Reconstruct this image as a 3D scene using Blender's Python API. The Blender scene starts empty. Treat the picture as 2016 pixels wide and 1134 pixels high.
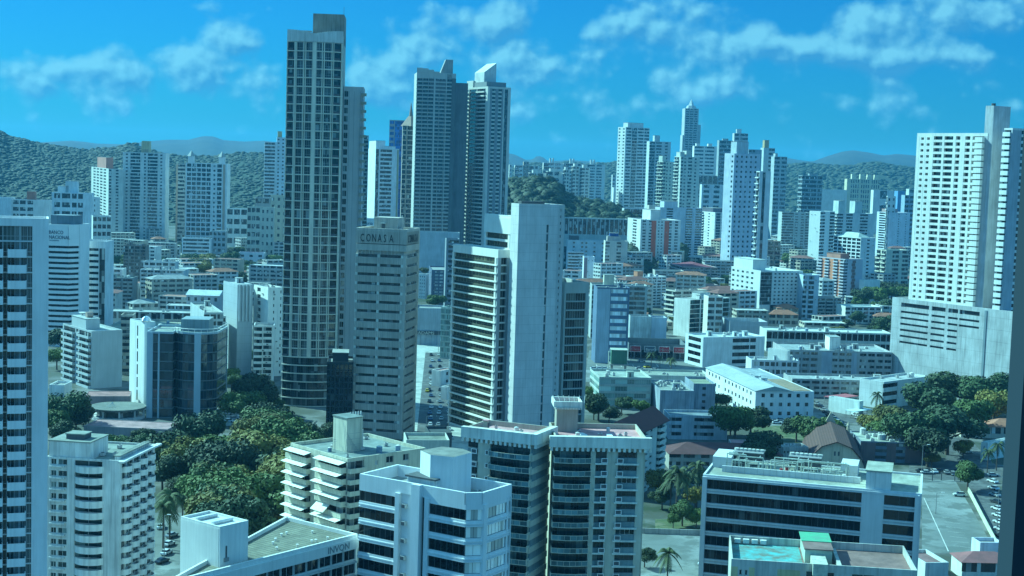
# City skyline seen through tinted glazing of a high-rise: Blender 4.5, procedural only.
import bpy, math, random
import numpy as np
from mathutils import Vector, Matrix
random.seed(7)
R = math.radians
SC = bpy.context.scene
COL = SC.collection
# ------------------------------------------------------------------ camera
CAM_H = 110.0
F_PX = 2890.0            # focal length in photograph pixels (2016 wide)
PITCH, ROLL = R(4.8), R(1.8)
_f = Vector((0, math.cos(PITCH), -math.sin(PITCH)))
_r0 = Vector((1, 0, 0)); _u0 = _r0.cross(_f)
_r = _r0*math.cos(ROLL) + _u0*math.sin(ROLL)
_u = _u0*math.cos(ROLL) - _r0*math.sin(ROLL)
cd = bpy.data.cameras.new('camera'); cam = bpy.data.objects.new('camera', cd); COL.objects.link(cam)
m = Matrix.Identity(4)
for i in range(3):
    m[i][0], m[i][1], m[i][2] = _r[i], _u[i], -_f[i]
m[2][3] = CAM_H
cam.matrix_world = m
cd.sensor_width = 36; cd.lens = 36*F_PX/2016; cd.clip_start = 0.2; cd.clip_end = 60000
SC.camera = cam
# ------------------------------------------------------------------ sun, exposure
SUN_ELEV = R(38); SUN_H = Vector((-0.88, 0.47, 0)).normalized()
sun_dir = Vector((SUN_H.x*math.cos(SUN_ELEV), SUN_H.y*math.cos(SUN_ELEV), math.sin(SUN_ELEV)))
sl = bpy.data.lights.new('sun', 'SUN'); so = bpy.data.objects.new('sun', sl); COL.objects.link(so)
sl.energy = 5.0; sl.angle = R(0.5); sl.color = (0.48, 1.0, 0.96)
so.rotation_euler = sun_dir.to_track_quat('Z', 'Y').to_euler()
SC.view_settings.view_transform = 'Standard'; SC.view_settings.look = 'None'
SC.view_settings.exposure = 0.8; SC.view_settings.gamma = 1.0
SC.cycles.use_denoising = True
SC.cycles.max_bounces = 6; SC.cycles.diffuse_bounces = 3; SC.cycles.glossy_bounces = 3
SC.cycles.volume_bounces = 1; SC.cycles.transparent_max_bounces = 8
SC.cycles.sample_clamp_indirect = 4.0

def ray(px, py):
    return (_f*F_PX + _r*(px-1008) - _u*(py-567))
def P(px, py, d):
    v = ray(px, py); v = v*(d/v.y); return Vector((v.x, v.y, v.z+CAM_H))
def G(px, py, z=0.0):
    v = ray(px, py); k = (z-CAM_H)/v.z; return Vector((v.x*k, v.y*k, z))
def proj(p):
    q = Vector(p)-Vector((0, 0, CAM_H)); w = q.dot(_f)
    return 1008+F_PX*q.dot(_r)/w, 567-F_PX*q.dot(_u)/w
def along(C, d, px):            # t with C+t*d at column px
    a = C-Vector((0, 0, CAM_H)); k = (px-1008)/F_PX
    return -(a.dot(_r)-k*a.dot(_f))/(d.dot(_r)-k*d.dot(_f))

# ------------------------------------------------------------------ world: daylight sky + cumulus
w = bpy.data.worlds.new('World'); SC.world = w; w.use_nodes = True
nt = w.node_tree; N = nt.nodes; LK = nt.links
for n in list(N): N.remove(n)
def nn(t, **k):
    o = N.new(t)
    for a, b in k.items(): setattr(o, a, b)
    return o
def mth(op, a, b=None, c=None, clamp=False):
    o = nn('ShaderNodeMath', operation=op, use_clamp=clamp)
    for i, v in enumerate((a, b, c)):
        if v is None: continue
        if isinstance(v, (int, float)): o.inputs[i].default_value = v
        else: LK.new(v, o.inputs[i])
    return o.outputs[0]
sky = nn('ShaderNodeTexSky', sky_type='NISHITA', sun_disc=False)
sky.sun_elevation = SUN_ELEV; sky.sun_rotation = math.atan2(SUN_H.x, SUN_H.y)
sky.altitude = 110; sky.air_density = 1.0; sky.dust_density = 0.6; sky.ozone_density = 2.0
tint = nn('ShaderNodeMix', data_type='RGBA', blend_type='MULTIPLY'); tint.inputs[0].default_value = 1
LK.new(sky.outputs[0], tint.inputs[6]); tint.inputs[7].default_value = (0.026, 0.44, 0.89, 1)
tc = nn('ShaderNodeTexCoord')
sep = nn('ShaderNodeSeparateXYZ'); LK.new(tc.outputs['Generated'], sep.inputs[0])
# direction -> azimuth / elevation plane (x/|y|, z) so that clouds keep flat bases
az = mth('ARCTAN2', sep.outputs[0], sep.outputs[1])
el = mth('ARCSINE', sep.outputs[2])
def azel(px, py):
    v = ray(px, py).normalized(); return math.atan2(v.x, v.y), math.asin(v.z)
CLOUDS = []       # cumulus fields standing at fixed bearings of the sky: bearing, elevation, widths, strength
for (px, py, wx, wy, k) in [(455, 76, 62, 26, 1.15), (505, 90, 40, 14, .5), (285, 120, 85, 38, 1.1), (110, 128, 80, 20, .95), (420, 132, 60, 28, .8), (540, 150, 45, 44, .9), (40, 165, 60, 26, .6), (215, 185, 130, 26, .6), (385, 12, 26, 10, .7),
        (915, 48, 75, 34, 1.05), (1010, 26, 50, 30, .8), (1055, 78, 50, 24, .7), (725, 140, 55, 38, 1.0), (765, 190, 70, 28, .7), (870, 108, 60, 28, .95), (800, 150, 50, 26, .7), (1000, 135, 70, 26, .8), (1120, 130, 80, 26, .8), (1215, 52, 70, 32, 1.05), (1400, 10, 110, 20, .8), (1440, 78, 115, 30, 1.1), (1555, 98, 50, 18, .7),
        (1700, 60, 55, 44, 1.0), (1745, 112, 90, 22, .8), (1900, 42, 130, 44, 1.0), (1850, 115, 130, 18, .8), (1420, 178, 85, 20, .85), (1330, 200, 70, 18, .6), (1740, 195, 34, 46, .6), (1822, 212, 44, 22, .8), (1150, 190, 110, 26, .6), (1300, 155, 60, 18, .7), (1960, 190, 60, 40, .5), (1040, 200, 50, 40, .6), (1620, 195, 70, 26, .45),
        (1590, 22, 60, 20, -.5), (1330, 40, 40, 22, -.3), (1100, 20, 36, 34, -.5), (1640, 130, 60, 30, -.3), (620, 60, 70, 60, -.5), (160, 55, 170, 32, -.7)]:
    a_, e_ = azel(px, py); CLOUDS.append((a_, e_, wx*1.3/F_PX, wy*1.3/F_PX, k*1.0))
def cloud(daz, dele):
    cx = nn('ShaderNodeCombineXYZ'); LK.new(mth('ADD', az, daz), cx.inputs[0]); LK.new(mth('MULTIPLY', mth('ADD', el, dele), 1.15), cx.inputs[1])
    n1 = nn('ShaderNodeTexNoise', noise_dimensions='2D'); n1.inputs['Scale'].default_value = 17; n1.inputs['Detail'].default_value = 10; n1.inputs['Roughness'].default_value = 0.6; n1.inputs['Distortion'].default_value = 0.0
    LK.new(cx.outputs[0], n1.inputs['Vector'])
    vo = nn('ShaderNodeTexVoronoi', voronoi_dimensions='2D', feature='SMOOTH_F1'); vo.inputs['Scale'].default_value = 30; vo.inputs['Smoothness'].default_value = .6
    vo.inputs['Detail'].default_value = 2.0; vo.inputs['Roughness'].default_value = .5; LK.new(cx.outputs[0], vo.inputs['Vector'])
    v = mth('MULTIPLY_ADD', mth('SUBTRACT', n1.outputs[0], .5), 2.1, mth('MULTIPLY_ADD', vo.outputs['Distance'], -1.1, .46))
    v = mth('ADD', v, hi)   # cloud cover added above the view to raise ambient light
    for (bx, by, sx, sy, k) in CLOUDS:
        dx = mth('DIVIDE', mth('ADD', az, daz-bx), sx); dy = mth('DIVIDE', mth('ADD', el, dele-by), sy)
        v = mth('ADD', v, mth('MULTIPLY', mth('EXPONENT', mth('MULTIPLY', mth('ADD', mth('MULTIPLY', dx, dx), mth('MULTIPLY', dy, dy)), -1)), k))
    return v
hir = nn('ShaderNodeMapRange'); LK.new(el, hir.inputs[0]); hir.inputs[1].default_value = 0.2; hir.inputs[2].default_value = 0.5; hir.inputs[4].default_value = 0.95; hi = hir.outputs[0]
c0 = cloud(0.0, 0.0); c1 = cloud(-0.0035, 0.0045)
mask = nn('ShaderNodeMapRange', interpolation_type='SMOOTHSTEP'); LK.new(c0, mask.inputs[0]); mask.inputs[1].default_value = -0.05; mask.inputs[2].default_value = 0.88
shade = mth('MULTIPLY_ADD', mth('SUBTRACT', c0, c1), 1.3, 0.45, clamp=True)
ccol = nn('ShaderNodeMix', data_type='RGBA'); LK.new(shade, ccol.inputs[0])
ccol.inputs[6].default_value = (0.40, 2.5, 4.9, 1); ccol.inputs[7].default_value = (1.75, 5.6, 7.2, 1)
mk = mth('MULTIPLY', mask.outputs[0], 0.76)
mixc = nn('ShaderNodeMix', data_type='RGBA'); LK.new(mk, mixc.inputs[0]); LK.new(tint.outputs[2], mixc.inputs[6]); LK.new(ccol.outputs[2], mixc.inputs[7])
bright = nn('ShaderNodeVectorMath', operation='SCALE'); LK.new(mixc.outputs[2], bright.inputs[0]); LK.new(mth('MULTIPLY_ADD', hi, 0.68, 1.0), bright.inputs[3])   # whole sky above the view brightened as added fill light
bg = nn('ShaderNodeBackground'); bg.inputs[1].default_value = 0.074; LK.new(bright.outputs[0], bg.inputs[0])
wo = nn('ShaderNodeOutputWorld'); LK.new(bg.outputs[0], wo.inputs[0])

# ------------------------------------------------------------------ materials
MATS = {}
def newmat(key):
    mt = bpy.data.materials.new(key); mt.use_nodes = True; t = mt.node_tree
    return mt, t, t.nodes['Principled BSDF']
def srgb(c):
    return c if len(c) == 4 else (c[0], c[1], c[2], 1)
def wallmat(col, rough=0.8, stain=0.25, key='plaster', metal=0.0, scale=0.12, joint=0):
    k = (key, tuple(col), rough, stain, metal, scale, joint)
    if k in MATS: return MATS[k]
    mt, t, b = newmat(key)
    n = t.nodes; l = t.links
    co = n.new('ShaderNodeTexCoord')
    mp = n.new('ShaderNodeMapping'); mp.inputs['Scale'].default_value = (1, 1, 0.16); l.new(co.outputs['Object'], mp.inputs[0])
    a = n.new('ShaderNodeTexNoise'); a.inputs['Scale'].default_value = scale*5; a.inputs['Detail'].default_value = 5; a.inputs['Roughness'].default_value = .65; l.new(mp.outputs[0], a.inputs[0])
    c = n.new('ShaderNodeTexNoise'); c.inputs['Scale'].default_value = scale; c.inputs['Detail'].default_value = 6; l.new(co.outputs['Object'], c.inputs[0])
    mu = n.new('ShaderNodeMath'); mu.operation = 'MULTIPLY'; l.new(a.outputs[0], mu.inputs[0]); l.new(c.outputs[0], mu.inputs[1])
    mr = n.new('ShaderNodeMapRange'); l.new(mu.outputs[0], mr.inputs[0]); mr.inputs[1].default_value = .12; mr.inputs[2].default_value = .36
    mr.inputs[3].default_value = 1-stain; mr.inputs[4].default_value = 1.06
    mx = n.new('ShaderNodeMix'); mx.data_type = 'RGBA'; mx.blend_type = 'MULTIPLY'; mx.inputs[0].default_value = 1
    mx.inputs[6].default_value = (min(.9, col[0]*1.05), col[1], col[2]*.97, 1)
    out = mr.outputs[0]
    if joint:      # floor-height construction joints
        s = n.new('ShaderNodeSeparateXYZ'); l.new(co.outputs['Object'], s.inputs[0])
        fr = n.new('ShaderNodeMath'); fr.operation = 'FRACT'; dv = n.new('ShaderNodeMath'); dv.operation = 'DIVIDE'; dv.inputs[1].default_value = joint
        l.new(s.outputs[2], dv.inputs[0]); l.new(dv.outputs[0], fr.inputs[0])
        g = n.new('ShaderNodeMath'); g.operation = 'LESS_THAN'; g.inputs[1].default_value = .035; l.new(fr.outputs[0], g.inputs[0])
        q = n.new('ShaderNodeMath'); q.operation = 'MULTIPLY_ADD'; q.inputs[1].default_value = -.22; l.new(g.outputs[0], q.inputs[0]); l.new(out, q.inputs[2]); out = q.outputs[0]
    m3 = n.new('ShaderNodeMapping'); m3.inputs['Scale'].default_value = (1, 1, .035); l.new(co.outputs['Object'], m3.inputs[0])   # rain streaks
    sk = n.new('ShaderNodeTexNoise'); sk.inputs['Scale'].default_value = 1.6; sk.inputs['Detail'].default_value = 3; l.new(m3.outputs[0], sk.inputs[0])
    sr = n.new('ShaderNodeMapRange'); l.new(sk.outputs[0], sr.inputs[0]); sr.inputs[1].default_value = .5; sr.inputs[2].default_value = .72; sr.inputs[3].default_value = 1.0; sr.inputs[4].default_value = 1-stain*.9
    sm = n.new('ShaderNodeMath'); sm.operation = 'MULTIPLY'; l.new(out, sm.inputs[0]); l.new(sr.outputs[0], sm.inputs[1]); out = sm.outputs[0]
    cb = n.new('ShaderNodeCombineColor')
    for i in range(3): l.new(out, cb.inputs[i])
    l.new(cb.outputs[0], mx.inputs[7]); l.new(mx.outputs[2], b.inputs['Base Color'])
    b.inputs['Roughness'].default_value = rough; b.inputs['Metallic'].default_value = metal
    MATS[k] = mt; return mt
def glassmat(col=(.014, .022, .026), rough=.08, blinds=.26, bcol=(.36, .38, .37), spec=.6, metal=0.0, cell=(1.5, 1.5, 3.2), key='window_glass'):
    k = (key, tuple(col), rough, blinds, tuple(bcol), spec, metal, cell)
    if k in MATS: return MATS[k]
    mt, t, b = newmat(key); n = t.nodes; l = t.links
    co = n.new('ShaderNodeTexCoord'); oi = n.new('ShaderNodeObjectInfo')
    sn = n.new('ShaderNodeVectorMath'); sn.operation = 'SNAP'; sn.inputs[1].default_value = cell
    ad = n.new('ShaderNodeVectorMath'); ad.operation = 'ADD'; ad.inputs[1].default_value = (.37, .41, .05)
    l.new(co.outputs['Object'], ad.inputs[0]); l.new(ad.outputs[0], sn.inputs[0])
    a2 = n.new('ShaderNodeVectorMath'); a2.operation = 'ADD'; l.new(sn.outputs[0], a2.inputs[0]); l.new(oi.outputs['Location'], a2.inputs[1])
    wn = n.new('ShaderNodeTexWhiteNoise'); l.new(a2.outputs[0], wn.inputs[0])
    wsep = n.new('ShaderNodeSeparateColor'); l.new(wn.outputs[1], wsep.inputs[0])
    lt = n.new('ShaderNodeMath'); lt.operation = 'LESS_THAN'; lt.inputs[1].default_value = blinds; l.new(wsep.outputs[0], lt.inputs[0])
    mu = n.new('ShaderNodeMath'); mu.operation = 'MULTIPLY'; l.new(lt.outputs[0], mu.inputs[0]); l.new(wsep.outputs[1], mu.inputs[1])
    mx = n.new('ShaderNodeMix'); mx.data_type = 'RGBA'; mx.inputs[6].default_value = srgb(col); mx.inputs[7].default_value = srgb(bcol); l.new(mu.outputs[0], mx.inputs[0])
    # base variation
    sc = n.new('ShaderNodeMapRange'); l.new(wsep.outputs[2], sc.inputs[0]); sc.inputs[3].default_value = .5; sc.inputs[4].default_value = 1.9
    m2 = n.new('ShaderNodeVectorMath'); m2.operation = 'SCALE'; l.new(mx.outputs[2], m2.inputs[0]); l.new(sc.outputs[0], m2.inputs[3])
    l.new(m2.outputs[0], b.inputs['Base Color'])
    b.inputs['Roughness'].default_value = rough; b.inputs['Metallic'].default_value = metal
    b.inputs['Specular IOR Level'].default_value = spec
    # slightly wavy panes break up reflections
    no = n.new('ShaderNodeTexNoise'); no.inputs['Scale'].default_value = .35; l.new(co.outputs['Object'], no.inputs[0])
    bp = n.new('ShaderNodeBump'); bp.inputs['Strength'].default_value = .08; bp.inputs['Distance'].default_value = .4; l.new(no.outputs[0], bp.inputs['Height']); l.new(bp.outputs[0], b.inputs['Normal'])
    MATS[k] = mt; return mt
def roofmat(col, col2=None, rough=.9, scale=.25, key='roof_deck', stripe=0):
    k = (key, tuple(col), tuple(col2 or ()), rough, scale, stripe)
    if k in MATS: return MATS[k]
    mt, t, b = newmat(key); n = t.nodes; l = t.links
    col2 = col2 or tuple(c*.55 for c in col)
    co = n.new('ShaderNodeTexCoord')
    a = n.new('ShaderNodeTexNoise'); a.inputs['Scale'].default_value = scale; a.inputs['Detail'].default_value = 8; a.inputs['Roughness'].default_value = .7; l.new(co.outputs['Object'], a.inputs[0])
    cr = n.new('ShaderNodeMapRange'); l.new(a.outputs[0], cr.inputs[0]); cr.inputs[1].default_value = .38; cr.inputs[2].default_value = .66
    mx = n.new('ShaderNodeMix'); mx.data_type = 'RGBA'; l.new(cr.outputs[0], mx.inputs[0]); mx.inputs[6].default_value = srgb(col2); mx.inputs[7].default_value = srgb(col)
    o = mx.outputs[2]
    if stripe:
        wv = n.new('ShaderNodeTexWave'); wv.bands_direction = 'X'; wv.inputs['Scale'].default_value = stripe; wv.inputs['Distortion'].default_value = .3; l.new(co.outputs['Object'], wv.inputs[0])
        m3 = n.new('ShaderNodeMix'); m3.data_type = 'RGBA'; m3.blend_type = 'MULTIPLY'; m3.inputs[0].default_value = .35; l.new(o, m3.inputs[6]); l.new(wv.outputs[0], m3.inputs[7]); o = m3.outputs[2]
    l.new(o, b.inputs['Base Color']); b.inputs['Roughness'].default_value = rough
    MATS[k] = mt; return mt
def leafmat(col, key='foliage'):
    k = (key, tuple(col))
    if k in MATS: return MATS[k]
    mt, t, b = newmat(key); n = t.nodes; l = t.links
    co = n.new('ShaderNodeTexCoord'); oi = n.new('ShaderNodeObjectInfo')
    a = n.new('ShaderNodeTexNoise'); a.inputs['Scale'].default_value = .45; a.inputs['Detail'].default_value = 4; l.new(co.outputs['Object'], a.inputs[0])
    wn = n.new('ShaderNodeTexWhiteNoise'); wn.noise_dimensions = '1D'; l.new(oi.outputs['Random'], wn.inputs[1])
    ad = n.new('ShaderNodeMath'); ad.operation = 'MULTIPLY_ADD'; l.new(wn.outputs[0], ad.inputs[0]); ad.inputs[1].default_value = .55; l.new(a.outputs[0], ad.inputs[2])
    cr = n.new('ShaderNodeMapRange'); l.new(ad.outputs[0], cr.inputs[0]); cr.inputs[1].default_value = .4; cr.inputs[2].default_value = .95
    mx = n.new('ShaderNodeMix'); mx.data_type = 'RGBA'; l.new(cr.outputs[0], mx.inputs[0])
    mx.inputs[6].default_value = srgb(tuple(c*.66 for c in col)); mx.inputs[7].default_value = srgb((col[0]*1.6, col[1]*1.3, col[2]*1.0))
    l.new(mx.outputs[2], b.inputs['Base Color']); b.inputs['Roughness'].default_value = .75
    MATS[k] = mt; return mt

# ------------------------------------------------------------------ mesh builder
class MB:
    def __init__(s): s.v = []; s.f = []; s.m = []; s.mats = []; s.T = None
    def mi(s, mat):
        if mat not in s.mats: s.mats.append(mat)
        return s.mats.index(mat)
    def add(s, vs, fs, mat):
        b = len(s.v); i = s.mi(mat)
        if s.T: vs = [s.T(v) for v in vs]
        s.v += [tuple(v) for v in vs]
        for f in fs: s.f.append(tuple(b+j for j in f)); s.m.append(i)
    def box(s, x0, x1, y0, y1, z0, z1, mat):
        s.add([(x0, y0, z0), (x1, y0, z0), (x1, y1, z0), (x0, y1, z0), (x0, y0, z1), (x1, y0, z1), (x1, y1, z1), (x0, y1, z1)],
              [(0, 3, 2, 1), (4, 5, 6, 7), (0, 1, 5, 4), (1, 2, 6, 5), (2, 3, 7, 6), (3, 0, 4, 7)], mat)
    def prism(s, pts, z0, z1, mat, top=None):
        n = len(pts)
        s.add([(x, y, z0) for x, y in pts]+[(x, y, z1) for x, y in pts],
              [tuple(range(n-1, -1, -1))]+[(i, (i+1) % n, n+(i+1) % n, n+i) for i in range(n)], mat)
        s.add([(x, y, z1) for x, y in pts], [tuple(range(n))], top or mat)
    def cyl(s, x, y, z0, z1, r, mat, n=12, r1=None):
        r1 = r if r1 is None else r1
        a = [(x+r*math.cos(2*math.pi*i/n), y+r*math.sin(2*math.pi*i/n), z0) for i in range(n)]
        b = [(x+r1*math.cos(2*math.pi*i/n), y+r1*math.sin(2*math.pi*i/n), z1) for i in range(n)]
        s.add(a+b, [(i, (i+1) % n, n+(i+1) % n, n+i) for i in range(n)]+[tuple(range(2*n-1, n-1, -1))[::-1], tuple(range(n-1, -1, -1))], mat)
    def tube(s, p, q, r, mat, n=6):
        p = Vector(p); q = Vector(q); d = (q-p); L = d.length; d.normalize()
        a = d.orthogonal().normalized(); b = d.cross(a)
        A = [p+(a*math.cos(2*math.pi*i/n)+b*math.sin(2*math.pi*i/n))*r for i in range(n)]
        B_ = [v+d*L for v in A]
        s.add(A+B_, [(i, (i+1) % n, n+(i+1) % n, n+i) for i in range(n)]+[tuple(range(n-1, -1, -1)), tuple(range(n, 2*n))], mat)
    def gable(s, x0, x1, y0, y1, z, h, mat, over=.5, axis='x', wall=None):
        x0 -= over; x1 += over; y0 -= over; y1 += over
        if axis == 'x':
            c = (y0+y1)/2
            v = [(x0, y0, z), (x1, y0, z), (x1, y1, z), (x0, y1, z), (x0, c, z+h), (x1, c, z+h)]
            s.add(v, [(0, 1, 5, 4), (2, 3, 4, 5)], mat); s.add(v, [(3, 0, 4), (1, 2, 5), (0, 3, 2, 1)], wall or mat)
        else:
            c = (x0+x1)/2
            v = [(x0, y0, z), (x1, y0, z), (x1, y1, z), (x0, y1, z), (c, y0, z+h), (c, y1, z+h)]
            s.add(v, [(3, 0, 4, 5), (1, 2, 5, 4)], mat); s.add(v, [(0, 1, 4), (2, 3, 5), (0, 3, 2, 1)], wall or mat)
    def hip(s, x0, x1, y0, y1, z, h, mat, over=.6):
        x0 -= over; x1 += over; y0 -= over; y1 += over
        w, d = x1-x0, y1-y0; q = min(w, d)/2
        if w >= d: a, b = (x0+q, (y0+y1)/2, z+h), (x1-q, (y0+y1)/2, z+h)
        else: a, b = ((x0+x1)/2, y0+q, z+h), ((x0+x1)/2, y1-q, z+h)
        v = [(x0, y0, z), (x1, y0, z), (x1, y1, z), (x0, y1, z), a, b]
        if w >= d: fs = [(0, 1, 5, 4), (1, 2, 5), (2, 3, 4, 5), (3, 0, 4), (0, 3, 2, 1)]
        else: fs = [(0, 1, 4), (1, 2, 5, 4), (2, 3, 5), (3, 0, 4, 5), (0, 3, 2, 1)]
        s.add(v, fs, mat)
    def mesh(s, name, smooth=False):
        me = bpy.data.meshes.new(name); me.from_pydata(s.v, [], s.f)
        for mt in s.mats: me.materials.append(mt)
        me.polygons.foreach_set('material_index', s.m)
        if smooth: me.polygons.foreach_set('use_smooth', [True]*len(s.f))
        me.update(); return me
    def build(s, name, parent=None, smooth=False):
        if not s.f: return None
        o = bpy.data.objects.new(name, s.mesh(name, smooth)); COL.objects.link(o); o.parent = parent; return o
def tag(o, label=None, cat=None, group=None, kind=None):
    if label: o['label'] = label
    if cat: o['category'] = cat
    if group: o['group'] = group
    if kind: o['kind'] = kind
    return o
def empty(name, loc, rz=0.0, parent=None):
    o = bpy.data.objects.new(name, None); COL.objects.link(o); o.location = loc; o.rotation_euler = (0, 0, rz); o.parent = parent
    o.empty_display_size = 1; return o

WHITE = (.78, .79, .77); OFFW = (.62, .63, .60); CREAM = (.60, .57, .46); GREYC = (.42, .43, .42); CONC = (.36, .36, .34)
BROWN = (.30, .20, .15); BEIGE = (.50, .42, .33); PINK = (.52, .36, .30); BLUEG = (.30, .36, .44); DGREY = (.10, .11, .12); TAN = (.46, .43, .38)
ROOF = (.34, .34, .32)
# ------------------------------------------------------------------ buildings
WINMESH = {}
PLACED = []
def winmesh(wd, ht, glass, frame, nv, nh=0, ft=.07):
    k = (round(wd, 2), round(ht, 2), glass.name, frame.name if frame else '', nv, nh)
    if k in WINMESH: return WINMESH[k]
    b = MB(); b.box(0, wd, 0.0, .04, 0, ht, glass)
    if frame:
        b.box(0, wd, -.06, -.002, 0, ft, frame); b.box(0, wd, -.06, -.002, ht-ft, ht, frame)
        for i in range(nv+1):
            x = (wd-ft)*i/nv if nv else 0
            b.box(x, x+ft, -.05, -.003, ft, ht-ft, frame)
            if not nv: b.box(wd-ft, wd, -.05, -.003, ft, ht-ft, frame)
        for j in range(nh):
            z = ht*(.3+.4*j); b.box(ft, wd-ft, -.045, -.004, z, z+ft, frame)
    WINMESH[k] = b.mesh('window'); return WINMESH[k]
def balmesh(wd, ht, depth, wall, rail, kind):
    k = ('bal', round(wd, 2), round(ht, 2), depth, wall.name, rail.name if rail else '', kind)
    if k in WINMESH: return WINMESH[k]
    b = MB(); y = -depth
    if kind != 'curve': b.box(0, wd, y if kind != 'bowrail' else -.5, 0, -.25, 0, wall)
    if kind == 'solid':
        b.box(0, wd, y, y+.14, 0, ht, wall); b.box(0, .14, y+.14, 0, 0, ht, wall); b.box(wd-.14, wd, y+.14, 0, 0, ht, wall)
    elif kind == 'rail':
        b.box(0, wd, y+.03, y+.08, ht-.06, ht, wall); b.box(0.05, wd-.05, y+.05, y+.065, .08, ht-.1, rail)
        for x in np.linspace(0, wd-.05, max(2, int(wd/1.1)+1)): b.box(x, x+.05, y+.02, y+.09, 0, ht-.061, wall)
        for x in (0, wd-.05): b.box(x, x+.05, y+.09, 0, ht-.06, ht-.001, wall)
    elif kind == 'bowrail':      # gently bowed slab with glazed rail and solid ends
        n = 6; q = [(wd*i/n, -depth*.72-depth*.28*math.sin(math.pi*i/n)) for i in range(n+1)]
        b.prism([(0, 0)]+q+[(wd, 0)], .001, .16, wall)
        for (xa, ya), (xb, yb) in zip(q, q[1:]):
            b.prism([(xa, ya), (xb, yb), (xb, yb+.06), (xa, ya+.06)], .161, ht-.1, rail); b.prism([(xa, ya-.02), (xb, yb-.02), (xb, yb+.1), (xa, ya+.1)], ht-.099, ht, wall); b.prism([(xa, ya-.03), (xa+.07, ya-.03), (xa+.07, ya+.07), (xa, ya+.07)], .161, ht-.1, wall)
        b.box(-.14, -.001, -depth*.74, 0, .001, ht+.25, wall); b.box(wd+.001, wd+.14, -depth*.74, 0, .001, ht+.25, wall)
    elif kind == 'curve':
        n = 8; pts = [(wd*i/n, -depth*math.sin(math.pi*(i/n))**.6) for i in range(n+1)]
        q = [(x, yy) for x, yy in pts]
        b.prism(q, -.25, 0, wall)
        for (xa, ya), (xb, yb) in zip(pts, pts[1:]):
            d = Vector((xb-xa, yb-ya, 0)); nrm = Vector((d.y, -d.x, 0)).normalized()*.12
            b.prism([(xa, ya), (xb, yb), (xb-nrm.x, yb-nrm.y), (xa-nrm.x, ya-nrm.y)], 0, ht, wall)
    WINMESH[k] = b.mesh('balcony'); return WINMESH[k]

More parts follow.
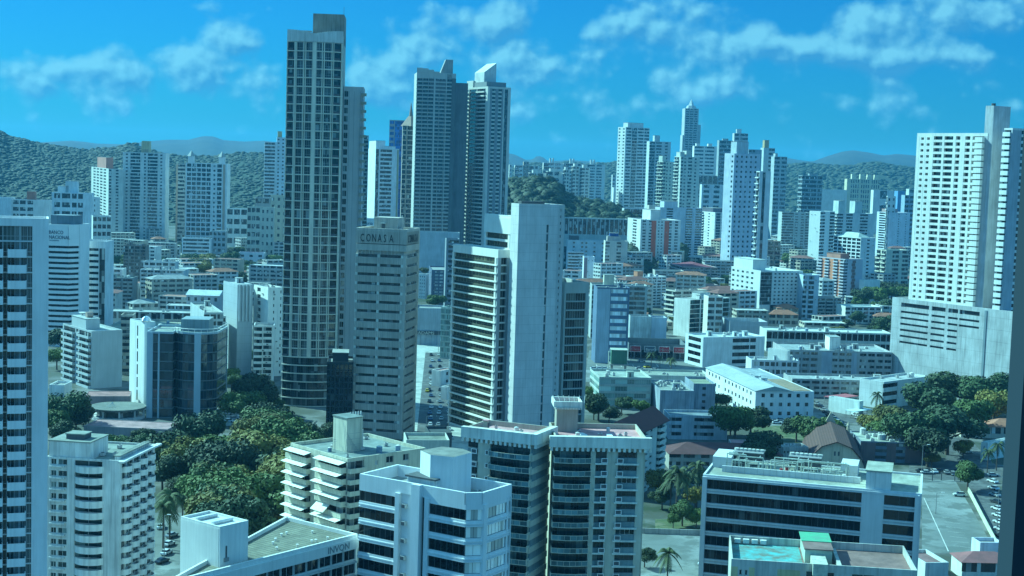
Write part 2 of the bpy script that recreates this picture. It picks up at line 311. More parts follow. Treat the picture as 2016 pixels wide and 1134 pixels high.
def acmesh():
    if 'ac' not in WINMESH:
        b = MB(); b.box(0, .95, -.45, 0, 0, .65, wallmat((.6, .6, .57), key='metal_casing')); b.box(.12, .83, -.47, -.451, .08, .57, wallmat(DGREY)); WINMESH['ac'] = b.mesh('air_conditioner')
    return WINMESH['ac']
class B:
    """A volume with facade faces: R (right-hand visible), L (left-hand visible), E, K behind; faces 0..n-1 for other outlines."""
    def __init__(s, name, label, xc, yt, d, yaw, xl=None, xr=None, W=None, L=None, zb=0.0, cat='building', group=None,
                 wall=WHITE, wall2=None, core=None, t=.35, par=1.0, roof=ROOF, far=False, parent=None, foot=None, stain=.22, ztop=None, joint=0, wrough=.8, partname='wing'):
        s.far = far; s.t = t; s.par = par; s.yaw = R(yaw)
        if d < 0:
            v_ = ray(xc, yt); d = (-d-CAM_H)*v_.y/v_.z
        top = P(xc, yt, d); s.H = (top.z if ztop is None else ztop)-zb; s.zb = zb
        C = Vector((top.x, top.y, top.z))
        dR = Vector((math.cos(s.yaw), math.sin(s.yaw), 0)); dL = Vector((-math.sin(s.yaw), math.cos(s.yaw), 0))
        if xr is not None: W = along(C, dR, xr)
        if xl is not None: L = along(C, dL, xl)
        if W is None: W = 18.
        if L is None: L = 16.
        if not (2 < W < 260) or not (2 < L < 260): print('BAD SIZE', label, round(W, 1), round(L, 1)); W = min(max(W, 5), 120); L = min(max(L, 5), 120)
        s.W, s.L = W, L
        cc = C+dR*W/2+dL*L/2; PLACED.append((cc.x, cc.y, max(W, L)*.55))
        if foot is None: s.foot = [(0, 0), (W, 0), (W, L), (0, L)]; s.names = {'R': 0, 'E': 1, 'K': 2, 'L': 3}
        else: s.foot = foot(W, L) if callable(foot) else foot; s.names = {'R': 0, 'L': len(s.foot)-1}
        wm = Matrix.Translation((C.x, C.y, zb)) @ Matrix.Rotation(s.yaw, 4, 'Z')
        s.wm = wm; s.loc = Vector((C.x, C.y, zb))
        s.wallm = wallmat(wall, stain=stain, joint=joint, rough=wrough); s.wall2 = wallmat(wall2, stain=stain) if wall2 else s.wallm
        s.core = core or glassmat(); s.roofm = roofmat(roof)
        s.mb = MB(); s.name = name; s.count = {}; s.stuffmb = {}
        s.ex = []
        if far and parent is None:
            s.root = None
        else:
            s.root = empty(name if parent is None else partname, (0, 0, 0), 0)
            if parent is not None:
                s.root.parent = parent.root; lm = parent.wm.inverted() @ wm
                s.root.matrix_local = lm; s.stuffmb = {}
            else:
                s.root.location = (C.x, C.y, zb); s.root.rotation_euler = (0, 0, s.yaw)
        s.meta = (label, cat, group); s.parent = parent
        if s.root is not None and parent is None: tag(s.root, label, cat, group)
        n = len(s.foot); s.face_ = []
        for i in range(n):
            a = Vector(s.foot[i]); b2 = Vector(s.foot[(i+1) % n]); dd = (b2-a); ln = dd.length; dd.normalize()
            s.face_.append((a, dd, Vector((dd.y, -dd.x)), ln))
        s.short = []
        for i in range(n):
            d0 = s.face_[i][1]; d1 = s.face_[(i+1) % n][1]; cr = d0.x*d1.y-d0.y*d1.x
            s.short.append(max(0, cr)*t)
        # core prism (inset t)
        ins = []
        for i in range(n):
            a0, d0, n0, l0 = s.face_[i-1]; a1, d1, n1, l1 = s.face_[i]
            p0 = a0-n0*t; p1 = a1-n1*t; cr = d0.x*d1.y-d0.y*d1.x
            if abs(cr) < 1e-4: ins.append(p1)
            else:
                k = ((p1-p0).x*d1.y-(p1-p0).y*d1.x)/cr; ins.append(p0+d0*k)
        s.ins = [(p.x, p.y) for p in ins]
        s.zt = s.H-par
        cb = s.mb if far else MB()
        cb.prism(s.ins, 0, s.zt-.05, s.core, s.roofm)
        if not far: s.coremb = cb
        rb = s.mb if far else MB()
        rb.prism(s.ins, s.zt-.045, s.zt+.02, s.roofm); s.roofmb = rb
        for i in range(n): s.fb(s.mb, i, 0, None, s.zt, s.H, -t, 0, s.wallm, cut=True)
        s.done = set()
    def fi(s, f): return s.names.get(f, f)
    def flen(s, f): return s.face_[s.fi(f)][3]
    def fb(s, mb, f, u0, u1, z0, z1, o0, o1, mat, cut=False):
        i = s.fi(f); a, d, n, ln = s.face_[i]
        lim = ln-(s.short[i] if o1 <= .2 else 0)
        if u1 is None: u1 = lim
        if cut: u1 = min(u1, lim)
        def T(v):
            q = a+d*v[0]-n*v[1]; return (q.x, q.y, v[2])
        old = mb.T; mb.T = T; mb.box(u0, u1, -o1, -o0, z0, z1, mat); mb.T = old
    def fpart(s, name, me, f, u, z, out, cap=100):
        i = s.fi(f); a, d, n, ln = s.face_[i]; q = a+d*u+n*out
        ang = math.atan2(d.y, d.x)
        c = s.count.get(name, 0); s.count[name] = c+1
        if s.far or c >= cap:
            mb = s.mb if s.far else s.stuffmb.setdefault(name, MB())
            ca, sa = math.cos(ang), math.sin(ang); base = len(mb.v)
            mb.v += [(q.x+v.co.x*ca-v.co.y*sa, q.y+v.co.x*sa+v.co.y*ca, z+v.co.z) for v in me.vertices]
            mi = [mb.mi(mt) for mt in me.materials]
            for p in me.polygons: mb.f.append(tuple(base+k for k in p.vertices)); mb.m.append(mi[p.material_index])
            return None
        o = bpy.data.objects.new(name, me); COL.objects.link(o); o.parent = s.root; o.location = (q.x, q.y, z); o.rotation_euler = (0, 0, ang)
        return o
    def face(s, f, n, cols, z0=0.0, z1=None, sp=.42, pier=.25, glass=None, frame=None, nv=2, bdepth=1.3, brail=None, bkind='solid', bh=1.0,
             lastband=True, slab=0.0, nh=0):
        """cols: tokens <type><weight>[xN]; W wall, C coloured wall, G window over spandrel, B balcony, V glass strip, S small window, O open"""
        i = s.fi(f); s.done.add(i); t = s.t; ln = s.face_[i][3]; lim = ln-s.short[i]
        z1 = s.zt if z1 is None else z1; fh = (z1-z0)/n
        glass = glass or glassmat(); segs = []
        for tk in cols.split():
            ty = tk[0]; rest = tk[1:].split('x'); wgt = float(rest[0] or 1); rep = int(rest[1]) if len(rest) > 1 else 1
            for j in range(rep):
                segs.append((ty, wgt))
                if rep > 1 and j < rep-1 and ty != 'W': segs.append(('P', pier))
        tot = sum(x[1] for x in segs); u = 0
        for ty, wg in segs:
            ua, ub = u, min(u+lim*wg/tot, lim); u = ub; wd = ub-ua
            if wd < .05: continue
            if ty in 'WP': s.fb(s.mb, i, ua, ub, z0, z1+.02, -t, .04, s.wallm)
            elif ty == 'C': s.fb(s.mb, i, ua, ub, z0, z1+.02, -t, .05, s.wall2)
            elif ty == 'V':
                for k in range(n): s.fb(s.mb, i, ua, ub, z0+k*fh, z0+k*fh+.22, -t, -t+.12, s.wall2)
            elif ty == 'O': pass
            elif ty in 'GSD':
                for k in range(n):
                    zz = z0+k*fh; hb = sp*fh if ty != 'D' else .12*fh
                    if ty == 'S':
                        a2, b2 = ua+wd*.25, ub-wd*.25; hb = .38*fh; ht = fh*.42
                        s.fb(s.mb, i, ua, ub, zz, zz+hb, -t, 0, s.wallm); s.fb(s.mb, i, ua, ub, zz+hb+ht, zz+fh, -t, 0, s.wallm)
                        s.fb(s.mb, i, ua, a2, zz+hb, zz+hb+ht, -t, 0, s.wallm); s.fb(s.mb, i, b2, ub, zz+hb, zz+hb+ht, -t, 0, s.wallm)
                    else:
                        a2, b2 = ua, ub; ht = fh-hb; s.fb(s.mb, i, ua, ub, zz, zz+hb, -t, slab, s.wallm)
                    if not s.far:
                        s.fpart('window', winmesh(b2-a2-.04, ht-.04, glass, frame, nv if ty != 'S' else 1, nh), i, a2+.02, zz+hb+.02, -t+.1)
            elif ty == 'B':
                rail = brail or s.wallm
                for k in range(n):
                    zz = z0+k*fh
                    s.fb(s.mb, i, ua, ub, zz, zz+.3, -t, -.01, s.wallm)
                    s.fpart('balcony', balmesh(wd, bh, bdepth, s.wallm, rail, bkind), i, ua, zz+.3, 0)
                    if not s.far:
                        s.fpart('window', winmesh(wd-.3, fh-.4, glass, frame, nv, nh), i, ua+.15, zz+.32, -t+.1)
        # mirrored hidden faces get plain wall
    def rooftop(s, boxes):
        """boxes: (name, fx0, fx1, fy0, fy1, h[, mat]) fractions of the local box; stand on the roof deck"""
        W, L = s.W, s.L
        for bx in boxes:
            nm, a, b, c, d, h = bx[:6]; mt = bx[6] if len(bx) > 6 else s.wallm
            mb = s.mb if s.far else MB()
            mb.box(W*a, W*b, L*c, L*d, s.zt+.021, s.zt+h, mt)
            mb.box(W*a-.2, W*b+.2, L*c-.2, L*d+.2, s.zt+h, s.zt+h+.25, s.roofm)
            if not s.far: mb.build(nm, s.root)
    def clutter(s, n, seed=1, big=1.0):
        r = random.Random(seed); W, L = s.W, s.L; xs = [p[0] for p in s.ins]; ys = [p[1] for p in s.ins]
        for i in range(n):
            x = W*r.uniform(.12, .85); y = L*r.uniform(.12, .85); k = r.random(); mb = s.mb if s.far else MB(); z = s.zt+.021
            if k < .55:
                a = big*r.uniform(.9, 2.2); c = big*r.uniform(.8, 1.6); h = big*r.uniform(.8, 1.6)
                mb.box(x, x+a, y, y+c, z+.15, z+h, wallmat((.55, .56, .55), key='metal_casing')); mb.box(x+.1, x+a-.1, y+.1, y+c-.1, z, z+.15, wallmat(DGREY))
                mb.cyl(x+a/2, y+c/2, z+h, z+h+.12, min(a, c)*.38, wallmat(DGREY), 10); nm = 'air_conditioner'
            elif k < .75:
                rr = big*r.uniform(.7, 1.2); mb.cyl(x, y, z, z+rr*2, rr, wallmat((.20, .30, .42), key='tank_plastic') if r.random() < .4 else wallmat(OFFW), 12); mb.cyl(x, y, z+rr*2, z+rr*2.3, rr, wallmat(OFFW), 12, rr*.3); nm = 'water_tank'
            elif k < .9:
                a = big*r.uniform(2, 3.4); mb.box(x, x+a, y, y+a*.8, z, z+2.5, s.wallm); mb.box(x-.2, x+a+.2, y-.2, y+a*.8+.2, z+2.5, z+2.7, s.roofm); mb.box(x+a*.3, x+a*.3+.9, y-.03, y-.001, z, z+2.0, wallmat(DGREY)); nm = 'stair_housing'
            else:
                mb.cyl(x, y, z, z+5*big, .06*big, wallmat(GREYC), 5); mb.box(x-.6*big, x+.6*big, y-.04, y+.04, z+4*big, z+4.12*big, wallmat(GREYC)); nm = 'antenna'
            if not s.far: mb.build(nm, s.root)
    def wall_units(s, n, seed, k=16):
        r = random.Random(seed); fh = s.zt/max(1, n); me = acmesh()
        for q in range(k):
            f = 'R' if (r.random() < .6 or s.fi('L') not in s.done) else 'L'
            if s.fi(f) not in s.done: continue
            s.fpart('air_conditioner', me, f, r.uniform(.6, max(.7, s.flen(f)-1.6)), (r.randrange(max(1, n))+.12)*fh, .06)
    def text(s, txt, f, u, z, h, mat, out=.08, depth=.12, sx=1.0, name='sign_lettering'):
        i = s.fi(f); a, d, n, ln = s.face_[i]
        cu = bpy.data.curves.new(name, 'FONT'); cu.body = txt; cu.size = h*1.38; cu.extrude = depth/2; cu.resolution_u = 2; cu.space_line = 1.0
        tmp = bpy.data.objects.new('tmp', cu); me = bpy.data.meshes.new_from_object(tmp); bpy.data.objects.remove(tmp); bpy.data.curves.remove(cu)
        me.name = name; me.materials.clear(); me.materials.append(mat)
        q = a+d*u+n*out; o = bpy.data.objects.new(name, me); COL.objects.link(o)
        o.parent = s.root; o.location = (q.x, q.y, z); o.rotation_euler = (R(90), 0, math.atan2(d.y, d.x)); o.scale = (sx, 1, 1)
        return o
    def finish(s):
        for i in range(len(s.foot)):
            if i not in s.done: s.fb(s.mb, i, 0, None, 0, s.zt-.01, -s.t, 0, s.wallm)
        if s.far and s.root is None:
            o = s.mb.build(s.name); o.location = s.loc; o.rotation_euler = (0, 0, s.yaw); tag(o, *s.meta); s.root = o
        elif s.far:
            s.mb.build('facade', s.root)
        else:
            s.mb.build('wall', s.root); s.coremb.build('glazing', s.root); s.roofmb.build('roof', s.root)
            for nm, mb in s.stuffmb.items():
                o = mb.build(nm, s.root)
                if o: o['kind'] = 'stuff'
        return s
def far(name, label, xc, yt, d, yaw, xl, xr, n, rc, lc, wall=WHITE, group=None, sp=.45, pent=None, clut=0, bh=.9, bdepth=1.2, lcn=None, bkind='solid', roofcol=ROOF, pier=.25, **k):
    b = B(name, label, xc, yt, d, yaw, xl=xl, xr=xr, wall=wall, far=True, group=group, roof=roofcol, **k)
    if rc: b.face('R', n, rc, pier=pier, sp=sp, bh=bh, bdepth=bdepth, bkind=bkind)
    if lc: b.face('L', lcn or n, lc, pier=pier, sp=sp, bh=bh, bdepth=bdepth, bkind=bkind)
    if pent: b.rooftop(pent)
    if clut: b.clutter(clut, int(xc)*7+int(yt), 1.3)
    return b.finish()
def near(name, label, xc, yt, d, yaw, xl, xr, n, rc, lc, wall=WHITE, group=None, sp=.42, pent=None, clut=0, bh=1.0, bdepth=1.3, frame=None, glass=None, nv=2, bkind='solid', brail=None, nh=0, fin=True, lcn=None, pier=.25, **k):
    b = B(name, label, xc, yt, d, yaw, xl=xl, xr=xr, wall=wall, group=group, **k)
    if rc: b.face('R', n, rc, pier=pier, sp=sp, bh=bh, bdepth=bdepth, frame=frame, glass=glass, nv=nv, bkind=bkind, brail=brail, nh=nh)
    if lc: b.face('L', lcn or n, lc, pier=pier, sp=sp, bh=bh, bdepth=bdepth, frame=frame, glass=glass, nv=nv, bkind=bkind, brail=brail, nh=nh)
    if name.startswith('apartment') or name == 'hotel': b.wall_units(n, int(xc)+int(yt))
    if pent: b.rooftop(pent)
    if clut: b.clutter(clut, int(xc)*7+int(yt))
    return b.finish() if fin else b
# ------------------------------------------------------------------ foreground buildings
STEEL = wallmat((.30, .31, .31), key='steel', rough=.5); DARK = wallmat(DGREY, key='dark_metal'); WHT = wallmat(WHITE); ALU = wallmat((.5, .53, .53), rough=.45, key='aluminium_trim')
TEALG = glassmat((.012, .03, .032), .06, .2, (.12, .16, .15)); BLACKG = glassmat((.003, .006, .008), .05, .10, (.05, .06, .06), spec=.35)
REFG = glassmat((.92, .95, .93), .45, .05, (.7, .75, .75), metal=.6)  # near-white pane colour stands in for bright reflections

# 1 left edge balcony tower
b = near('apartment_tower', 'light blue-white apartment tower cropped by the left edge of the photo, dark balconies', -50, 428, 262, 18, None, 96, 34, '',
         '', (.84, .84, .84), L=9, fin=False, par=1.4, stain=.12)
b.face('R', 34, 'G9 G7 G7 G2.4 G1 G3.6 G3 W8.2', sp=.05, frame=ALU, nv=3, glass=TEALG, nh=1)
fh = b.zt/34; w9 = b.flen('R')
for k in range(33):
    z = k*fh+.3
    for (ua, ub) in ((w9*.20, w9*.385), (w9*.445, w9*.70)):
        b.fpart('balcony', balmesh(ub-ua, 1.25, 1.7, b.wallm, None, 'solid'), 'R', ua, z, .05)
b.finish()
# 2 white block with curved bays
b = B('apartment_block', 'white apartment block with curved bay balconies beside the left edge tower', 236, 907, 345, 82, xl=92, xr=305, wall=(.70, .72, .70), stain=.35, roof=(.30, .32, .28), par=.5)
b.face('L', 13, 'W1.2 G1.6 W.5 G2.6 W2.2 G8 W4.6', sp=.5, frame=WHT, nv=2, glass=TEALG)
n = 13; fh = b.zt/n; ll = b.flen('L')
for k in range(n):
    b.fpart('balcony', balmesh(ll*.40, 1.35, 1.9, b.wallm, None, 'curve'), 'L', ll*.385, k*fh+.28, .02)
    b.fpart('sun_shade', balmesh(ll*.21, .12, .7, b.wallm, None, 'solid'), 'L', ll*.05, k*fh+fh*.42, .02)
b.face('R', 13, 'W.6 G1.3 W.4 G2 W.3 G2 W.4 G2 W.4 G1.6 W.7', sp=.4, frame=WHT, nv=2, glass=TEALG)
lr = b.flen('R')
for k in range(n):
    for q in range(4): b.fpart('balcony', balmesh(lr*.19, 1.15, 1.5, b.wallm, None, 'curve'), 'R', lr*(.07+.225*q), k*fh+.28, .02)
b.clutter(7, 77, .8)
b.rooftop([('stair_housing', .02, .5, .42, .98, 4.2), ('roof_hatch', .12, .3, .55, .8, 5.6, DARK), ('roof_terrace', .06, .9, .03, .1, 1.2)])
m_ = MB()
for i in range(16): m_.cyl(b.W*(.1+.055*i), .4, b.zt, b.zt+2.0, .035, STEEL, 5)
m_.box(b.W*.1, b.W*.93, .37, .43, b.zt+1.9, b.zt+1.96, STEEL); m_.build('roof_railing', b.root)
# roof overhang ledge
m_ = MB(); m_.box(-1.2, b.W+1.2, -1.4, -.06, b.zt+.1, b.zt+.5, b.wallm); m_.build('roof_overhang', b.root)
b.finish()
# 3 big flat metal roof at the bottom
def foot3(W, L):
    q = [Vector((c_.x+64.4, c_.y-275, 0)) for c_ in (G(372, 1102, 30), G(283, 1150, 30))]; a_, s_ = math.cos(R(52)), math.sin(R(52))
    p_ = [(v_.x*a_+v_.y*s_, -v_.x*s_+v_.y*a_) for v_ in q]
    return [(0, 0), (W, 0), (W, L), p_[0], p_[1]]
b = B('office_block', 'wide low office with ribbed grey metal roof and white penthouse box at bottom left', 330, 1146, 275, 52, xr=704, L=22.6, foot=foot3, wall=(.70, .72, .70), par=.9, t=.5, core=BLACKG, stain=.1, roof=(.24, .23, .17))
b.face('R', 8, 'G1x14', sp=.22, pier=.03, glass=BLACKG, frame=ALU, nv=2, z1=b.zt-2.2)
b.fb(b.mb, 'R', 0, None, b.zt-2.18, b.zt-.01, -.4, .5, b.wallm)
b.text('INVQN', 'R', b.flen('R')-9.6, b.zt-1.75, 1.5, wallmat((.22, .26, .28)), out=.54)
for k in range(8): b.fpart('sun_shade', balmesh(b.flen('R')-2, .12, 1.1, ALU, None, 'solid'), 'R', 1, k*(b.zt-2.2)/8+.5, .02)
rm = MB(); ribr = roofmat((.21, .21, .18), (.14, .14, .12), stripe=0, scale=.09, key='ribbed_roof')
for i in range(int(b.W/1.2)): rm.box(1+i*1.2, 1.14+i*1.2, .8, max(1.5, min(b.L, b.foot[3][1]+(b.L-b.foot[3][1])*(1+i*1.2-b.foot[3][0])/max(1, b.W-b.foot[3][0]))-1.2), b.zt+.0215, b.zt+.07, ribr)
b.roofm = ribr; rm.build('roof_rib', b.root)['kind'] = 'stuff'
r_ = random.Random(5)
for i in range(14):
    v = MB(); x = b.W*r_.uniform(.35, .95); y = b.L*r_.uniform(.1, .6); v.cyl(x, y, b.zt+.02, b.zt+.5, .16, WHT, 8); v.cyl(x, y, b.zt+.5, b.zt+.62, .3, WHT, 8); v.build('roof_vent', b.root)
# penthouse box (placed by its own corner)
p = B('penthouse', '', 432, 1022+2, 1, 0, W=5, L=5) if False else None
b.finish()
IW = b
ph = B('', '', 433, 1037, 289, 52, xl=356, xr=489, wall=(.74, .76, .74), parent=b, zb=b.zt-14, par=.5, partname='penthouse', stain=.12, roof=WHITE)
ph.face('R', 1, 'W1', z0=0); ph.face('L', 1, 'W1')
for yy in (.3, .7):
    v = MB(); v.tube((ph.W*.15, ph.L*yy, ph.zt+.35), (ph.W*.85, ph.L*yy, ph.zt+.35), .38, WHT, 12); v.build('duct', ph.root)
v = MB(); v.box(ph.W*.2, ph.W*.25, -.12, -.045, 15.2, 18.2, DARK); v.box(ph.W*.14, ph.W*.3, -.3, -.045, 15.0, 15.8, STEEL); v.build('cable_duct', ph.root)
ph.finish()
# 4 white and glass office with pale fins
def foot4(W, L): return [(2.6, 0), (W, 0), (W, L), (0, L), (0, 2.6)]
b = B('office_tower', 'pale blue-white office tower with wide dark window bands and bright reflecting right side', 938, 974, 297, 57, xl=708, xr=1008, foot=foot4, wall=(.72, .76, .78), par=2.6, t=.5, core=BLACKG, stain=.08, roof=(.36, .38, .36))
b.short[4] = 0
fr = wallmat((.12, .14, .15), key='mullion')
def bands(f, u0, u1, gl, nfl=13, z0=0, nv=5):
    fh = 3.75; z = b.zt-.1
    b.fb(b.mb, f, u0, u1, z-.9, b.zt+.02, -b.t, .0, b.wallm)
    z = b.zt-.9
    while z > 3:
        b.fpart('window', winmesh(u1-u0-.04, 2.35, gl, fr, nv), f, u0+.02, z-2.36, -.28)
        b.fb(b.mb, f, u0, u1, z-3.75, z-2.38, -.34, -.02, b.wallm); b.fb(b.mb, f, u0, u1, z-3.2, z-2.9, -.02, .18, b.wallm)
        b.fb(b.mb, f, u0, u1, z-3.7, z-3.5, -.02, .18, b.wallm)
        z -= 3.75
l4 = b.flen(3)
b.done.update({0, 3, 4})
bands(3, 0, l4*.36, BLACKG, nv=7)
b.fb(b.mb, 3, l4*.36, l4*.40, 0, b.zt+.02, -.5, .5, b.wallm)
b.fb(b.mb, 3, l4*.40, l4*.52, 0, b.zt+2, -.5, -.35, b.wallm)
b.fb(b.mb, 3, l4*.52, l4*.60, 0, b.zt+2.62, -.5, .9, b.wallm)
b.fb(b.mb, 3, l4*.60, l4*.63, 0, b.zt+2, -.5, -.4, TEALG)
b.fb(b.mb, 3, l4*.63, l4*.67, 0, b.zt+.02, -.5, .25, b.wallm)
bands(3, l4*.67, l4-.0, BLACKG, nv=6)
bands(4, 0, b.flen(4), REFG, nv=2)
l0 = b.flen(0)
b.fb(b.mb, 0, 0, l0*.12, 0, b.zt+.02, -.5, .35, b.wallm)
bands(0, l0*.12, l0*.84, REFG, nv=6)
b.fb(b.mb, 0, l0*.84, l0*.89, 0, b.zt+.02, -.5, .1, b.wallm); bands(0, l0*.89, l0*.94, BLACKG, nv=1); b.fb(b.mb, 0, l0*.94, l0-.5, 0, b.zt+.02, -.5, .4, b.wallm)
for k in range(11):
    v = MB(); i = 3; a, d_, n_, ln = b.face_[i]; q = a+d_*(l4*.44)+n_*.1
    v.box(-.5, .5, -.45, .4, 0, .9, ALU); v.box(-.42, .42, -.5, -.45, .1, .8, DARK); o = v.build('air_conditioner', b.root); o.location = (q.x, q.y, b.zt-3-k*3.75); o.rotation_euler = (0, 0, math.atan2(d_.y, d_.x))
# roof: faceted core
W, L = b.W, b.L; v = MB(); cx, cy = W*.58, L*.42
v.prism([(cx-3.6, cy-4), (cx+3.2, cy-4), (cx+5, cy-.5), (cx+4.2, cy+4.5), (cx-2.5, cy+5.5), (cx-5, cy+1)], b.zt+.021, b.zt+8.6, b.wallm, roofmat((.25, .25, .22)))
v.build('lift_housing', b.root)
v = MB(); v.box(W*.14, W*.42, L*.40, L*.62, b.zt+.021, b.zt+3.4, WHT); v.box(W*.12, W*.44, L*.38, L*.64, b.zt+3.4, b.zt+3.75, DARK); v.build('stair_housing', b.root)
v = MB(); v.gable(W*.38, W*.43, L*.33, L*.37, b.zt+3.8, .7, wallmat((.5, .10, .08), key='red_sheet')); v.build('red_cover', b.root)
b.clutter(9, 3, .6)
b.finish()
# 5 cream apartments with awnings
b = B('apartment_block', 'cream apartment block with white awnings and rooftop water tower, behind the glass office', 684, 903, 372, 43, xl=572, xr=838, wall=(.62, .60, .48), par=.9, roof=(.26, .30, .28), stain=.3)
b.face('L', 11, 'B5 W2 B.01 W.01 B6', sp=.3, bdepth=1.6, frame=WHT, nv=3, bh=1.15)
b.face('R', 11, 'B5 W3 S2 W2 G2.4 W3 G2 W5', sp=.4, bdepth=1.4, frame=WHT, nv=2)
fh = b.zt/11; ll = b.flen('L')
AW = wallmat((.80, .80, .72), key='awning_canvas', stain=.1)
def awning(wd, dp, drop):
    v = MB(); v.add([(0, 0, 0), (wd, 0, 0), (wd, -dp, -drop), (0, -dp, -drop), (0, 0, .06), (wd, 0, .06), (wd, -dp, -drop+.06), (0, -dp, -drop+.06)],
          [(0, 1, 2, 3), (7, 6, 5, 4), (3, 2, 6, 7), (1, 5, 6, 2), (0, 3, 7, 4), (0, 4, 5, 1)], AW); return v.mesh('awning')
a1 = awning(ll*.38, 2.3, .5); a2 = awning(ll*.45, 2.3, .5); a3 = awning(ll*.22, 2.4, 1.9)
for k in range(1, 12):
    b.fpart('awning', a1, 'L', ll*.01, k*fh-.1, 1.0 if k < 11 else .3)
    if k != 7: b.fpart('awning', a2, 'L', ll*.54, k*fh-.1, 1.0 if k < 11 else .3)
    else: b.fpart('awning', a3, 'L', ll*.56, k*fh-.1, 1.0)
W, L = b.W, b.L
b.rooftop([('stair_housing', .30, .46, .42, .62, 6.0), ('tank_housing', .28, .48, .40, .64, 9.0)])
v = MB(); v.box(W*.50, W*.58, L*.52, L*.66, b.zt+.021, b.zt+5, WHT); v.box(W*.52, W*.55, L*.515, L*.5199, b.zt+.03, b.zt+2.4, DARK); v.build('white_shed', b.root)
for q in range(5):
    v = MB(); x = W*(.50+.018*q); y = L*.6; v.tube((x, y, b.zt+5), (x+.4*(q-2), y, b.zt+9.5), .06, STEEL); v.box(x+.4*(q-2)-.15, x+.4*(q-2)+.15, y-.1, y+.1, b.zt+8, b.zt+9.6, WHT); v.build('antenna', b.root)
v = MB()
for q in range(9): v.tube((W*.2+q*.5, L*.3, b.zt+.1), (W*.25+q*.5, L*.42, b.zt+8-q*.8), .05, STEEL)
for q in range(4): v.box(W*.2, W*.2+5, L*.30, L*.30+.06, b.zt+1+q*1.5, b.zt+1.06+q*1.5, STEEL)
v.build('roof_ladder', b.root)
b.clutter(14, 9, .7); b.wall_units(11, 5, 30)
b.finish()
# 6 striped apartments, two wings
TEALW = (.20, .27, .28)
b = B('apartment_tower', 'twin-winged apartment tower with crenellated cream roof edge and maroon roof deck, centre foreground', 1092, 857, 333, 3, xr=1272, L=17, wall=(.46, .44, .36), wall2=TEALW, par=1.2, roof=(.72, .33, .33), stain=.2)
fasc = wallmat((.72, .74, .68)); b.wall2 = wallmat(TEALW)
ln = b.flen('R'); n = 15; fh = (b.zt-2.2)/n; z1 = b.zt-2.2
b.done.add(0); sw = wallmat((.60, .58, .48)); TE = wallmat((.22, .30, .32), key='teal_panel')
railg = glassmat((.10, .17, .18), .25, .0, spec=.4, key='rail_glass')
for k in range(n):
    z = k*fh
    b.fb(b.mb, 'R', 0, ln*.40, z, z+.3, -.35, -.01, TE)
    b.fpart('window', winmesh(ln*.38, fh-.4, TEALG, DARK, 5), 'R', ln*.01, z+.32, -.25)
    b.fb(b.mb, 'R', ln*.455, ln*.575, z, z+fh*.42, -.35, 0, TE)
    b.fpart('window', winmesh(ln*.118, fh*.56, TEALG, DARK, 3), 'R', ln*.456, z+fh*.425, -.25)
    b.fb(b.mb, 'R', ln*.70, ln*.91, z, z+fh*.5, -.35, 0, TE)
    b.fpart('window', winmesh(ln*.208, fh*.48, TEALG, DARK if k % 4 else WHT, 4), 'R', ln*.701, z+fh*.505, -.25)
    # railing balcony with slightly angled ends
    b.fpart('balcony', balmesh(ln*.40, 1.25, 2.1, sw, railg, 'bowrail'), 'R', ln*.0, z+.3, .05)
    b.fpart('ledge', balmesh(ln*.14, .10, .9, fasc, None, 'solid'), 'R', ln*.445, z+.2, .05)
    b.fpart('ledge', balmesh(ln*.26, .10, .9, fasc, None, 'solid'), 'R', ln*.67, z+.2, .05)
acm = MB(); acm.box(0, 1.5, -.9, -.82, 0, .16, WHT); acm.box(0, 1.5, -.9, -.82, 1.0, 1.16, WHT); acm.box(0, .16, -.9, -.82, .16, 1.0, WHT); acm.box(1.34, 1.5, -.9, -.82, .16, 1.0, WHT); acm.box(.16, 1.34, -.8, 0, .16, 1.0, DARK); acm = acm.mesh('air_conditioner_frame')
for k in range(n):
    b.fpart('air_conditioner_frame', acm, 'R', ln*.515, k*fh+.35, .1); b.fpart('air_conditioner_frame', acm, 'R', ln*.685, k*fh+.35, .1)
b.fb(b.mb, 'R', ln*.40, ln*.455, 0, z1, -.35, .5, sw)
b.fb(b.mb, 'R', ln*.575, ln*.70, 0, z1, -.35, .35, sw)
b.fb(b.mb, 'R', ln*.91, ln-.35, 0, z1, -.35, .1, sw)
def crenel(bb, f, sh=0):
    ln = bb.flen(f); bb.fb(bb.mb, f, -1.2, ln+1.2-sh, bb.zt-1.3, bb.H+.01, .06, 1.4, fasc)
    x = -1.0
    while x < ln+1.0-sh: bb.fb(bb.mb, f, x, x+.6, bb.zt-2.15, bb.zt-1.302, .7, 1.3, fasc); x += 1.2
b.fb(b.mb, 'R', 0, None, z1, b.zt-.001, -.35, 0, b.wallm)
crenel(b, 'R')
# left flank of right wing
b.face('L', n, 'G1 W2 G1', z1=z1, sp=.45, frame=DARK, glass=TEALG); b.fb(b.mb, 'L', 0, None, z1+.03, b.zt-.001, -.35, 0, b.wallm)
b.rooftop([('lift_housing', .06, .30, .66, .98, 6.0, wallmat((.42, .39, .33)))])
v = MB(); W, L = b.W, b.L
for (x0, x1, y0, y1) in ((.02, .34, .60, .63), (.02, .34, 1.01, 1.04), (.02, .04, .63, 1.01), (.32, .34, .63, 1.01)): v.box(W*x0, W*x1, L*y0, L*y1, b.zt+6, b.zt+7.4, fasc)
for q in range(18): v.box(W*(.025+.0175*q), W*(.025+.0175*q)+.22, L*.575, L*.60, b.zt+5.6, b.zt+6.0, fasc)
for q in range(7): v.tube((W*.05+q*1.1, L*.64, b.zt+6.6), (W*.03+q*1.3, L*1.0, b.zt+7.8), .07, STEEL)
v.build('roof_frame', b.root)
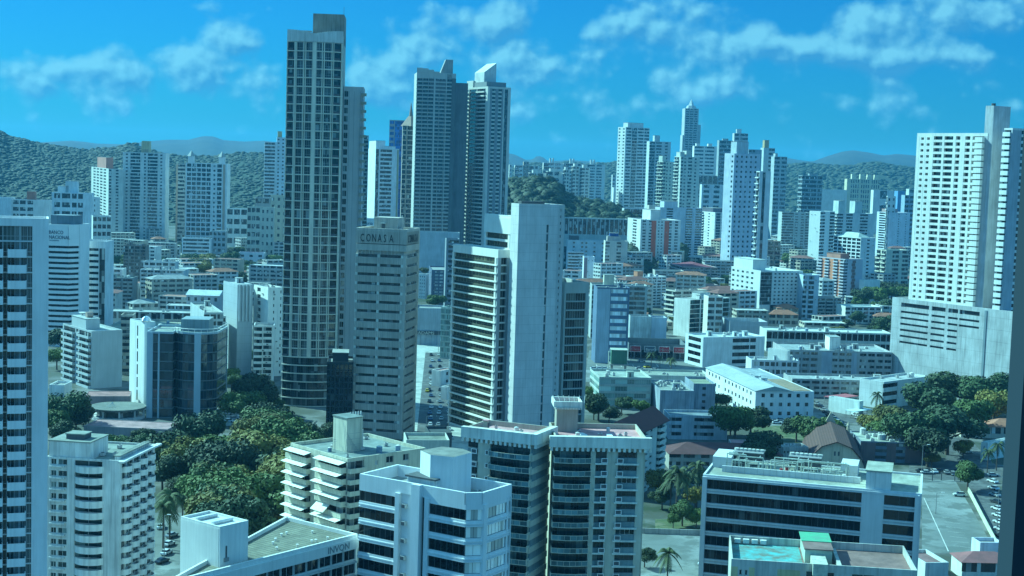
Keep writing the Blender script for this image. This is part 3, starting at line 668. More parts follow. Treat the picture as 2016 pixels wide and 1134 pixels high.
v = MB(); v.cyl(W*.33, L*.45, b.zt+.021, b.zt+.5, 1.5, WHT, 16, .4); v.build('skylight', b.root)
v = MB(); v.box(W*.6, W*.66, L*.2, L*.4, b.zt+.021, b.zt+.6, WHT); v.build('skylight', b.root)
b.clutter(7, 31, .55)
b.finish()
RW = b
c = B('', '', 1050, 853, 331, 66, xl=922, xr=1084, wall=(.46, .44, .36), wall2=TEALW, par=1.2, roof=(.74, .38, .37), parent=b, partname='left_wing')
c.done.add(3); ln = c.flen('L'); z1 = c.zt-2.2; fh = z1/n
for k in range(n):
    z = k*fh
    c.fb(c.mb, 'L', ln*.0, ln*.17, z, z+fh*.5, -.35, 0, TE); c.fpart('window', winmesh(ln*.165, fh*.48, TEALG, DARK, 3), 'L', ln*.002, z+fh*.505, -.25)
    c.fb(c.mb, 'L', ln*.36, ln*.96, z, z+.3, -.35, -.01, TE); c.fpart('window', winmesh(ln*.59, fh-.4, TEALG, DARK, 6), 'L', ln*.365, z+.32, -.25)
    c.fpart('balcony', balmesh(ln*.62, 1.25, 2.1, sw, railg, 'bowrail'), 'L', ln*.37, z+.3, .05)
    c.fpart('air_conditioner_frame', acm, 'L', ln*.08, z+.35, .1); c.fpart('air_conditioner_frame', acm, 'L', ln*.30, z+.35, .1)
c.fb(c.mb, 'L', ln*.17, ln*.36, 0, z1, -.35, .3, sw); c.fb(c.mb, 'L', ln*.96, ln-.35, 0, z1, -.35, .04, sw); c.fb(c.mb, 'L', 0, None, z1, c.zt-.001, -.35, 0, c.wallm)
crenel(c, 'L', 1.2)
lr = c.flen('R'); c.done.add(0)
for k in range(n):
    z = k*fh; c.fb(c.mb, 'R', -1.0, lr-.35, z, z+fh*.44, -.35, .3, sw); c.fb(c.mb, 'R', 0, lr-.35, z+fh*.44, z+fh, -.35, 0, TE)
c.fb(c.mb, 'R', 0, None, z1, c.zt-.001, -.35, 0, c.wallm); crenel(c, 'R'); c.clutter(5, 41, .55)
c.finish()
# 7 dark glass office on the right
b = B('office_block', 'dark glass office with pale blue-grey horizontal bands and rooftop chillers, lower right', 1815, 972, 366, 74, xl=1384, L=40, W=26, wall=(.58, .62, .64), par=.5, t=.5, core=BLACKG, stain=.1, roof=(.42, .44, .36))
ln = b.flen('L'); b.done.add(3); u = ln-.5
b.fb(b.mb, 'L', 0, 1.2, 0, b.zt+.02, -.5, .7, b.wallm); b.fb(b.mb, 'L', ln-1.6, ln-.5, 0, b.zt+.02, -.5, .7, b.wallm)
b.fb(b.mb, 'L', ln*.735, ln*.835, 0, b.zt+.02, -.5, .3, b.wallm)
z = b.zt-.6; b.fb(b.mb, 'L', 1.2, ln-1.6, z, b.zt-.001, -.5, .4, b.wallm)
for k in range(9):
    for (a0, a1, nv) in ((1.2, ln*.735, 26), (ln*.835, ln-1.6, 2)):
        b.fpart('window', winmesh(a1-a0-.05, 2.55, BLACKG, fr, nv), 'L', a0+.02, z-2.57, -.3)
        b.fb(b.mb, 'L', a0, a1, z-3.75, z-2.6, -.4, -.02, b.wallm); b.fb(b.mb, 'L', a0, a1, z-2.95, z-2.62, -.02, .38, b.wallm); b.fb(b.mb, 'L', a0, a1, z-3.72, z-3.4, -.02, .38, b.wallm)
    z -= 3.75
W, L = b.W, b.L
v = MB(); v.box(W*.30, W*.32, L*.28, L*.93, b.zt+.021, b.zt+1.7, b.wallm); v.build('parapet', b.root)
v = MB(); v.box(W*.02, W*.5, L*.14, L*.25, b.zt+.021, b.zt+5, WHT); v.box(W*.01, W*.51, L*.135, L*.255, b.zt+5, b.zt+5.3, b.roofm); v.build('stair_housing', b.root)
v = MB(); v.box(W*.55, W*.9, L*.3, L*.38, b.zt+.021, b.zt+3.4, b.wallm); v.build('plant_screen', b.root)
v = MB(); v.box(W*.5, W*.95, L*.9, L*.99, b.zt+.021, b.zt+3.0, b.wallm); v.build('plant_screen', b.root)
for (y0, y1) in ((.76, .9), (.48, .63)):
    v = MB(); v.box(W*.72, W*.92, L*y0, L*y1, b.zt+1.2, b.zt+3.6, DARK); v.box(W*.70, W*.94, L*y0-.2, L*y1+.2, b.zt+3.6, b.zt+3.8, STEEL)
    for q in range(7): v.cyl(W*.82, L*(y0+(y1-y0)*(q+.5)/7), b.zt+3.8, b.zt+4.3, .8, wallmat((.5, .53, .5), key='metal_casing'), 10)
    for q in range(4): v.box(W*.72+q*1.4, W*.72+q*1.4+.2, L*y0, L*y0+.2, b.zt+.02, b.zt+1.2, STEEL); v.box(W*.72+q*1.4, W*.72+q*1.4+.2, L*y1-.2, L*y1, b.zt+.02, b.zt+1.2, STEEL)
    v.build('chiller', b.root)
r_ = random.Random(11)
PG = wallmat((.52, .58, .52), rough=.5, key='pipe_paint')
for q in range(30):
    v = MB(); y = L*r_.uniform(.3, .88); x = W*r_.uniform(.36, .66); h = r_.uniform(1.2, 4.2)
    l_ = r_.uniform(3, 12); v.tube((x, y, b.zt+h), (x, min(y+l_, L*.92), b.zt+h), .16, PG, 8); v.tube((x, y, b.zt), (x, y, b.zt+h), .16, PG, 8); v.tube((x, min(y+l_, L*.92), b.zt), (x, min(y+l_, L*.92), b.zt+h), .16, PG, 8)
    v.tube((x, y+1, b.zt+h), (x+2.5, y+1, b.zt+h), .13, PG, 8); v.build('pipe', b.root)
for q in range(7):
    v = MB(); y = L*r_.uniform(.32, .88); x = W*r_.uniform(.36, .6); v.cyl(x, y, b.zt+.02, b.zt+1.6, .45, WHT if q % 3 else wallmat((.4, .05, .05)), 10); v.box(x-.6, x+.6, y-.6, y+.6, b.zt+.0205, b.zt+.3, WHT); v.build('pump', b.root)
v = MB()
for q in range(22): v.tube((W*.28, L*(.28+.03*q), b.zt), (W*.28, L*(.28+.03*q), b.zt+2.8), .04, STEEL, 4)
v.tube((W*.28, L*.28, b.zt+2.8), (W*.28, L*.91, b.zt+2.8), .04, STEEL, 4); v.build('roof_railing', b.root)
v = MB(); v.box(W*.03, W*.06, .6, L-.6, b.zt+.0205, b.zt+.35, roofmat((.6, .6, .4), (.3, .3, .22), scale=.8)); v.build('roof_edge_strip', b.root)
b.finish()
# 8 pastel building, bottom right
b = B('apartment_block', 'pastel yellow low block with peeling turquoise roof and rust-red terrace at bottom right', 1440, 1100, 300, -7, xr=1806, L=20, wall=(.52, .54, .50), wall2=(.56, .52, .30), par=1.6, t=.3, roof=(.30, .17, .15), stain=.35)
b.face('R', 10, 'C1.2 S1 S1 C1 W4 C4 W1 G5 W3 G4 W2 G3 W2', sp=.5, frame=WHT, glass=TEALG)
W, L = b.W, b.L
v = MB(); v.box(.35, W*.40, .35, L-.35, b.zt+.0205, b.zt+.06, roofmat((.07, .42, .42), (.14, .15, .12), scale=.35, key='peeling_paint')); v.build('turquoise_roof', b.root)
b.rooftop([('lift_housing', .41, .56, .30, .97, 3.0, wallmat((.40, .50, .42)))])
v = MB(); v.box(W*.40, W*.57, L*.6, L*1.0, b.zt+3.26, b.zt+3.4, roofmat((.06, .42, .22), (.1, .3, .2), scale=.5, key='green_membrane')); v.build('green_roof', b.root)
v = MB(); v.box(W*.44, W*.52, -1.5, L*.3, b.zt-.5, b.zt+2.0, roofmat((.62, .64, .52), (.35, .36, .3), scale=.7)); v.build('stair_shaft', b.root)
for q in range(4): v = MB(); v.box(W*(.03+.05*q), W*(.03+.05*q)+1.3, L*.93, L*.97, b.zt+.3, b.zt+1.2, WHT); v.build('air_conditioner', b.root)
v = MB(); v.box(W*.58, W*.60, L*.0+.3, L*.75, b.zt+.0205, b.zt+1.4, b.wallm); v.build('parapet', b.root)
b.finish()
# 9 white apartments with maroon roof behind building 6
b = B('apartment_block', 'white apartment block with steep maroon sheet roof behind the twin-winged tower', 1240, 861, -21, 66, xl=1216, xr=1312, wall=(.60, .64, .60), par=.3, roof=(.12, .05, .06), stain=.25)
b.face('R', 9, 'G1.2 W1 B2.6 W1 S1.4 W1 B2 W.8', sp=.45, frame=WHT, glass=TEALG); b.face('L', 9, 'W1')
W, L = b.W, b.L
v = MB(); rm_ = roofmat((.12, .03, .03), (.08, .022, .022), scale=.15, key='maroon_sheet')
v.add([(-1, -1, b.zt+.3), (W+1, -1, b.zt+.3), (W+1, L+1, b.zt+5), (-1, L+1, b.zt+5), (-1, -1, b.zt+.1), (W+1, -1, b.zt+.1), (W+1, L+1, b.zt+.1), (-1, L+1, b.zt+.1)], [(0, 1, 2, 3), (4, 7, 6, 5), (0, 4, 5, 1), (1, 5, 6, 2), (2, 6, 7, 3), (3, 7, 4, 0)], rm_)
v.build('pitched_roof', b.root); b.finish()
# ------------------------------------------------------------------ middle distance
GRID = 32
# tall residential tower with curved front
def footM1(W, L):
    p = [(W*i/6, -3.2*math.sin(math.pi*i/6)*(1 if i < 6 else 0)) for i in range(7)]
    return [(x, y) for x, y in p]+[(W, L), (0, L)]
TWG = wallmat((.72, .69, .58), stain=.18)
M1G = glassmat((.012, .02, .022), .07, .35, (.16, .19, .19))
b = B('apartment_tower', 'tallest slender tower with gently bowed grid front and concrete block on top', 566, 66, 648, 4, xr=676, L=24, foot=footM1, wall=(.50, .49, .43), par=3.6, t=.5, stain=.15, core=M1G, roof=(.2, .2, .2))
n = 36; z0 = 22; fh = (b.zt-z0)/n
for i in range(6):
    b.done.add(i); ln = b.flen(i)
    for k in range(n+6):
        if k >= n: z = (k-n)*z0/6; h = z0/6
        else: z = z0+k*fh; h = fh
        b.fb(b.mb, i, 0, None, z-.14, z+.24, -.5, .45, TWG)
        if i in (0, 5) and k < n: b.fpart('balcony_rail', balmesh(ln*.6, 1.0, .1, DARK, None, 'solid'), i, ln*.1, z+.24, .3, cap=60)
        if i in (1, 2, 3, 4):
            b.fpart('window', winmesh(ln-.9, h-.45, M1G, DARK if k >= n else ALU, 4, 1), i, .45, z+.27, -.2)
    for (a, w_) in (((0, .35), (ln-.85, .4)) if i in (1, 2, 3, 4) else ((0, .3), (ln*.82, .6))):
        b.fb(b.mb, i, a, a+w_, z0, b.zt, -.5, .22, TWG)
b.fb(b.mb, 3, -.7, .9, z0, b.zt, -.5, .3, TWG)
b.fb(b.mb, 2, b.flen(2)-.9, b.flen(2)+.2, z0, b.zt, -.5, .29, TWG)
b.done.add(8); b.fb(b.mb, 8, 0, None, 0, b.zt-.01, -.5, 0, wallmat(WHITE))
W, L = b.W, b.L
v = MB(); v.box(W*.44, W*1.0, 4, L*1.0, b.zt+.02, b.H+9.5, wallmat((.36, .34, .29), stain=.35)); v.tube((W*.99, 6, b.H+9.5), (W*.99, 6, b.H+13), .08, DARK); v.build('lift_housing', b.root)
v = MB(); v.box(W*.22, W*.40, 1.5, 4, b.zt+.03, b.H+1.3, wallmat((.4, .4, .38))); v.box(W*.2, W*.43, 1.3, 4.2, b.H+1.3, b.H+1.7, ALU); v.build('roof_plant', b.root)
v = MB(); v.box(W*.55, W*.82, .5, 3.6, b.zt+.03, b.H+.5, wallmat((.4, .4, .38))); v.box(W*.53, W*.84, .4, 3.8, b.H+.5, b.H+.9, ALU); v.build('roof_plant', b.root)
for i in range(6):
    ln_ = b.flen(i)
    for q in range(4):
        xx = (i+(q+.5)/4)/6; hh = 1.6*abs(math.cos(xx*math.pi*1.0))+.2; b.fb(b.mb, i, ln_*q/4, ln_*(q+1)/4-.001, b.H+.002, b.H+hh, -.5, .1, wallmat((.62, .64, .62)))
    b.fb(b.mb, i, 0, ln_, b.zt+.3, b.H-.01, .002, .2, wallmat((.62, .64, .62)))
b.finish(); M1 = b
c = B('', '', 677, 170, 660, 4, xr=716, L=20, wall=(.46, .49, .50), wall2=(.30, .34, .36), par=2, parent=b, partname='rear_wing', stain=.1)
c.face('R', 38, 'W.3 G2.2 W.5 C.3 W2.2 C.3 W3 C.3 W1', sp=.3, frame=ALU, glass=M1G)
ln = c.flen('R')
for k in range(38): c.fpart('balcony', balmesh(2.4, 1.0, 2, wallmat((.3, .3, .24)), None, 'solid'), 'R', ln-1.0, (k+.5)*c.zt/38, .1)
c.finish()
near('office_block', 'black glass block squeezed between the tallest tower and the ribbed concrete tower', 644, 712, 575, 6, None, 696, 12, 'G1x6', None, wall=(.02, .03, .035), L=18, sp=.12, glass=BLACKG, frame=DARK,
     pent=[('lift_housing', .2, .8, .2, .8, 4)])
# ribbed concrete tower with letters
b = B('office_tower', 'beige ribbed concrete office tower with dark letters along its crown', 801, 452, 575, 79, xl=701, xr=827, wall=(.54, .49, .43), wall2=(.34, .33, .29), par=0.8, t=1.1, stain=.3, core=glassmat((.03, .04, .04), .1, .2), roof=(.42, .41, .33), partname='x')
CT = wallmat((.54, .49, .43), stain=.3); RIB = wallmat((.42, .38, .33), stain=.2); PALE = wallmat((.66, .66, .60))
n = 20; top = b.zt-9.5; fh = top/n
for f in ('L', 'R'):
    ln = b.flen(f); b.done.add(b.fi(f)); lim = ln-b.short[b.fi(f)]
    segs = ((0.0, .05, 0), (.05, .46, 1), (.46, .51, 0), (.51, .95, 1), (.95, 1.0, 0)) if f == 'L' else ((0, .12, 0), (.12, .9, 1), (.9, 1, 0))
    b.fb(b.mb, f, 0, None, b.zt-5.2, b.zt-.01, -1.1, .0, CT); b.fb(b.mb, f, 0, None, b.zt-8.0, b.zt-5.5, -1.1, -.1, CT); b.fb(b.mb, f, 0, None, top, b.zt-8.0, -1.1, -1.0, CT)
    for k in range(n):
        z = k*fh
        b.fb(b.mb, f, 0, None, z+.02, z+fh*.70, -1.1, 0, CT)
        for a, c_, w_ in segs:
            if w_:
                b.fpart('window', winmesh((c_-a)*lim-.1, fh*.3-.06, b.core, DARK, 6), f, a*lim+.05, z+fh*.70+.03, -.75)
            else: b.fb(b.mb, f, a*lim, min(c_*lim, lim), z+fh*.70, z+fh+.02, -1.1, .12 if f == 'L' else -.1, PALE if f == 'L' else CT)
        x = .4
        while x < lim-.3: b.fb(b.mb, f, x, x+.16, z+.1, z+fh*.66, 0, .09, RIB); x += .75
    x = .4
    while x < lim-.3: b.fb(b.mb, f, x, x+.18, b.zt-5.1, b.zt-.3, 0, .10, RIB); x += .75
    for a, c_, w_ in segs:
        if w_ and f == 'L':
            m0 = int((c_-a)*lim/1.5)
            for q in range(m0): b.fb(b.mb, f, a*lim+q*1.5, a*lim+q*1.5+.3, top+.02, b.zt-5.5, -1.0, -.3, CT)
DL = wallmat((.05, .06, .06), key='dark_letters')
lt = 'CONASA'
for q, ch in enumerate(lt): b.text(ch, 'L', b.flen('L')*(.09+.115*q), b.zt-4.5, 3.2, DL, out=.2, sx=.55)
for q, ch in enumerate(lt): b.text(ch, 'R', b.flen('R')*(.08+.125*q), b.zt-4.5, 3.2, DL, out=.2, sx=.6)
W, L = b.W, b.L
v = MB(); v.box(W*.25, W*.7, L*.25, L*.72, b.zt+.021, b.zt+5.0, CT); v.build('lift_housing', b.root)
v = MB(); v.box(W*.22, W*.24, L*.50, L*.56, b.zt+.021, b.zt+2.6, DARK); v.box(W*.20, W*.24, L*.48, L*.58, b.zt+2.6, b.zt+3, PALE); v.build('roof_door', b.root)
b.clutter(3, 4); b.finish()
# striped / slab / glass complex
SG = glassmat((.02, .025, .014), .12, .4, (.10, .10, .06), cell=(.8, .8, 3.4))
b = B('office_tower', 'tall office complex with blank blue-grey slab, striped sunlit wing and glass wing, centre', 981, 492, 585, GRID, xl=892, xr=1016, wall=(.74, .75, .70), wall2=(.36, .40, .42), par=3.2, t=.9, core=SG, stain=.12)
n = 22; fh = b.zt/n; ln = b.flen('L'); lim = ln-b.short[3]; b.done.update({0, 3})
for k in range(n):
    z = k*fh; b.fb(b.mb, 'L', 0, None, z, z+.5, -.9, .55, b.wallm); b.fb(b.mb, 'L', 0, None, z+.5, z+fh*.42, -.9, -.5, wallmat((.05, .055, .04)))
    b.fpart('window', winmesh(lim*.9, fh*.55, SG, wallmat((.3, .3, .2), key='bronze_mullion'), 14), 'L', lim*.05, z+fh*.43, -.6)
b.fb(b.mb, 'L', 0, lim*.03, 0, b.zt+.02, -.9, .2, b.wallm); b.fb(b.mb, 'L', lim*.965, lim, 0, b.zt+.02, -.9, .2, b.wallm)
b.face('R', n, 'C2.2 G4 C4.5', sp=.16, frame=ALU, glass=glassmat((.03, .03, .025), .1, .5, (.2, .19, .14)))
b.clutter(4, 8); b.finish(); MC = b
c = B('', '', 1007, 425, 592, GRID, xl=955, xr=1024, wall=(.74, .75, .70), wall2=(.36, .40, .42), par=1, t=.9, core=SG, parent=b, partname='upper_wing', stain=.1)
c.face('L', 25, 'W.6 G8 W.6', sp=.3, frame=None, glass=SG, z1=c.zt-6.5); c.fb(c.mb, 'L', 0, None, c.zt-6.48, c.zt-.01, -.9, .3, c.wallm)
c.face('R', 25, 'C3 G2 C1', sp=.2, frame=ALU); c.finish()
SLW = (.60, .60, .60)
c = B('', '', 1022, 401, 578, GRID-6, xr=1100, L=7, wall=SLW, par=1.2, t=.6, parent=b, partname='slab', stain=.16, joint=3.6)
n = 26; lr = c.flen('R'); lim = lr-c.short[0]; c.done.add(0)
c.fb(c.mb, 'R', 0, lim*.735, 0, c.zt+.01, -.6, 0, c.wallm); c.fb(c.mb, 'R', lim*.79, lim, 0, c.zt+.01, -.6, 0, c.wallm)
c.fb(c.mb, 'R', lim*.735, lim*.79, c.zt-7, c.zt+.01, -.6, 0, c.wallm)
for k in range(n-2):
    z = k*c.zt/n; c.fb(c.mb, 'R', lim*.735, lim*.79, z, z+.7, -.6, -.3, c.wallm); c.fpart('window', winmesh(lim*.05, c.zt/n-.8, glassmat((.03, .08, .10), .1, .3), DARK, 1), 'R', lim*.737, z+.75, -.45)
v = MB(); v.box(2, c.W*.7, 2, c.L-2, c.zt+.021, c.zt+2.2, DARK); v.build('roof_plant', c.root); c.finish()
c = B('', '', 1100, 403, 579+9, GRID-6, xr=1112, L=20, wall=(.48, .50, .50), par=1.2, t=.5, parent=b, partname='slab_edge', stain=.06); c.face('R', 36, 'W1 S1 W1', sp=.3); c.finish()
c = B('', '', 1112, 556, 600, GRID-8, xr=1160, L=22, wall=(.46, .46, .42), par=4.5, t=.6, core=BLACKG, parent=b, partname='glass_wing', stain=.1)
c.face('R', 16, 'W.8 G9 W.8', sp=.12, frame=ALU, glass=glassmat((.02, .022, .02), .06, .25, (.16, .15, .12), cell=(2.5, 2.5, 3.6)), nv=8, slab=.2); c.finish()

# green office and its neighbours between the two centre towers
near('office_block', 'pale green office slab with small windows, left of the striped wing', 890, 606, -29, 72, 868, 905, 9, 'W1 S1 W1', 'G1x10', wall=(.44, .52, .46), sp=.25, pier=.1, glass=glassmat((.2, .3, .28), .1, .3), roof=(.35, .4, .38))
b = near('office_block', 'grey office block with ADAMS lettering over its dark base, seen between the towers', 820, 606, 880, 2, None, 872, 8, 'W1', None, wall=(.36, .42, .46), L=20, core=BLACKG, fin=False, t=.3)
b.face('R', 4, 'G1', z0=b.zt*.42, sp=.5, glass=BLACKG); b.face('R', 1, 'D1x5', z1=b.zt*.40, glass=BLACKG); b.fb(b.mb, 'R', 0, None, b.zt*.30, b.zt*.40, .05, .8, wallmat((.06, .07, .08)))
b.text('ADAMS', 'R', 1.2, b.zt*.305, 1.9, PALE, out=.95, sx=1.15); b.finish()
near('apartment_block', 'dark blue block with white framed windows behind the street gap', 850, 531, -27, 6, 845, 897, 10, 'W1 G1 W.4 G1 W2 G1 W.5', 'W1', wall=(.10, .13, .20), L=14, frame=WHT, sp=.5, glass=glassmat((.2, .25, .28), .2, .6), group=None)
near('house', 'white narrow house with a small green hipped roof beyond the street', 838, 540, -20, 62, 822, 850, 7, 'W1', 'S1x4', wall=WHITE, sp=.4)
near('shop', 'white low shop with a pale red roof terrace beside the jammed street', 868, 730, -8, 60, 850, 894, 2, 'W1 S1 W1', 'W1', wall=(.70, .72, .70), roof=(.45, .25, .22), par=.5)
near('shop', 'white flat-roofed shop nearest the foot of the striped wing', 880, 762, -6, 60, 868, 900, 1, 'W1 S1 W1', 'W1', wall=(.8, .8, .78), par=.4)
near('warehouse', 'dark low building in the shade at the near end of the street', 845, 852, -9, 10, None, 890, 2, 'W1', None, wall=(.06, .08, .09), L=14, roof=(.06, .08, .09))
near('warehouse', 'low building with pale edge strip just behind the cream apartments', 800, 866, 500, 8, None, 885, 2, 'W1', None, wall=(.55, .58, .52), L=14, roof=(.20, .22, .18), par=1.0)

# ---- left middle
b = B('office_tower', 'white office tower with dark ribbon windows and bank lettering on its crown, left', 137, 437, 800, 8, W=1, L=1, wall=WHITE) if False else None
def footL1(W, L): return [(0, 0), (W*.40, 0), (W*.50, 3.6), (W, 3.6), (W, L), (0, L)]
def footL1(W, L): return [(0, 0), (W*.74, 0), (W, 6), (W, L), (0, L)]
b = B('office_tower', 'white office tower with dark ribbon windows and bank lettering on its crown, left', 95, 441, 820, -3, xr=150, L=22, foot=footL1, wall=(.72, .76, .78), par=4, t=.7, core=BLACKG, stain=.05)
n = 19; b.done.update({0, 1}); z1 = b.zt-8; fh = z1/n
for f in (0, 1):
    off = 0 if f == 0 else (0 if f == 1 else 0)
    b.fb(b.mb, f, 0, None, z1, b.zt-.01, -.7, 0, b.wallm)
    for k in range(n):
        b.fb(b.mb, f, 0, b.flen(f), k*fh, k*fh+fh*.55, -.7, 0, b.wallm)
        b.fpart('window', winmesh(b.flen(f)-.1, fh*.45-.04, BLACKG, DARK, max(2, int(b.flen(f)/3))), f, .05, k*fh+fh*.55+.02, -.55)
b.text('BANCO\nNACIONAL', 0, .4, b.zt-1.4, 2.0, wallmat((.05, .08, .14), key='sign_letters'), sx=.85, out=.15)
b.text('DE PANAMA', 0, .8, b.zt-5.4, .7, wallmat((.2, .3, .4)), out=.15)
v = MB(); v.prism([(b.W*.02, 3), (b.W*.8, 4), (b.W*.86, 7), (b.W*.86, 17), (b.W*.02, 17)], b.zt+.03, b.zt+9, wallmat((.16, .22, .27))); v.build('lift_housing', b.root)
b.finish()
b = B('', '', 150, 470, 815, -3, xr=208, L=20, wall=(.72, .76, .78), par=2, t=.5, core=BLACKG, parent=b, partname='low_wing', stain=.05) if False else None
near('office_block', 'white lower office wing with dark ribbon windows right of the bank tower', 150, 474, 845, 2, None, 208, 16, 'G1 W.03 O.25', None, wall=(.70, .75, .78), L=20, sp=.55, glass=BLACKG, clut=4, par=4, frame=None)
near('apartment_block', 'dull teal apartment block with ragged balconies beside the bank tower', 193, 545, -25, 3, None, 262, 9, 'W.5 B2 W.3 B2 W.3 B2', None, wall=(.30, .33, .33), L=16, frame=ALU, clut=5, roof=(.3, .36, .32), stain=.4)
near('apartment_block', 'brown concrete apartment block with dark glazing below the twin white towers', 243, 482, -38, 5, None, 287, 14, 'G1x4', None, wall=(.24, .22, .20), L=16, sp=.3, clut=3, roof=(.2, .22, .22), stain=.4)
near('apartment_block', 'grey-white apartment block with rows of paired windows and a service core', 276, 530, -27, 2, None, 362, 9, 'W.2 G1.4x3 C.8 G1.4x3 W.2', None, wall=(.56, .60, .62), wall2=(.30, .33, .33), L=18, frame=WHT, sp=.45, clut=6, par=.6)
near('apartment_block', 'small upper white block stepped behind the grey-white apartments', 282, 514, -31, 2, None, 345, 9, 'G1x5', None, wall=(.6, .64, .64), L=14, clut=5)
b = near('office_block', 'pink-grey three-storey hall with pale curved roof behind the mall', 367, 580, -18, -3, None, 431, 3, 'S1x5', None, wall=(.46, .46, .48), L=16, fin=False, par=.3)
v = MB(); v.gable(0, b.W, 0, b.L, b.zt+.2, 3, wallmat((.5, .58, .62), key='sheet_roof')); v.build('gable_roof', b.root); b.finish()
near('shopping_mall', 'long flat-roofed mall with beige roof behind the mirrored curved office', 195, 650, -14, 2, None, 392, 2, 'W1', None, wall=(.40, .42, .38), L=62, roof=(.42, .40, .30), clut=12, par=1.4)
near('shopping_mall', 'long metal duct-roofed hall at the far edge of the mall roof', 212, 612, -14, 2, None, 402, 2, 'G1x9', None, wall=(.36, .40, .40), L=14, roof=(.45, .48, .45), clut=6, par=.4)
# box block with balconies, 125-240
b = B('apartment_block', 'grey apartment block with stepped sunny balconies and blank end wall, left middle', 180, 652, -27, 38, xl=124, xr=241, wall=(.42, .47, .49), par=.8, roof=(.5, .52, .5), stain=.12)
b.face('L', 9, 'W.4 B4 W.3 G.8 W.3 B4', sp=.5, frame=WHT, bh=.9, bdepth=1.5); b.face('R', 9, 'W1')
b.rooftop([('lift_housing', .15, .6, .35, .85, 5)])
v = MB(); v.tube((b.W*.3, b.L*.5, b.zt+6.5), (b.W*.3+3, b.L*.5, b.zt+6.5), 1.4, wallmat((.45, .33, .28)), 12); v.build('water_tank', b.root)
v = MB(); v.cyl(b.W*.45, b.L*.8, b.zt+5.3, b.zt+6.6, .3, WHT, 10, 1.8); v.build('satellite_dish', b.root); b.finish()
near('apartment_block', 'beige block with deep shaded floors between the grey block and the mirrored office', 238, 620, -30, 8, None, 262, 9, 'G1', None, wall=(.40, .38, .32), L=12, sp=.5)
# mirrored curved office
def footL3(W, L):
    p = [(W*.28*math.sin(a), 7-7*math.cos(a)) for a in ()]
    pts = [(0, 0), (W*.36, 0)]
    for i in range(9):
        a = R(-62+i*15.5); pts.append((W*.66+W*.34*math.sin(a), 4.0-W*.34*math.cos(a)+W*.20))
    pts += [(W, L), (0, L)]
    return pts
CG = glassmat((.02, .035, .045), .05, .12, (.10, .13, .13), spec=.8)
b = B('office_tower', 'dark mirrored office with a rounded drum bay and pale vertical strips, left middle', 290, 652, 606, 3, xr=431, L=26, foot=footL3, wall=(.40, .50, .56), par=.9, t=.4, core=CG, stain=.08, roof=(.30, .34, .30))
n = 9; fh = b.zt/n
for i in range(len(b.foot)-1):
    if i == len(b.foot)-2: continue
    b.done.add(i); ln = b.flen(i)
    if ln < .4: continue
    for k in range(n):
        b.fb(b.mb, i, 0, ln, k*fh, k*fh+.35, -.4, .12, wallmat((.16, .19, .20)))
        b.fpart('window', winmesh(ln-.06, fh-.4, CG, DARK, 2), i, .03, k*fh+.37, -.25)
b.fb(b.mb, 0, 0, 2.4, 0, b.zt+.5, -.4, .5, b.wallm); b.fb(b.mb, 6, 0, b.flen(6), 0, b.zt+.5, -.4, .5, b.wallm)
b.fb(b.mb, 0, 4.5, 5.2, 0, b.zt+.5, -.4, .4, b.wallm)
v = MB(); q = b.foot
for a_, c_ in zip(q[:11], q[1:12]): v.tube((*a_, b.zt+2.2), (*c_, b.zt+2.2), .22, WHT, 6); v.tube((*a_, b.zt), (*a_, b.zt+2.2), .12, WHT, 6)
v.build('roof_railing', b.root)
v = MB(); v.box(b.W*.40, b.W*.8, b.L*.45, b.L*.95, b.zt+.03, b.zt+5, wallmat((.22, .3, .34))); v.build('lift_housing', b.root)
b.finish()
b = B('office_tower', 'pale service tower with slit windows and an added polished dome for the sun glint', 285, 634, 625, 40, xl=256, xr=306, wall=(.66, .72, .72), par=.6, core=BLACKG, wall2=(.80, .82, .8), stain=.08)
b.face('L', 9, 'C2.4 W.4 C3.4', sp=.3); b.face('R', 9, 'C1 W5', sp=.3)
for k in range(8): b.fpart('window', winmesh(1.0, 4.4, BLACKG, None, 1), 'L', b.flen('L')*.5, b.zt-6-k*5.6, .08)
v = MB(); mt, t_, bs = newmat('polished_steel'); bs.inputs['Metallic'].default_value = 1; bs.inputs['Roughness'].default_value = .13; bs.inputs['Base Color'].default_value = (.9, .9, .9, 1)
for j in range(6):
    a0, a1 = R(15*j), R(15*j+15); v.cyl(1.6, 1.8, b.zt+.8+2.2*math.sin(a0), b.zt+.8+2.2*math.sin(a1), 2.2*math.cos(a0), mt, 24, max(.02, 2.2*math.cos(a1)))
v.build('glint_dome', b.root, smooth=True); b.finish()  # polished dome added only to throw the sun glint
# round terrace
mb = MB(); rt = empty('restaurant', G(232, 822) , 0); tag(rt, 'low round pavilion with concrete roof disc and open terrace, in front of the mirrored office', 'restaurant')
v = MB(); v.cyl(0, 0, 4.2, 4.9, 11.5, wallmat((.17, .18, .16), stain=.4), 32); v.build('roof', rt)
v = MB(); v.cyl(0, 0, 0, 4.2, 8.5, glassmat((.03, .05, .05), .2, .3), 24); v.build('glazing', rt)
v = MB(); v.cyl(0, 0, 0, 1.2, 11, wallmat((.6, .6, .6)), 32); v.build('terrace', rt)
for q in range(10): v = MB(); a = 2*math.pi*q/10; v.box(10.7*math.cos(a)-.3, 10.7*math.cos(a)+.3, 10.7*math.sin(a)-.3, 10.7*math.sin(a)+.3, 1.2, 4.2, wallmat(OFFW)); v.build('column', rt)
for q in range(5): v = MB(); v.tube((-3+q*.8, -4, 4.9), (-1.5, -3, 7), .07, WHT); v.build('roof_strut', rt)
near('warehouse', 'long pink-red roofed shed in front of the round pavilion', 165, 838, -5, -4, None, 330, 1, 'W1', None, wall=(.35, .30, .30), L=15, roof=(.50, .27, .27), par=.2)
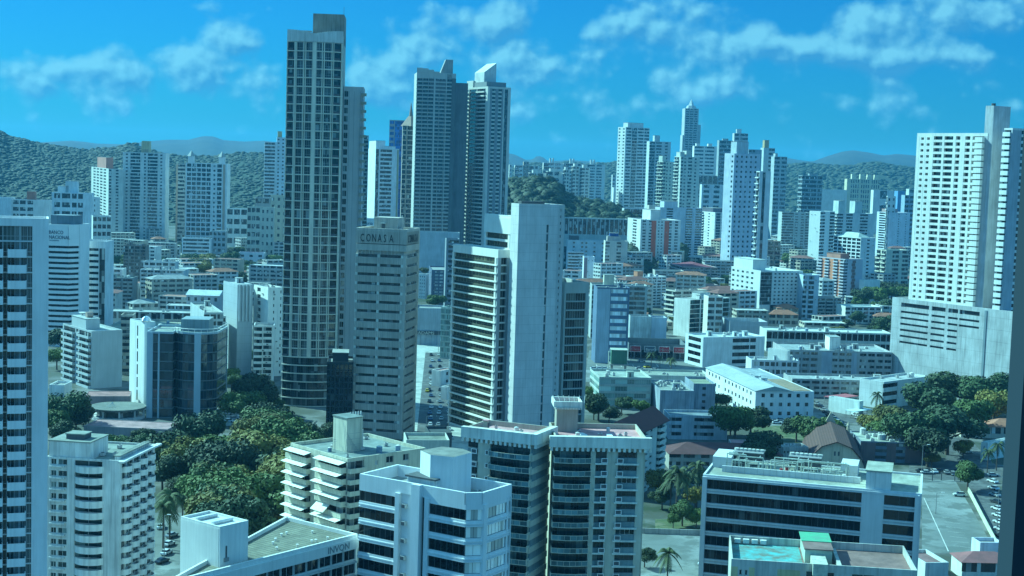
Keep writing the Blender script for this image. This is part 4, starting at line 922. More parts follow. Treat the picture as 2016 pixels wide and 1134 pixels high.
near('warehouse', 'red-roofed annex behind the round pavilion', 168, 780, -7, 12, None, 256, 2, 'W1', None, wall=(.3, .22, .22), L=14, roof=(.42, .19, .18), par=.2)
near('warehouse', 'white flat roof shed behind trees at the left tower', 97, 757, -6, 0, None, 126, 1, 'W1', None, wall=(.74, .76, .74), L=12)
# finned tower + white tower right of it
b = B('office_tower', 'blue-grey windowless tower with four tall vertical fins near its top', 468, 560, -46, 30, xl=440, xr=498, wall=(.40, .46, .50), par=.6, roof=(.5, .52, .5), stain=.1, joint=4)
b.face('L', 13, 'W1'); b.face('R', 13, 'W1')
for q in range(4): b.fb(b.mb, 'R', b.flen('R')*(.05+.23*q), b.flen('R')*(.15+.23*q), b.zt-18, b.zt+.3, .05, 1.0, wallmat((.55, .60, .62)))
b.fb(b.mb, 'L', 2, 6, 0, b.zt-20, .05, .3, wallmat((.5, .58, .62))); b.clutter(2, 5); b.finish()
near('office_block', 'slim louvred blue building with a small roof terrace left of the finned tower', 402, 615, -35, 20, 375, 440, 10, 'G1x3', 'W1', wall=(.42, .48, .50), sp=.35, clut=7, roof=(.4, .42, .38), stain=.2)
v = MB(); gl = G(398, 800); rt = empty('glass_canopy', (gl.x, gl.y, 38), 0); 
bpy.data.objects.remove(rt)
near('apartment_block', 'bright white apartment block with stepped balconies left of the tallest tower', 528, 566, -45, 34, 500, 557, 13, 'W2 S1 W2 S1', 'W1 G1 W2', wall=(.76, .78, .74), L=14, clut=6, stain=.12)
near('apartment_block', 'white low-floor block with shaded recessed balconies below the bright white block', 500, 640, -28, 8, None, 540, 9, 'B2 W.3 G2 W.4', None, wall=(.66, .68, .66), L=12)
near('office_block', 'pale blue stepped block with pointed glass top beside the mirrored office', 432, 622, -30, 25, 418, 445, 10, 'G1x2', 'G1', wall=(.5, .55, .56), sp=.3, L=10)

# ---- centre right
near('office_tower', 'dark blue office with rows of white blinds and a pale blue blank strip', 1176, 565, -43, 4, None, 1240, 10, 'C1.8 C2.2 W.2 G5 W.4', None, wall=(.10, .16, .26), wall2=(.34, .44, .54), L=16, sp=.45, frame=WHT, nv=8, glass=glassmat((.45, .52, .55), .3, 1.0, (.5, .55, .58)), roof=(.35, .4, .38), clut=3, core=BLACKG)
near('apartment_block', 'concrete-framed apartment block with pale tank on its roof behind the blue office', 1166, 560, -35, 2, None, 1275, 11, 'G2 W.3 G3 W.3 G4 W.3', None, wall=(.36, .40, .40), L=16, sp=.3, frame=ALU, nv=4, clut=4, roof=(.3, .33, .32),
     pent=[('water_tank_housing', .22, .40, .2, .6, 7, wallmat(CREAM))])
b = near('shop_row', 'low shop row with dark fascia carrying four signboards, three red and one white lettered', 1238, 676, -9, 1, None, 1352, 1, 'D1x9', None, wall=(.13, .16, .18), L=30, roof=(.34, .38, .34), fin=False, t=.3, glass=BLACKG, sp=.1, par=3.6)
ln = b.flen('R')
for q, (tx, rc) in enumerate((('Claro', (.42, .03, .05)), ("Baron's", (.10, .13, .18)), ('Mercado', (.42, .03, .05)), ('SUPER', (.42, .03, .05)))):
    v = MB(); v.box(0, ln*.19, 0, .2, 0, 3.6, WHT); v.box(.25, ln*.19-.25, -.05, -.001, .25, 3.35, wallmat(rc, key='sign_face')); o = v.build('signboard', b.root); o.location = (ln*(.02+.25*q), -.4, b.zt-1.2)
    cu = b.text(tx, 'R', ln*(.02+.25*q)+.8, b.zt-.2, 1.5, WHT if q == 1 else wallmat((.5, .3, .3), key='sign_letters'), out=.55)
b.finish()
near('house', 'pale blue blank-sided building right of a big faded mural wall behind the shop row', 1283, 625, -20, 3, None, 1313, 5, 'W1', None, wall=(.44, .54, .64), L=12)
near('house', 'faded pale mural wall building behind the shop row', 1241, 622, -21, 3, None, 1283, 5, 'W1', None, wall=(.50, .58, .60), L=12, stain=.5)
near('office_block', 'dark green glass office with a bright white side wall, right of the shop row', 1360, 590, -25, 40, 1328, 1437, 8, 'G1 W.1 G3', 'W1', wall=(.76, .78, .74), sp=.12, nv=5, frame=DARK, glass=glassmat((.01, .03, .03), .05, .15, (.10, .18, .16)), clut=3, par=.4,
     pent=[('lift_housing', .35, .6, .3, .8, 4)])
near('apartment_block', 'cream low-rise apartments with a red-edged roof above the green glass office', 1330, 572, -19, 30, 1311, 1392, 5, 'G1 W.3 G2 W.3 G2', 'B1', wall=(.62, .60, .52), sp=.5, L=18, roof=(.42, .28, .24), clut=4)
near('hotel', 'white hotel block with a dark roof restaurant and orange tank house, behind the concrete-framed block', 1257, 545, -24, 32, 1232, 1312, 10, 'G1x6', 'G1x3', wall=(.68, .72, .72), sp=.5, clut=6, pent=[('tank_house', .1, .3, .3, .6, 5, wallmat((.6, .24, .14)))])
near('car_park', 'beige multi-level car park with long dark openings', 1290, 532, -18, 3, None, 1347, 8, 'G1', None, wall=(.44, .43, .40), L=18, sp=.55)
b = near('apartment_block', 'four-storey apartment block with a bright maroon pitched roof', 1345, 525, -17, 10, 1318, 1413, 6, 'B1x5', 'B1', wall=(.42, .36, .35), sp=.4, fin=False)
v = MB(); v.hip(0, b.W, 0, b.L, b.zt+.2, 4, roofmat((.28, .06, .08), key='red_roof')); v.build('hip_roof', b.root); b.finish()
near('house', 'shaded blue-brown low house under the maroon-roofed block', 1360, 560, -12, 8, None, 1415, 4, 'G1x4', None, wall=(.30, .26, .27), L=14, roof=(.36, .2, .18))
near('apartment_block', 'white five-storey house with sloping top-floor balcony left of the centre', 1118, 495, -28, 3, None, 1150, 9, 'B2 G1', None, wall=(.66, .72, .78), L=12, clut=3, sp=.5)
near('apartment_block', 'white-blue block with a plum stripe beside the five-storey house', 1150, 505, -28, 3, None, 1171, 8, 'C1 W2', None, wall=(.62, .68, .76), wall2=(.28, .2, .24), L=12)
near('office_block', 'pale office with scattered square green windows, left of the red-striped tower', 1118, 472, -38, 2, None, 1192, 9, 'W1 S1 W1 S1 S1 W1 S1 W1 S1', None, wall=(.52, .60, .64), L=16, clut=6, pent=[('lift_housing', .05, .3, .2, .8, 5, DARK)])
near('apartment_block', 'beige apartment block with blue water tank on the roof, left of the red-striped tower', 1192, 474, -42, 2, None, 1236, 13, 'G1 W1.6 G1 W1.4', None, wall=(.54, .54, .50), L=16, pent=[('tank_house', .1, .7, .2, .8, 5, wallmat((.5, .45, .42))), ('blue_tank', .2, .6, .3, .7, 8, wallmat((.04, .10, .30)))])
near('house', 'small white house with square windows before the beige apartment block', 1190, 512, -22, 4, None, 1212, 6, 'S1x2', None, wall=(.66, .7, .74), L=10)
b = near('apartment_tower', 'white apartment tower with two brick-red vertical stripes', 1262, 432, -56, 12, 1236, 1341, 17, 'W.6 G1 W1 G.8 C1.5 W.3 S1x2 W.3 C1.5 G.8 W1 G1 W.8', 'W1.4 G1 W1', wall=(.60, .63, .64), wall2=(.60, .13, .07), sp=.45, pier=.01,
     pent=[('lift_housing', .3, .55, .2, .8, 11)], clut=3)
near('apartment_tower', 'white stepped tower with penthouse letters and pergola, behind the red-striped tower', 1300, 408, -66, 20, 1290, 1383, 22, 'W1 G1 W2 B1 W.5 G1', 'W1', wall=(.50, .58, .66), wall2=(.4, .12, .1), pent=[('tower_block', .1, .42, .1, .9, 8)])
near('apartment_tower', 'white balconied tower with blue curtain wall half, centre right', 1408, 418, -56, 24, 1372, 1441, 15, 'W.3 G1.2x3', 'W1.2 B1 W1 S1 W1 W.2', wall=(.72, .76, .74), sp=.14, nv=2, glass=glassmat((.02, .05, .08), .06, .2, (.15, .2, .22)), pent=[('lift_housing', .2, .9, .3, .9, 6, wallmat((.12, .12, .16)))], bh=.9)
near('podium', 'white podium wall with faint plant mural below the balconied tower', 1402, 500, 1110, 24, 1366, 1441, 2, 'W2 G.5 W1', 'W1', wall=(.70, .76, .72)) if False else None
near('apartment_block', 'dark-windowed terrace apartments with sunny curved balconies right of the curtain-wall tower', 1455, 474, -32, 10, 1437, 1486, 6, 'B1x3', 'B1', wall=(.40, .38, .36), sp=.4)
near('apartment_block', 'peach and brown stepped apartments below the slim dark-striped slab', 1500, 474, -36, 16, 1486, 1537, 7, 'B1x3', 'B1', wall=(.44, .34, .28), sp=.4, roof=(.3, .25, .22))
near('apartment_block', 'white four-storey block with arched balconies behind the peach apartments', 1465, 450, -42, 4, None, 1502, 8, 'B1x3', None, wall=(.68, .72, .68), L=12)
# hotel 1440-1580
b = B('hotel', 'large pale hotel with green glass corner and grid of small square windows, centre right', 1498, 533, -36, 20, xl=1440, xr=1581, wall=(.56, .60, .60), wall2=(.50, .54, .54), par=1.2, stain=.12, roof=(.6, .64, .6))
b.face('R', 9, 'V.9 V1 V.9 W.3 S1x7', sp=.4, pier=.02, z0=10); b.face('R', 1, 'W2 G5 W1', z1=9.9); b.face('L', 9, 'S1x5 W1.2', sp=.4, pier=.02)
b.rooftop([('lift_housing', .02, .32, .3, .95, 8.5)]); b.clutter(3, 2); b.finish()
near('apartment_block', 'pale blue block with dark balcony column behind the hotel', 1582, 541, -34, 8, None, 1613, 9, 'G1 W.5 B1.4 W1.2', None, wall=(.44, .54, .62), L=16, roof=(.66, .72, .7))
b = B('apartment_tower', 'orange-brick and white striped apartment block with zigzag brick motif, right', 1664, 510, -38, 30, xl=1610, xr=1699, wall=(.46, .46, .52), wall2=(.62, .24, .14), par=1, stain=.12, roof=(.36, .18, .14))
b.face('L', 14, 'B1.4 C.8 B1.2 C1.2 B1.2 C.6 B1.2', sp=.5, bdepth=1.0); b.face('R', 14, 'G1 W5', sp=.5)
lr = b.flen('R')
for k in range(14):
    z = k*b.zt/14; b.fb(b.mb, 'R', lr*(.38+.04*(k % 2)), lr*(.56+.04*(k % 2)), z+.1, z+b.zt/14-.1, .06, .4, wallmat((.24, .14, .12)))
b.rooftop([('lift_housing', .2, .7, .3, .8, 4.5, wallmat((.5, .24, .18)))]); b.finish()
b = near('apartment_tower', 'white tower with a grid of large dark square windows and a grey pyramid roof', 1695, 468, -50, 28, 1642, 1724, 14, 'W1 S1 W.8', 'G1x6', wall=(.64, .70, .72), sp=.3, fin=False, pier=.25, frame=DARK, glass=BLACKG)
v = MB(); v.hip(0, b.W*.9, b.L*.1, b.L*.95, b.zt+.2, 5, roofmat((.5, .55, .5), (.3, .34, .3), key='grey_roof')); v.build('pyramid_roof', b.root); b.finish()
near('apartment_tower', 'tall white slab with a plain narrow sunlit wall, left of the pyramid-roofed tower', 1616, 416, -70, 40, 1594, 1644, 19, 'G1 W1 B1', 'W1', wall=(.72, .78, .76), stain=.06)
near('apartment_tower', 'white and grey twin-headed tower with square roof towers behind the pyramid roof', 1650, 419, -66, 14, 1633, 1722, 18, 'G1 W.6 G1.2 W.4 W1 G1.5 W1.2', 'B1', wall=(.54, .60, .62), pent=[('tank_tower', .05, .22, .2, .8, 15, wallmat((.46, .55, .55))), ('tank_tower', .5, .7, .2, .8, 15, wallmat((.46, .55, .55)))])
near('apartment_tower', 'teal-grey apartment slab with tight rows of balconies behind the peach apartments', 1540, 417, -62, 6, None, 1594, 18, 'B1 G1 S1 S1 G.6', None, wall=(.40, .46, .46), L=16, clut=2)
near('apartment_tower', 'tower with framed white balconies on its left and blank blue side, near the right tower', 1752, 418, -64, 22, 1727, 1792, 20, 'W3 S.8 W2 S.6 W1', 'W.3 B1 W.3', wall=(.58, .66, .74), roof=(.3, .1, .1), pent=[('lift_housing', .1, .5, .2, .8, 5, wallmat((.4, .3, .3)))])
near('apartment_block', 'cream block of sunny zigzag balconies under the framed-balcony tower', 1745, 492, -36, 24, 1726, 1790, 8, 'W1 G1 W.5 G1', 'B1x2', wall=(.60, .60, .50), roof=(.4, .42, .35))
near('office_block', 'white cube building with thin horizontal slots at the right tower podium', 1700, 551, -21, 22, 1692, 1733, 5, 'W1', 'W1', wall=(.60, .68, .68), pent=[])
near('apartment_block', 'grey low apartments with open floors before the orange-brick block', 1595, 585, -17, 12, 1582, 1657, 6, 'B1.4x4', 'W1', wall=(.34, .35, .34), clut=3, sp=.4, roof=(.36, .34, .28))
near('apartment_block', 'white low building with framed windows and palms right of the open-floor apartments', 1665, 603, -13, 10, None, 1735, 4, 'G1x6', None, wall=(.64, .68, .64), L=18, roof=(.6, .66, .62), frame=WHT)
b = near('villa', 'villa with terracotta tiled roofs and round bay in front of the hotel', 1515, 618, -9, 4, None, 1572, 2, 'G1x4', None, wall=(.56, .48, .38), L=12, fin=False, par=.2)
v = MB(); v.hip(0, b.W, 0, b.L, b.zt, 3, roofmat((.42, .16, .09), (.3, .11, .07), key='terracotta')); v.build('tiled_roof', b.root); b.finish()
b = near('villa', 'smaller villa wing with terracotta roof behind the first villa', 1530, 606, -9, 4, None, 1572, 2, 'G1x3', None, wall=(.56, .48, .38), L=12, fin=False, par=.2)
v = MB(); v.hip(0, b.W, 0, b.L, b.zt, 3, roofmat((.42, .16, .09), (.3, .11, .07), key='terracotta')); v.build('tiled_roof', b.root); b.finish()
near('house', 'small apartment roof storey with red edging on the dark green office', 1395, 583, -29, 10, None, 1424, 7, 'G1x2', None, wall=(.66, .66, .62), L=10, roof=(.45, .26, .22))
near('house', 'brown brick house with a sunlit porch above the cream low-rise', 1412, 565, -12, 6, None, 1437, 3, 'G1x2', None, wall=(.34, .24, .2), L=10, roof=(.3, .18, .15))
near('office_block', 'grey low block with white planter wall in front of the hotel', 1437, 632, -14, 4, None, 1511, 4, 'C1', None, wall=(.42, .46, .50), wall2=(.38, .42, .46), L=24, par=3, roof=(.6, .66, .62), core=BLACKG)
# long hall and hospital complex
near('shopping_mall', 'long white-roofed hall with dark slanted openings below the villas', 1510, 650, -13, 2, None, 1757, 2, 'G1x22', None, wall=(.52, .56, .54), L=22, sp=.3, pier=.12, glass=BLACKG, roof=(.62, .66, .6), clut=12, par=.9)
near('hospital', 'grey clinic complex with roof ducts and open floors left of the right tower', 1548, 688, -17, 2, None, 1757, 5, 'G1x4 W.6 C1.6 G.8x3 C.8 W.4 G1x4', None, wall=(.38, .40, .42), wall2=(.36, .42, .50), L=34, sp=.5, frame=ALU, roof=(.34, .38, .38), clut=26, stain=.3,
     pent=[('lift_housing', .45, .55, .3, .6, 7, WHT)])
near('hospital', 'bright white slanted end wing of the clinic', 1551, 690, -18, 50, 1512, 1556, 3, 'W1', 'W1', wall=(.78, .8, .76), par=.5)
near('office_block', 'grey lower clinic floor with rooftop units in front of the clinic', 1560, 745, -9, 2, None, 1790, 3, 'G1x6 W.3 G1x6', None, wall=(.34, .37, .38), L=20, sp=.5, clut=8, roof=(.40, .43, .42), stain=.3)
near('office_block', 'white three-storey office with strip windows on its left end and roof units', 1385, 664, -17, 22, 1350, 1506, 4, 'W4.5 G2.6 W.1 G.9 W.3 W1', 'W1 G4 W.6', wall=(.62, .70, .74), sp=.42, clut=12, frame=DARK, nv=4, roof=(.56, .6, .58), par=1, glass=BLACKG)
near('office_block', 'white low link building with row of dark windows behind the long white hall', 1480, 708, -13, 3, None, 1574, 3, 'W.6 G1x8 W.4', None, wall=(.56, .60, .64), L=14, sp=.45, pier=.3, roof=(.4, .44, .44), clut=8)
# long white two-storey hall with metal roof
b = B('hall', 'long white two-storey building with grey pitched metal roof and small square windows', 1488, 770, -12.5, 10, xl=1390, xr=1603, wall=(.66, .70, .72), par=.3, stain=.12, roof=(.36, .42, .44))
b.face('R', 3, 'W.6 S1x6 W.4', sp=.4); b.face('L', 3, 'W1 S1x4 C1.4 S1x8 W1', sp=.4, pier=.3)
v = MB(); v.gable(0, b.W*.62, 0, b.L, b.zt+.35, 2.2, wallmat((.36, .42, .44), key='sheet_roof'), axis='y'); v.build('gable_roof', b.root)
v = MB(); v.box(b.W*.66, b.W*.97, 2, b.L*.5, b.zt+.02, b.zt+.3, roofmat((.36, .24, .16), (.2, .15, .1), scale=.5, key='rusty_deck')); v.build('rusty_deck', b.root); b.clutter(6, 12); b.finish()
# low glass building
near('office_block', 'low pale green glass office with reflecting strip windows left of the parking lot', 1180, 742, -14, 6, 1162, 1283, 4, 'G1 G1.2 G1', 'G1', wall=(.42, .48, .45), sp=.3, pier=0, glass=glassmat((.16, .26, .24), .08, .5, (.36, .46, .42), cell=(6, 6, 4)), nv=7, frame=ALU, clut=5, roof=(.40, .44, .38), L=16)
near('office_block', 'blue-grey workshop with roof pipes and red units beside the low glass office', 1300, 768, -11, 4, 1277, 1367, 4, 'W2 C1.2 W1', 'W1', wall=(.30, .36, .44), wall2=(.36, .42, .50), clut=18, roof=(.34, .36, .32), stain=.4)
near('office_block', 'blue-grey higher block with mossy roof at the right of the workshop', 1366, 755, -13, 4, None, 1409, 4, 'W1 S1 W1', None, wall=(.28, .34, .42), L=22, roof=(.30, .32, .22), stain=.4)
near('office_block', 'pale blue two-storey block with framed strip windows below the workshop', 1318, 817, -10, 4, None, 1433, 3, 'G1 W.4 W.6 G1.6 W1', None, wall=(.46, .52, .58), L=14, sp=.5, frame=wallmat((.42, .36, .34)), roof=(.22, .26, .28), stain=.3)
near('warehouse', 'flat concrete roof with stains and white shed behind the workshop', 1270, 738, -5, 4, None, 1400, 1, 'W1', None, wall=(.5, .54, .5), L=22, roof=(.34, .36, .30), clut=6)
# green water tower
g = G(1216, 758); rt = empty('water_tower', (g.x, g.y, 0)); tag(rt, 'square green water tank raised on concrete legs above the low roofs', 'water tower')
v = MB(); gt = wallmat((.08, .20, .14), key='green_tank', stain=.3); hz = P(1216, 688, g.y).z; v.box(-4, 4, -4, 4, hz-7, hz, gt); v.build('tank', rt)
v = MB(); v.box(-4.3, 4.3, -4.3, 4.3, hz+.002, hz+.3, wallmat((.4, .45, .38))); v.build('lid', rt)
v = MB(); v.box(-4.8, 4.8, -4.8, 4.8, hz-7.6, hz-7.002, wallmat(CONC)); v.build('platform', rt)
for (x, y) in ((-3.6, -3.6), (3.2, -3.6), (-3.6, 3.2), (3.2, 3.2)): v = MB(); v.box(x, x+.6, y, y+.6, 0, hz-7.602, wallmat(CONC)); v.build('leg', rt)
v = MB(); v.box(-5.2, -4.85, -1, 1, 0, hz-1, wallmat((.5, .55, .48))); v.build('pipe_shaft', rt)
# maroon hip roofs in front
b = near('school_building', 'long low building with dark maroon hipped roof between palms and offices', 1318, 892, -6, 4, None, 1540, 2, 'G1x8', None, wall=(.36, .34, .30), L=16, fin=False, par=.2, sp=.5)
v = MB(); mr_ = roofmat((.15, .05, .05), (.10, .035, .035), key='maroon_roof'); v.hip(0, b.W, 0, b.L, b.zt, 3, mr_); v.build('hip_roof', b.root); b.finish()
b = near('school_building', 'building with bright pink-red roof edge behind the maroon hipped roof', 1440, 874, -7, -2, None, 1545, 2, 'W1', None, wall=(.40, .34, .32), L=10, par=.2, roof=(.50, .22, .22))
# right tower
b = B('apartment_tower', 'huge white balconied apartment tower with concrete shaft at the right edge', 1945, 262, 740, GRID+2, xl=1806, xr=2010, wall=(.66, .68, .66), wall2=(.42, .45, .48), par=1.6, t=1.6, stain=.12, core=glassmat((.08, .11, .13), .3, .2, (.25, .28, .3)))
n = 33; z0 = 30; lt_ = b.flen('L'); WT = wallmat((.78, .82, .80), stain=.06)
b.face('L', n, 'W.5 S1.1x2 W.5 G1.6 W.4 G1.6 W.5 G.8 W.9 G.9 W.4 G.9 B1.3', z0=z0, sp=.42, pier=.02, frame=None, bdepth=2.2, bh=2.3)
b.face('L', 1, 'W1', z1=z0-.02)
b.face('R', n, 'C2.6 W.1 B1.2 C.3 G1.4x2', z0=z0, sp=.42, bdepth=1.6, bh=1.5); b.face('R', 1, 'W1', z1=z0-.02)
b.finish(); RT = b
c = B('', '', 1957, 208, 738, GRID+2, xl=1941, xr=1990, wall=(.44, .48, .52), par=.6, parent=b, partname='service_shaft', stain=.3)
c.face('R', 1, 'W1'); c.face('L', 1, 'W1'); v = MB(); v.cyl(1.5, 1.5, c.H, c.H+1.2, 1.1, DARK, 10); v.build('roof_drum', c.root); c.finish()
c = B('', '', 1994, 252, 722, GRID+2, xl=1977, W=40, wall=(.70, .74, .74), wall2=(.40, .46, .52), par=1, t=.8, parent=b, partname='rear_wing', core=b.core)
c.face('L', n, 'B1', z0=z0, sp=.3, bh=1.9, bdepth=1.0); c.face('R', n, 'C1 G1.4x3', z0=z0, sp=.42); c.finish()
# podium
b = B('car_park', 'broad grey parking podium with dark ventilation slots under the huge white tower', 2040, 619, 704, GRID+2, xl=1757, W=30, wall=(.46, .50, .52), par=1, t=1.0, stain=.34, joint=6, core=glassmat((.02, .025, .03), .3, .1), roof=(.4, .42, .42))
b.done.add(3); ll = b.flen('L'); lim = ll-1.0
rows = 7; ztop = b.zt; zb_ = b.zt-rows*3.2-1.2
b.fb(b.mb, 'L', 0, None, 0, zb_, -1, 0, b.wallm); b.fb(b.mb, 'L', 0, None, ztop-1.2, ztop+.01, -1, 0, b.wallm)
segs = [(.07, .28), (.30, .40), (.42, .49), (.50, .64)]
for k in range(rows):
    z = ztop-1.2-(k+1)*3.2; cut = k >= 3
    hs = 1.15 if k else 2.2
    ss = segs[:3] if cut else segs
    ss = ss+[(.86, .93)]
    b.fb(b.mb, 'L', 0, None, z, z+1.0, -1, 0, b.wallm) ; b.fb(b.mb, 'L', 0, None, z+1.0+hs, z+3.2, -1, 0, b.wallm) if hs < 2.2 else None
    x = 0
    for (a, c_) in ss: b.fb(b.mb, 'L', x*lim, a*lim, z+1.0, z+1.0+hs, -1, 0, b.wallm); x = c_
    b.fb(b.mb, 'L', x*lim, lim, z+1.0, z+1.0+hs, -1, 0, b.wallm)
b.fb(b.mb, 'L', lim*.675, lim*.69, 8, ztop, .02, .3, wallmat((.2, .26, .3)))
b.finish()
# L-shaped parking block, awnings, blue brick, church, houses
near('car_park', 'white three-level car park with cars on its roof at the right, behind the trees', 1740, 752, -13, 42, 1693, 1830, 3, 'G1 W.3 W2', 'W1', wall=(.70, .76, .76), par=1.0, sp=.5, roof=(.44, .46, .46), clut=4, glass=BLACKG, joint=2.2)
near('wall', 'long white wall with green court behind it, left of the car park', 1692, 790, -7, 42, 1632, 1700, 1, 'W1', 'W1', wall=(.70, .78, .76), par=1.5, roof=(.22, .30, .24))
for (lb, xa, ya, xb, d_, colr) in (('red awning roof over the parked cars, nearer one', 1622, 766, 1690, 535, (.40, .10, .12)), ('white awning roof over the parked cars', 1664, 792, 1718, 505, (.55, .68, .72))):
    b = B('car_port', lb, (xa+xb)//2-8, ya+18, -3.5, 40, xl=xa, xr=xb, wall=(.3, .3, .3), par=.1, roof=colr); b.mb = MB(); b.coremb = MB(); b.roofmb = MB()
    b.roofmb.box(0, b.W, 0, b.L, b.zt-.25, b.zt, roofmat(colr, tuple(c*.8 for c in colr)))
    for x in (.2, b.W-.4): 
        for y in (.2, b.L/2, b.L-.4): b.mb.box(x, x+.2, y, y+.2, 0, b.zt-.26, STEEL)
    b.done.update(range(4)); b.roofmb.build('roof', b.root); b.mb.build('post_frame', b.root)
BRK = (.16, .17, .20)
b = near('office_block', 'dark brick and blue low building with crowded roof plant, right of the brown church roof', 1695, 868, -8, -2, None, 1822, 3, 'C1.6 G1.2 C1 G1 C2', None, wall=(.16, .20, .26), wall2=(.20, .13, .13), L=22, roof=(.44, .46, .38), clut=30, par=.5, frame=DARK, sp=.5)
# church with faceted brown roof
rt = empty('church', (120.7, 531, 0), R(-9)); tag(rt, 'church with a big faceted brown vaulted roof and cream gable', 'church')
br = roofmat((.14, .06, .05), (.11, .05, .042), key='brown_sheet', stripe=.35)
zt = 12.5; zw = 2.5
prof = [(-11, 0), (-9.5, .38), (-5.5, .80), (0, 1.0), (5.5, .80), (9.5, .38), (11, 0)]
pts = [(x, zw+(zt-zw)*h) for x, h in prof]; v = MB(); n_ = len(pts); Lc = 44
v.add([(x, -.8, z) for x, z in pts]+[(x, Lc, z) for x, z in pts]+[(x, -.8, z+.35) for x, z in pts]+[(x, Lc, z+.35) for x, z in pts],
      [(i, i+1, n_+i+1, n_+i)[::-1] for i in range(n_-1)]+[(2*n_+i, 2*n_+i+1, 3*n_+i+1, 3*n_+i) for i in range(n_-1)]+[(i, i+1, 2*n_+i+1, 2*n_+i) for i in range(n_-1)]+[(n_+i, 3*n_+i, 3*n_+i+1, n_+i+1) for i in range(n_-1)], br); v.build('roof', rt)
crm = wallmat((.56, .48, .36)); v = MB()
v.add([(x*.96, 0, z-.05) for x, z in pts]+[(-10.5, 0, 0), (10.5, 0, 0)], [tuple([n_, n_+1]+list(range(n_-1, -1, -1)))], crm)
v.add([(x*.96, Lc-.4, z-.05) for x, z in pts]+[(-10.5, Lc-.4, 0), (10.5, Lc-.4, 0)], [tuple([n_+1, n_]+list(range(n_)))], crm)
v.box(-10.6, -10.3, 0, Lc-.4, 0, zw, crm); v.box(10.3, 10.6, 0, Lc-.4, 0, zw, crm); v.build('wall', rt)
for x in (-.9, .5): v = MB(); v.box(x, x+.6, -.06, -.005, zw+5, zw+6.6, DARK); v.build('window', rt)
v = MB(); v.prism([(-9, Lc), (9, Lc), (9, Lc+1.2), (-9, Lc+1.2)], 0, zw+6, crm)
v.add([(-4, Lc+.1, zw+6), (4, Lc+.1, zw+6), (0, Lc+.1, zt+4), (-4, Lc+1.1, zw+6), (4, Lc+1.1, zw+6), (0, Lc+1.1, zt+4)], [(0, 1, 2), (5, 4, 3), (0, 3, 4, 1), (1, 4, 5, 2), (2, 5, 3, 0)], crm); v.build('bell_gable', rt)
for x in (-7, 7): v = MB(); v.cyl(x, Lc+.6, zw+6, zw+9, .8, crm, 8, .5); v.cyl(x, Lc+.6, zw+9, zw+10.5, .7, crm, 8, .05); v.build('pinnacle', rt)
near('house', 'old cream arcaded facade with rows of arched openings left of the brown church roof', 1542, 880, -8, 8, None, 1592, 3, 'S1x7', None, wall=(.50, .52, .50), L=8, sp=.4, clut=2, stain=.35)
for (lb, xa, ya, xb, d_) in (('terracotta-roofed house beyond the trees, left of a pair', 1893, 838, 1952, -5), ('terracotta-roofed house at the window frame, right of a pair', 1948, 840, 2030, -5)):
    b = near('house', lb, xa, ya, d_, -2, None, xb, 1, 'G1x3', None, wall=(.55, .50, .42), L=12, fin=False, par=.1)
    v = MB(); v.hip(0, b.W, 0, b.L, b.zt, 3, roofmat((.44, .18, .11), (.34, .13, .08), key='terracotta')); v.build('tiled_roof', b.root); b.finish()
near('house', 'white modern house with grey roof below the terracotta houses', 1945, 872, -7, 40, 1932, 2005, 2, 'W1', 'W1 S1 W1', wall=(.74, .78, .76), roof=(.40, .46, .44), par=.8, L=12)
b = near('house', 'white and maroon-roofed low house at the bottom right corner', 1895, 1105, -5, 2, None, 2000, 1, 'G1x3', None, wall=(.62, .64, .60), L=9, par=.2, fin=False)
v = MB(); v.hip(0, b.W, 0, b.L, b.zt, 2, roofmat((.34, .12, .12), (.22, .09, .09), key='maroon_tile')); v.build('tiled_roof', b.root); b.finish()
near('house', 'small white gabled chapel wall beside the bottom right lot', 1930, 1068, -6, 6, None, 1975, 1, 'W1', None, wall=(.58, .62, .70), L=6)
near('house', 'white walled yard building right of the dark glass office', 1822, 1108, -5, 10, None, 1868, 1, 'W1', None, wall=(.55, .60, .60), L=14, roof=(.30, .16, .16))
# ------------------------------------------------------------------ far towers
T_ = 'apartment_tower'
HZB = (.62, .66, .66)
# left far group
far(T_, 'slim white tower with vertical stripes and small red roofs, left of the tall twin-column tower', 214, 332, 1750, 22, 180, 243, 24, 'G.6 W1 G.6 W1', 'W.5 G.5x4 W.5', (.52, .56, .54), pent=[('p', .2, .7, .3, .8, 14, wallmat((.45, .2, .16)))])
b = B(T_, 'white twin-column balconied tower with a yellow concrete core rising above, before the hill', 242, 299, 1780, 3, xr=326, L=26, wall=(.62, .66, .66), far=True, par=1)
b.face('R', 27, 'W.5 S1.1 W.4 B2.6 W1 G.5 W.5 B2.6 W.4 S1.1 W.5', sp=.45, bdepth=1.5)
W = b.W; b.mb.box(W*.42, W*.60, 4, 16, b.zt+.02, b.zt+15, wallmat((.50, .46, .28))); b.mb.box(W*.43, W*.58, 3.9, 3.99, b.zt+1, b.zt+5, wallmat((.3, .28, .2))); b.finish()
b = B(T_, 'white tower with dark square window grid, orange edge strips and two pointed roof turrets', 366, 320, 1780, 3, xr=447, L=30, wall=(.66, .70, .72), wall2=(.46, .34, .26), far=True, par=1)
b.face('R', 18, 'W.3 G1x5 W.4 S1 W.2 G1.1 W.3 C.6 W.3', sp=.3, pier=.2)
W = b.W
for x in (.03, .78):
    b.mb.box(W*x, W*x+7, 6, 13, b.zt+.02, b.zt+9, b.wallm); b.mb.cyl(W*x+3.5, 9.5, b.zt+9, b.zt+16, 5.2, wallmat((.30, .34, .34)), 4, .1)
b.finish()
far(T_, 'orange-edged rear slice of the turreted tower', 347, 322, 1830, 3, None, 368, 20, 'C.5 G2 W.4', None, (.42, .44, .44), wall2=(.46, .34, .26))
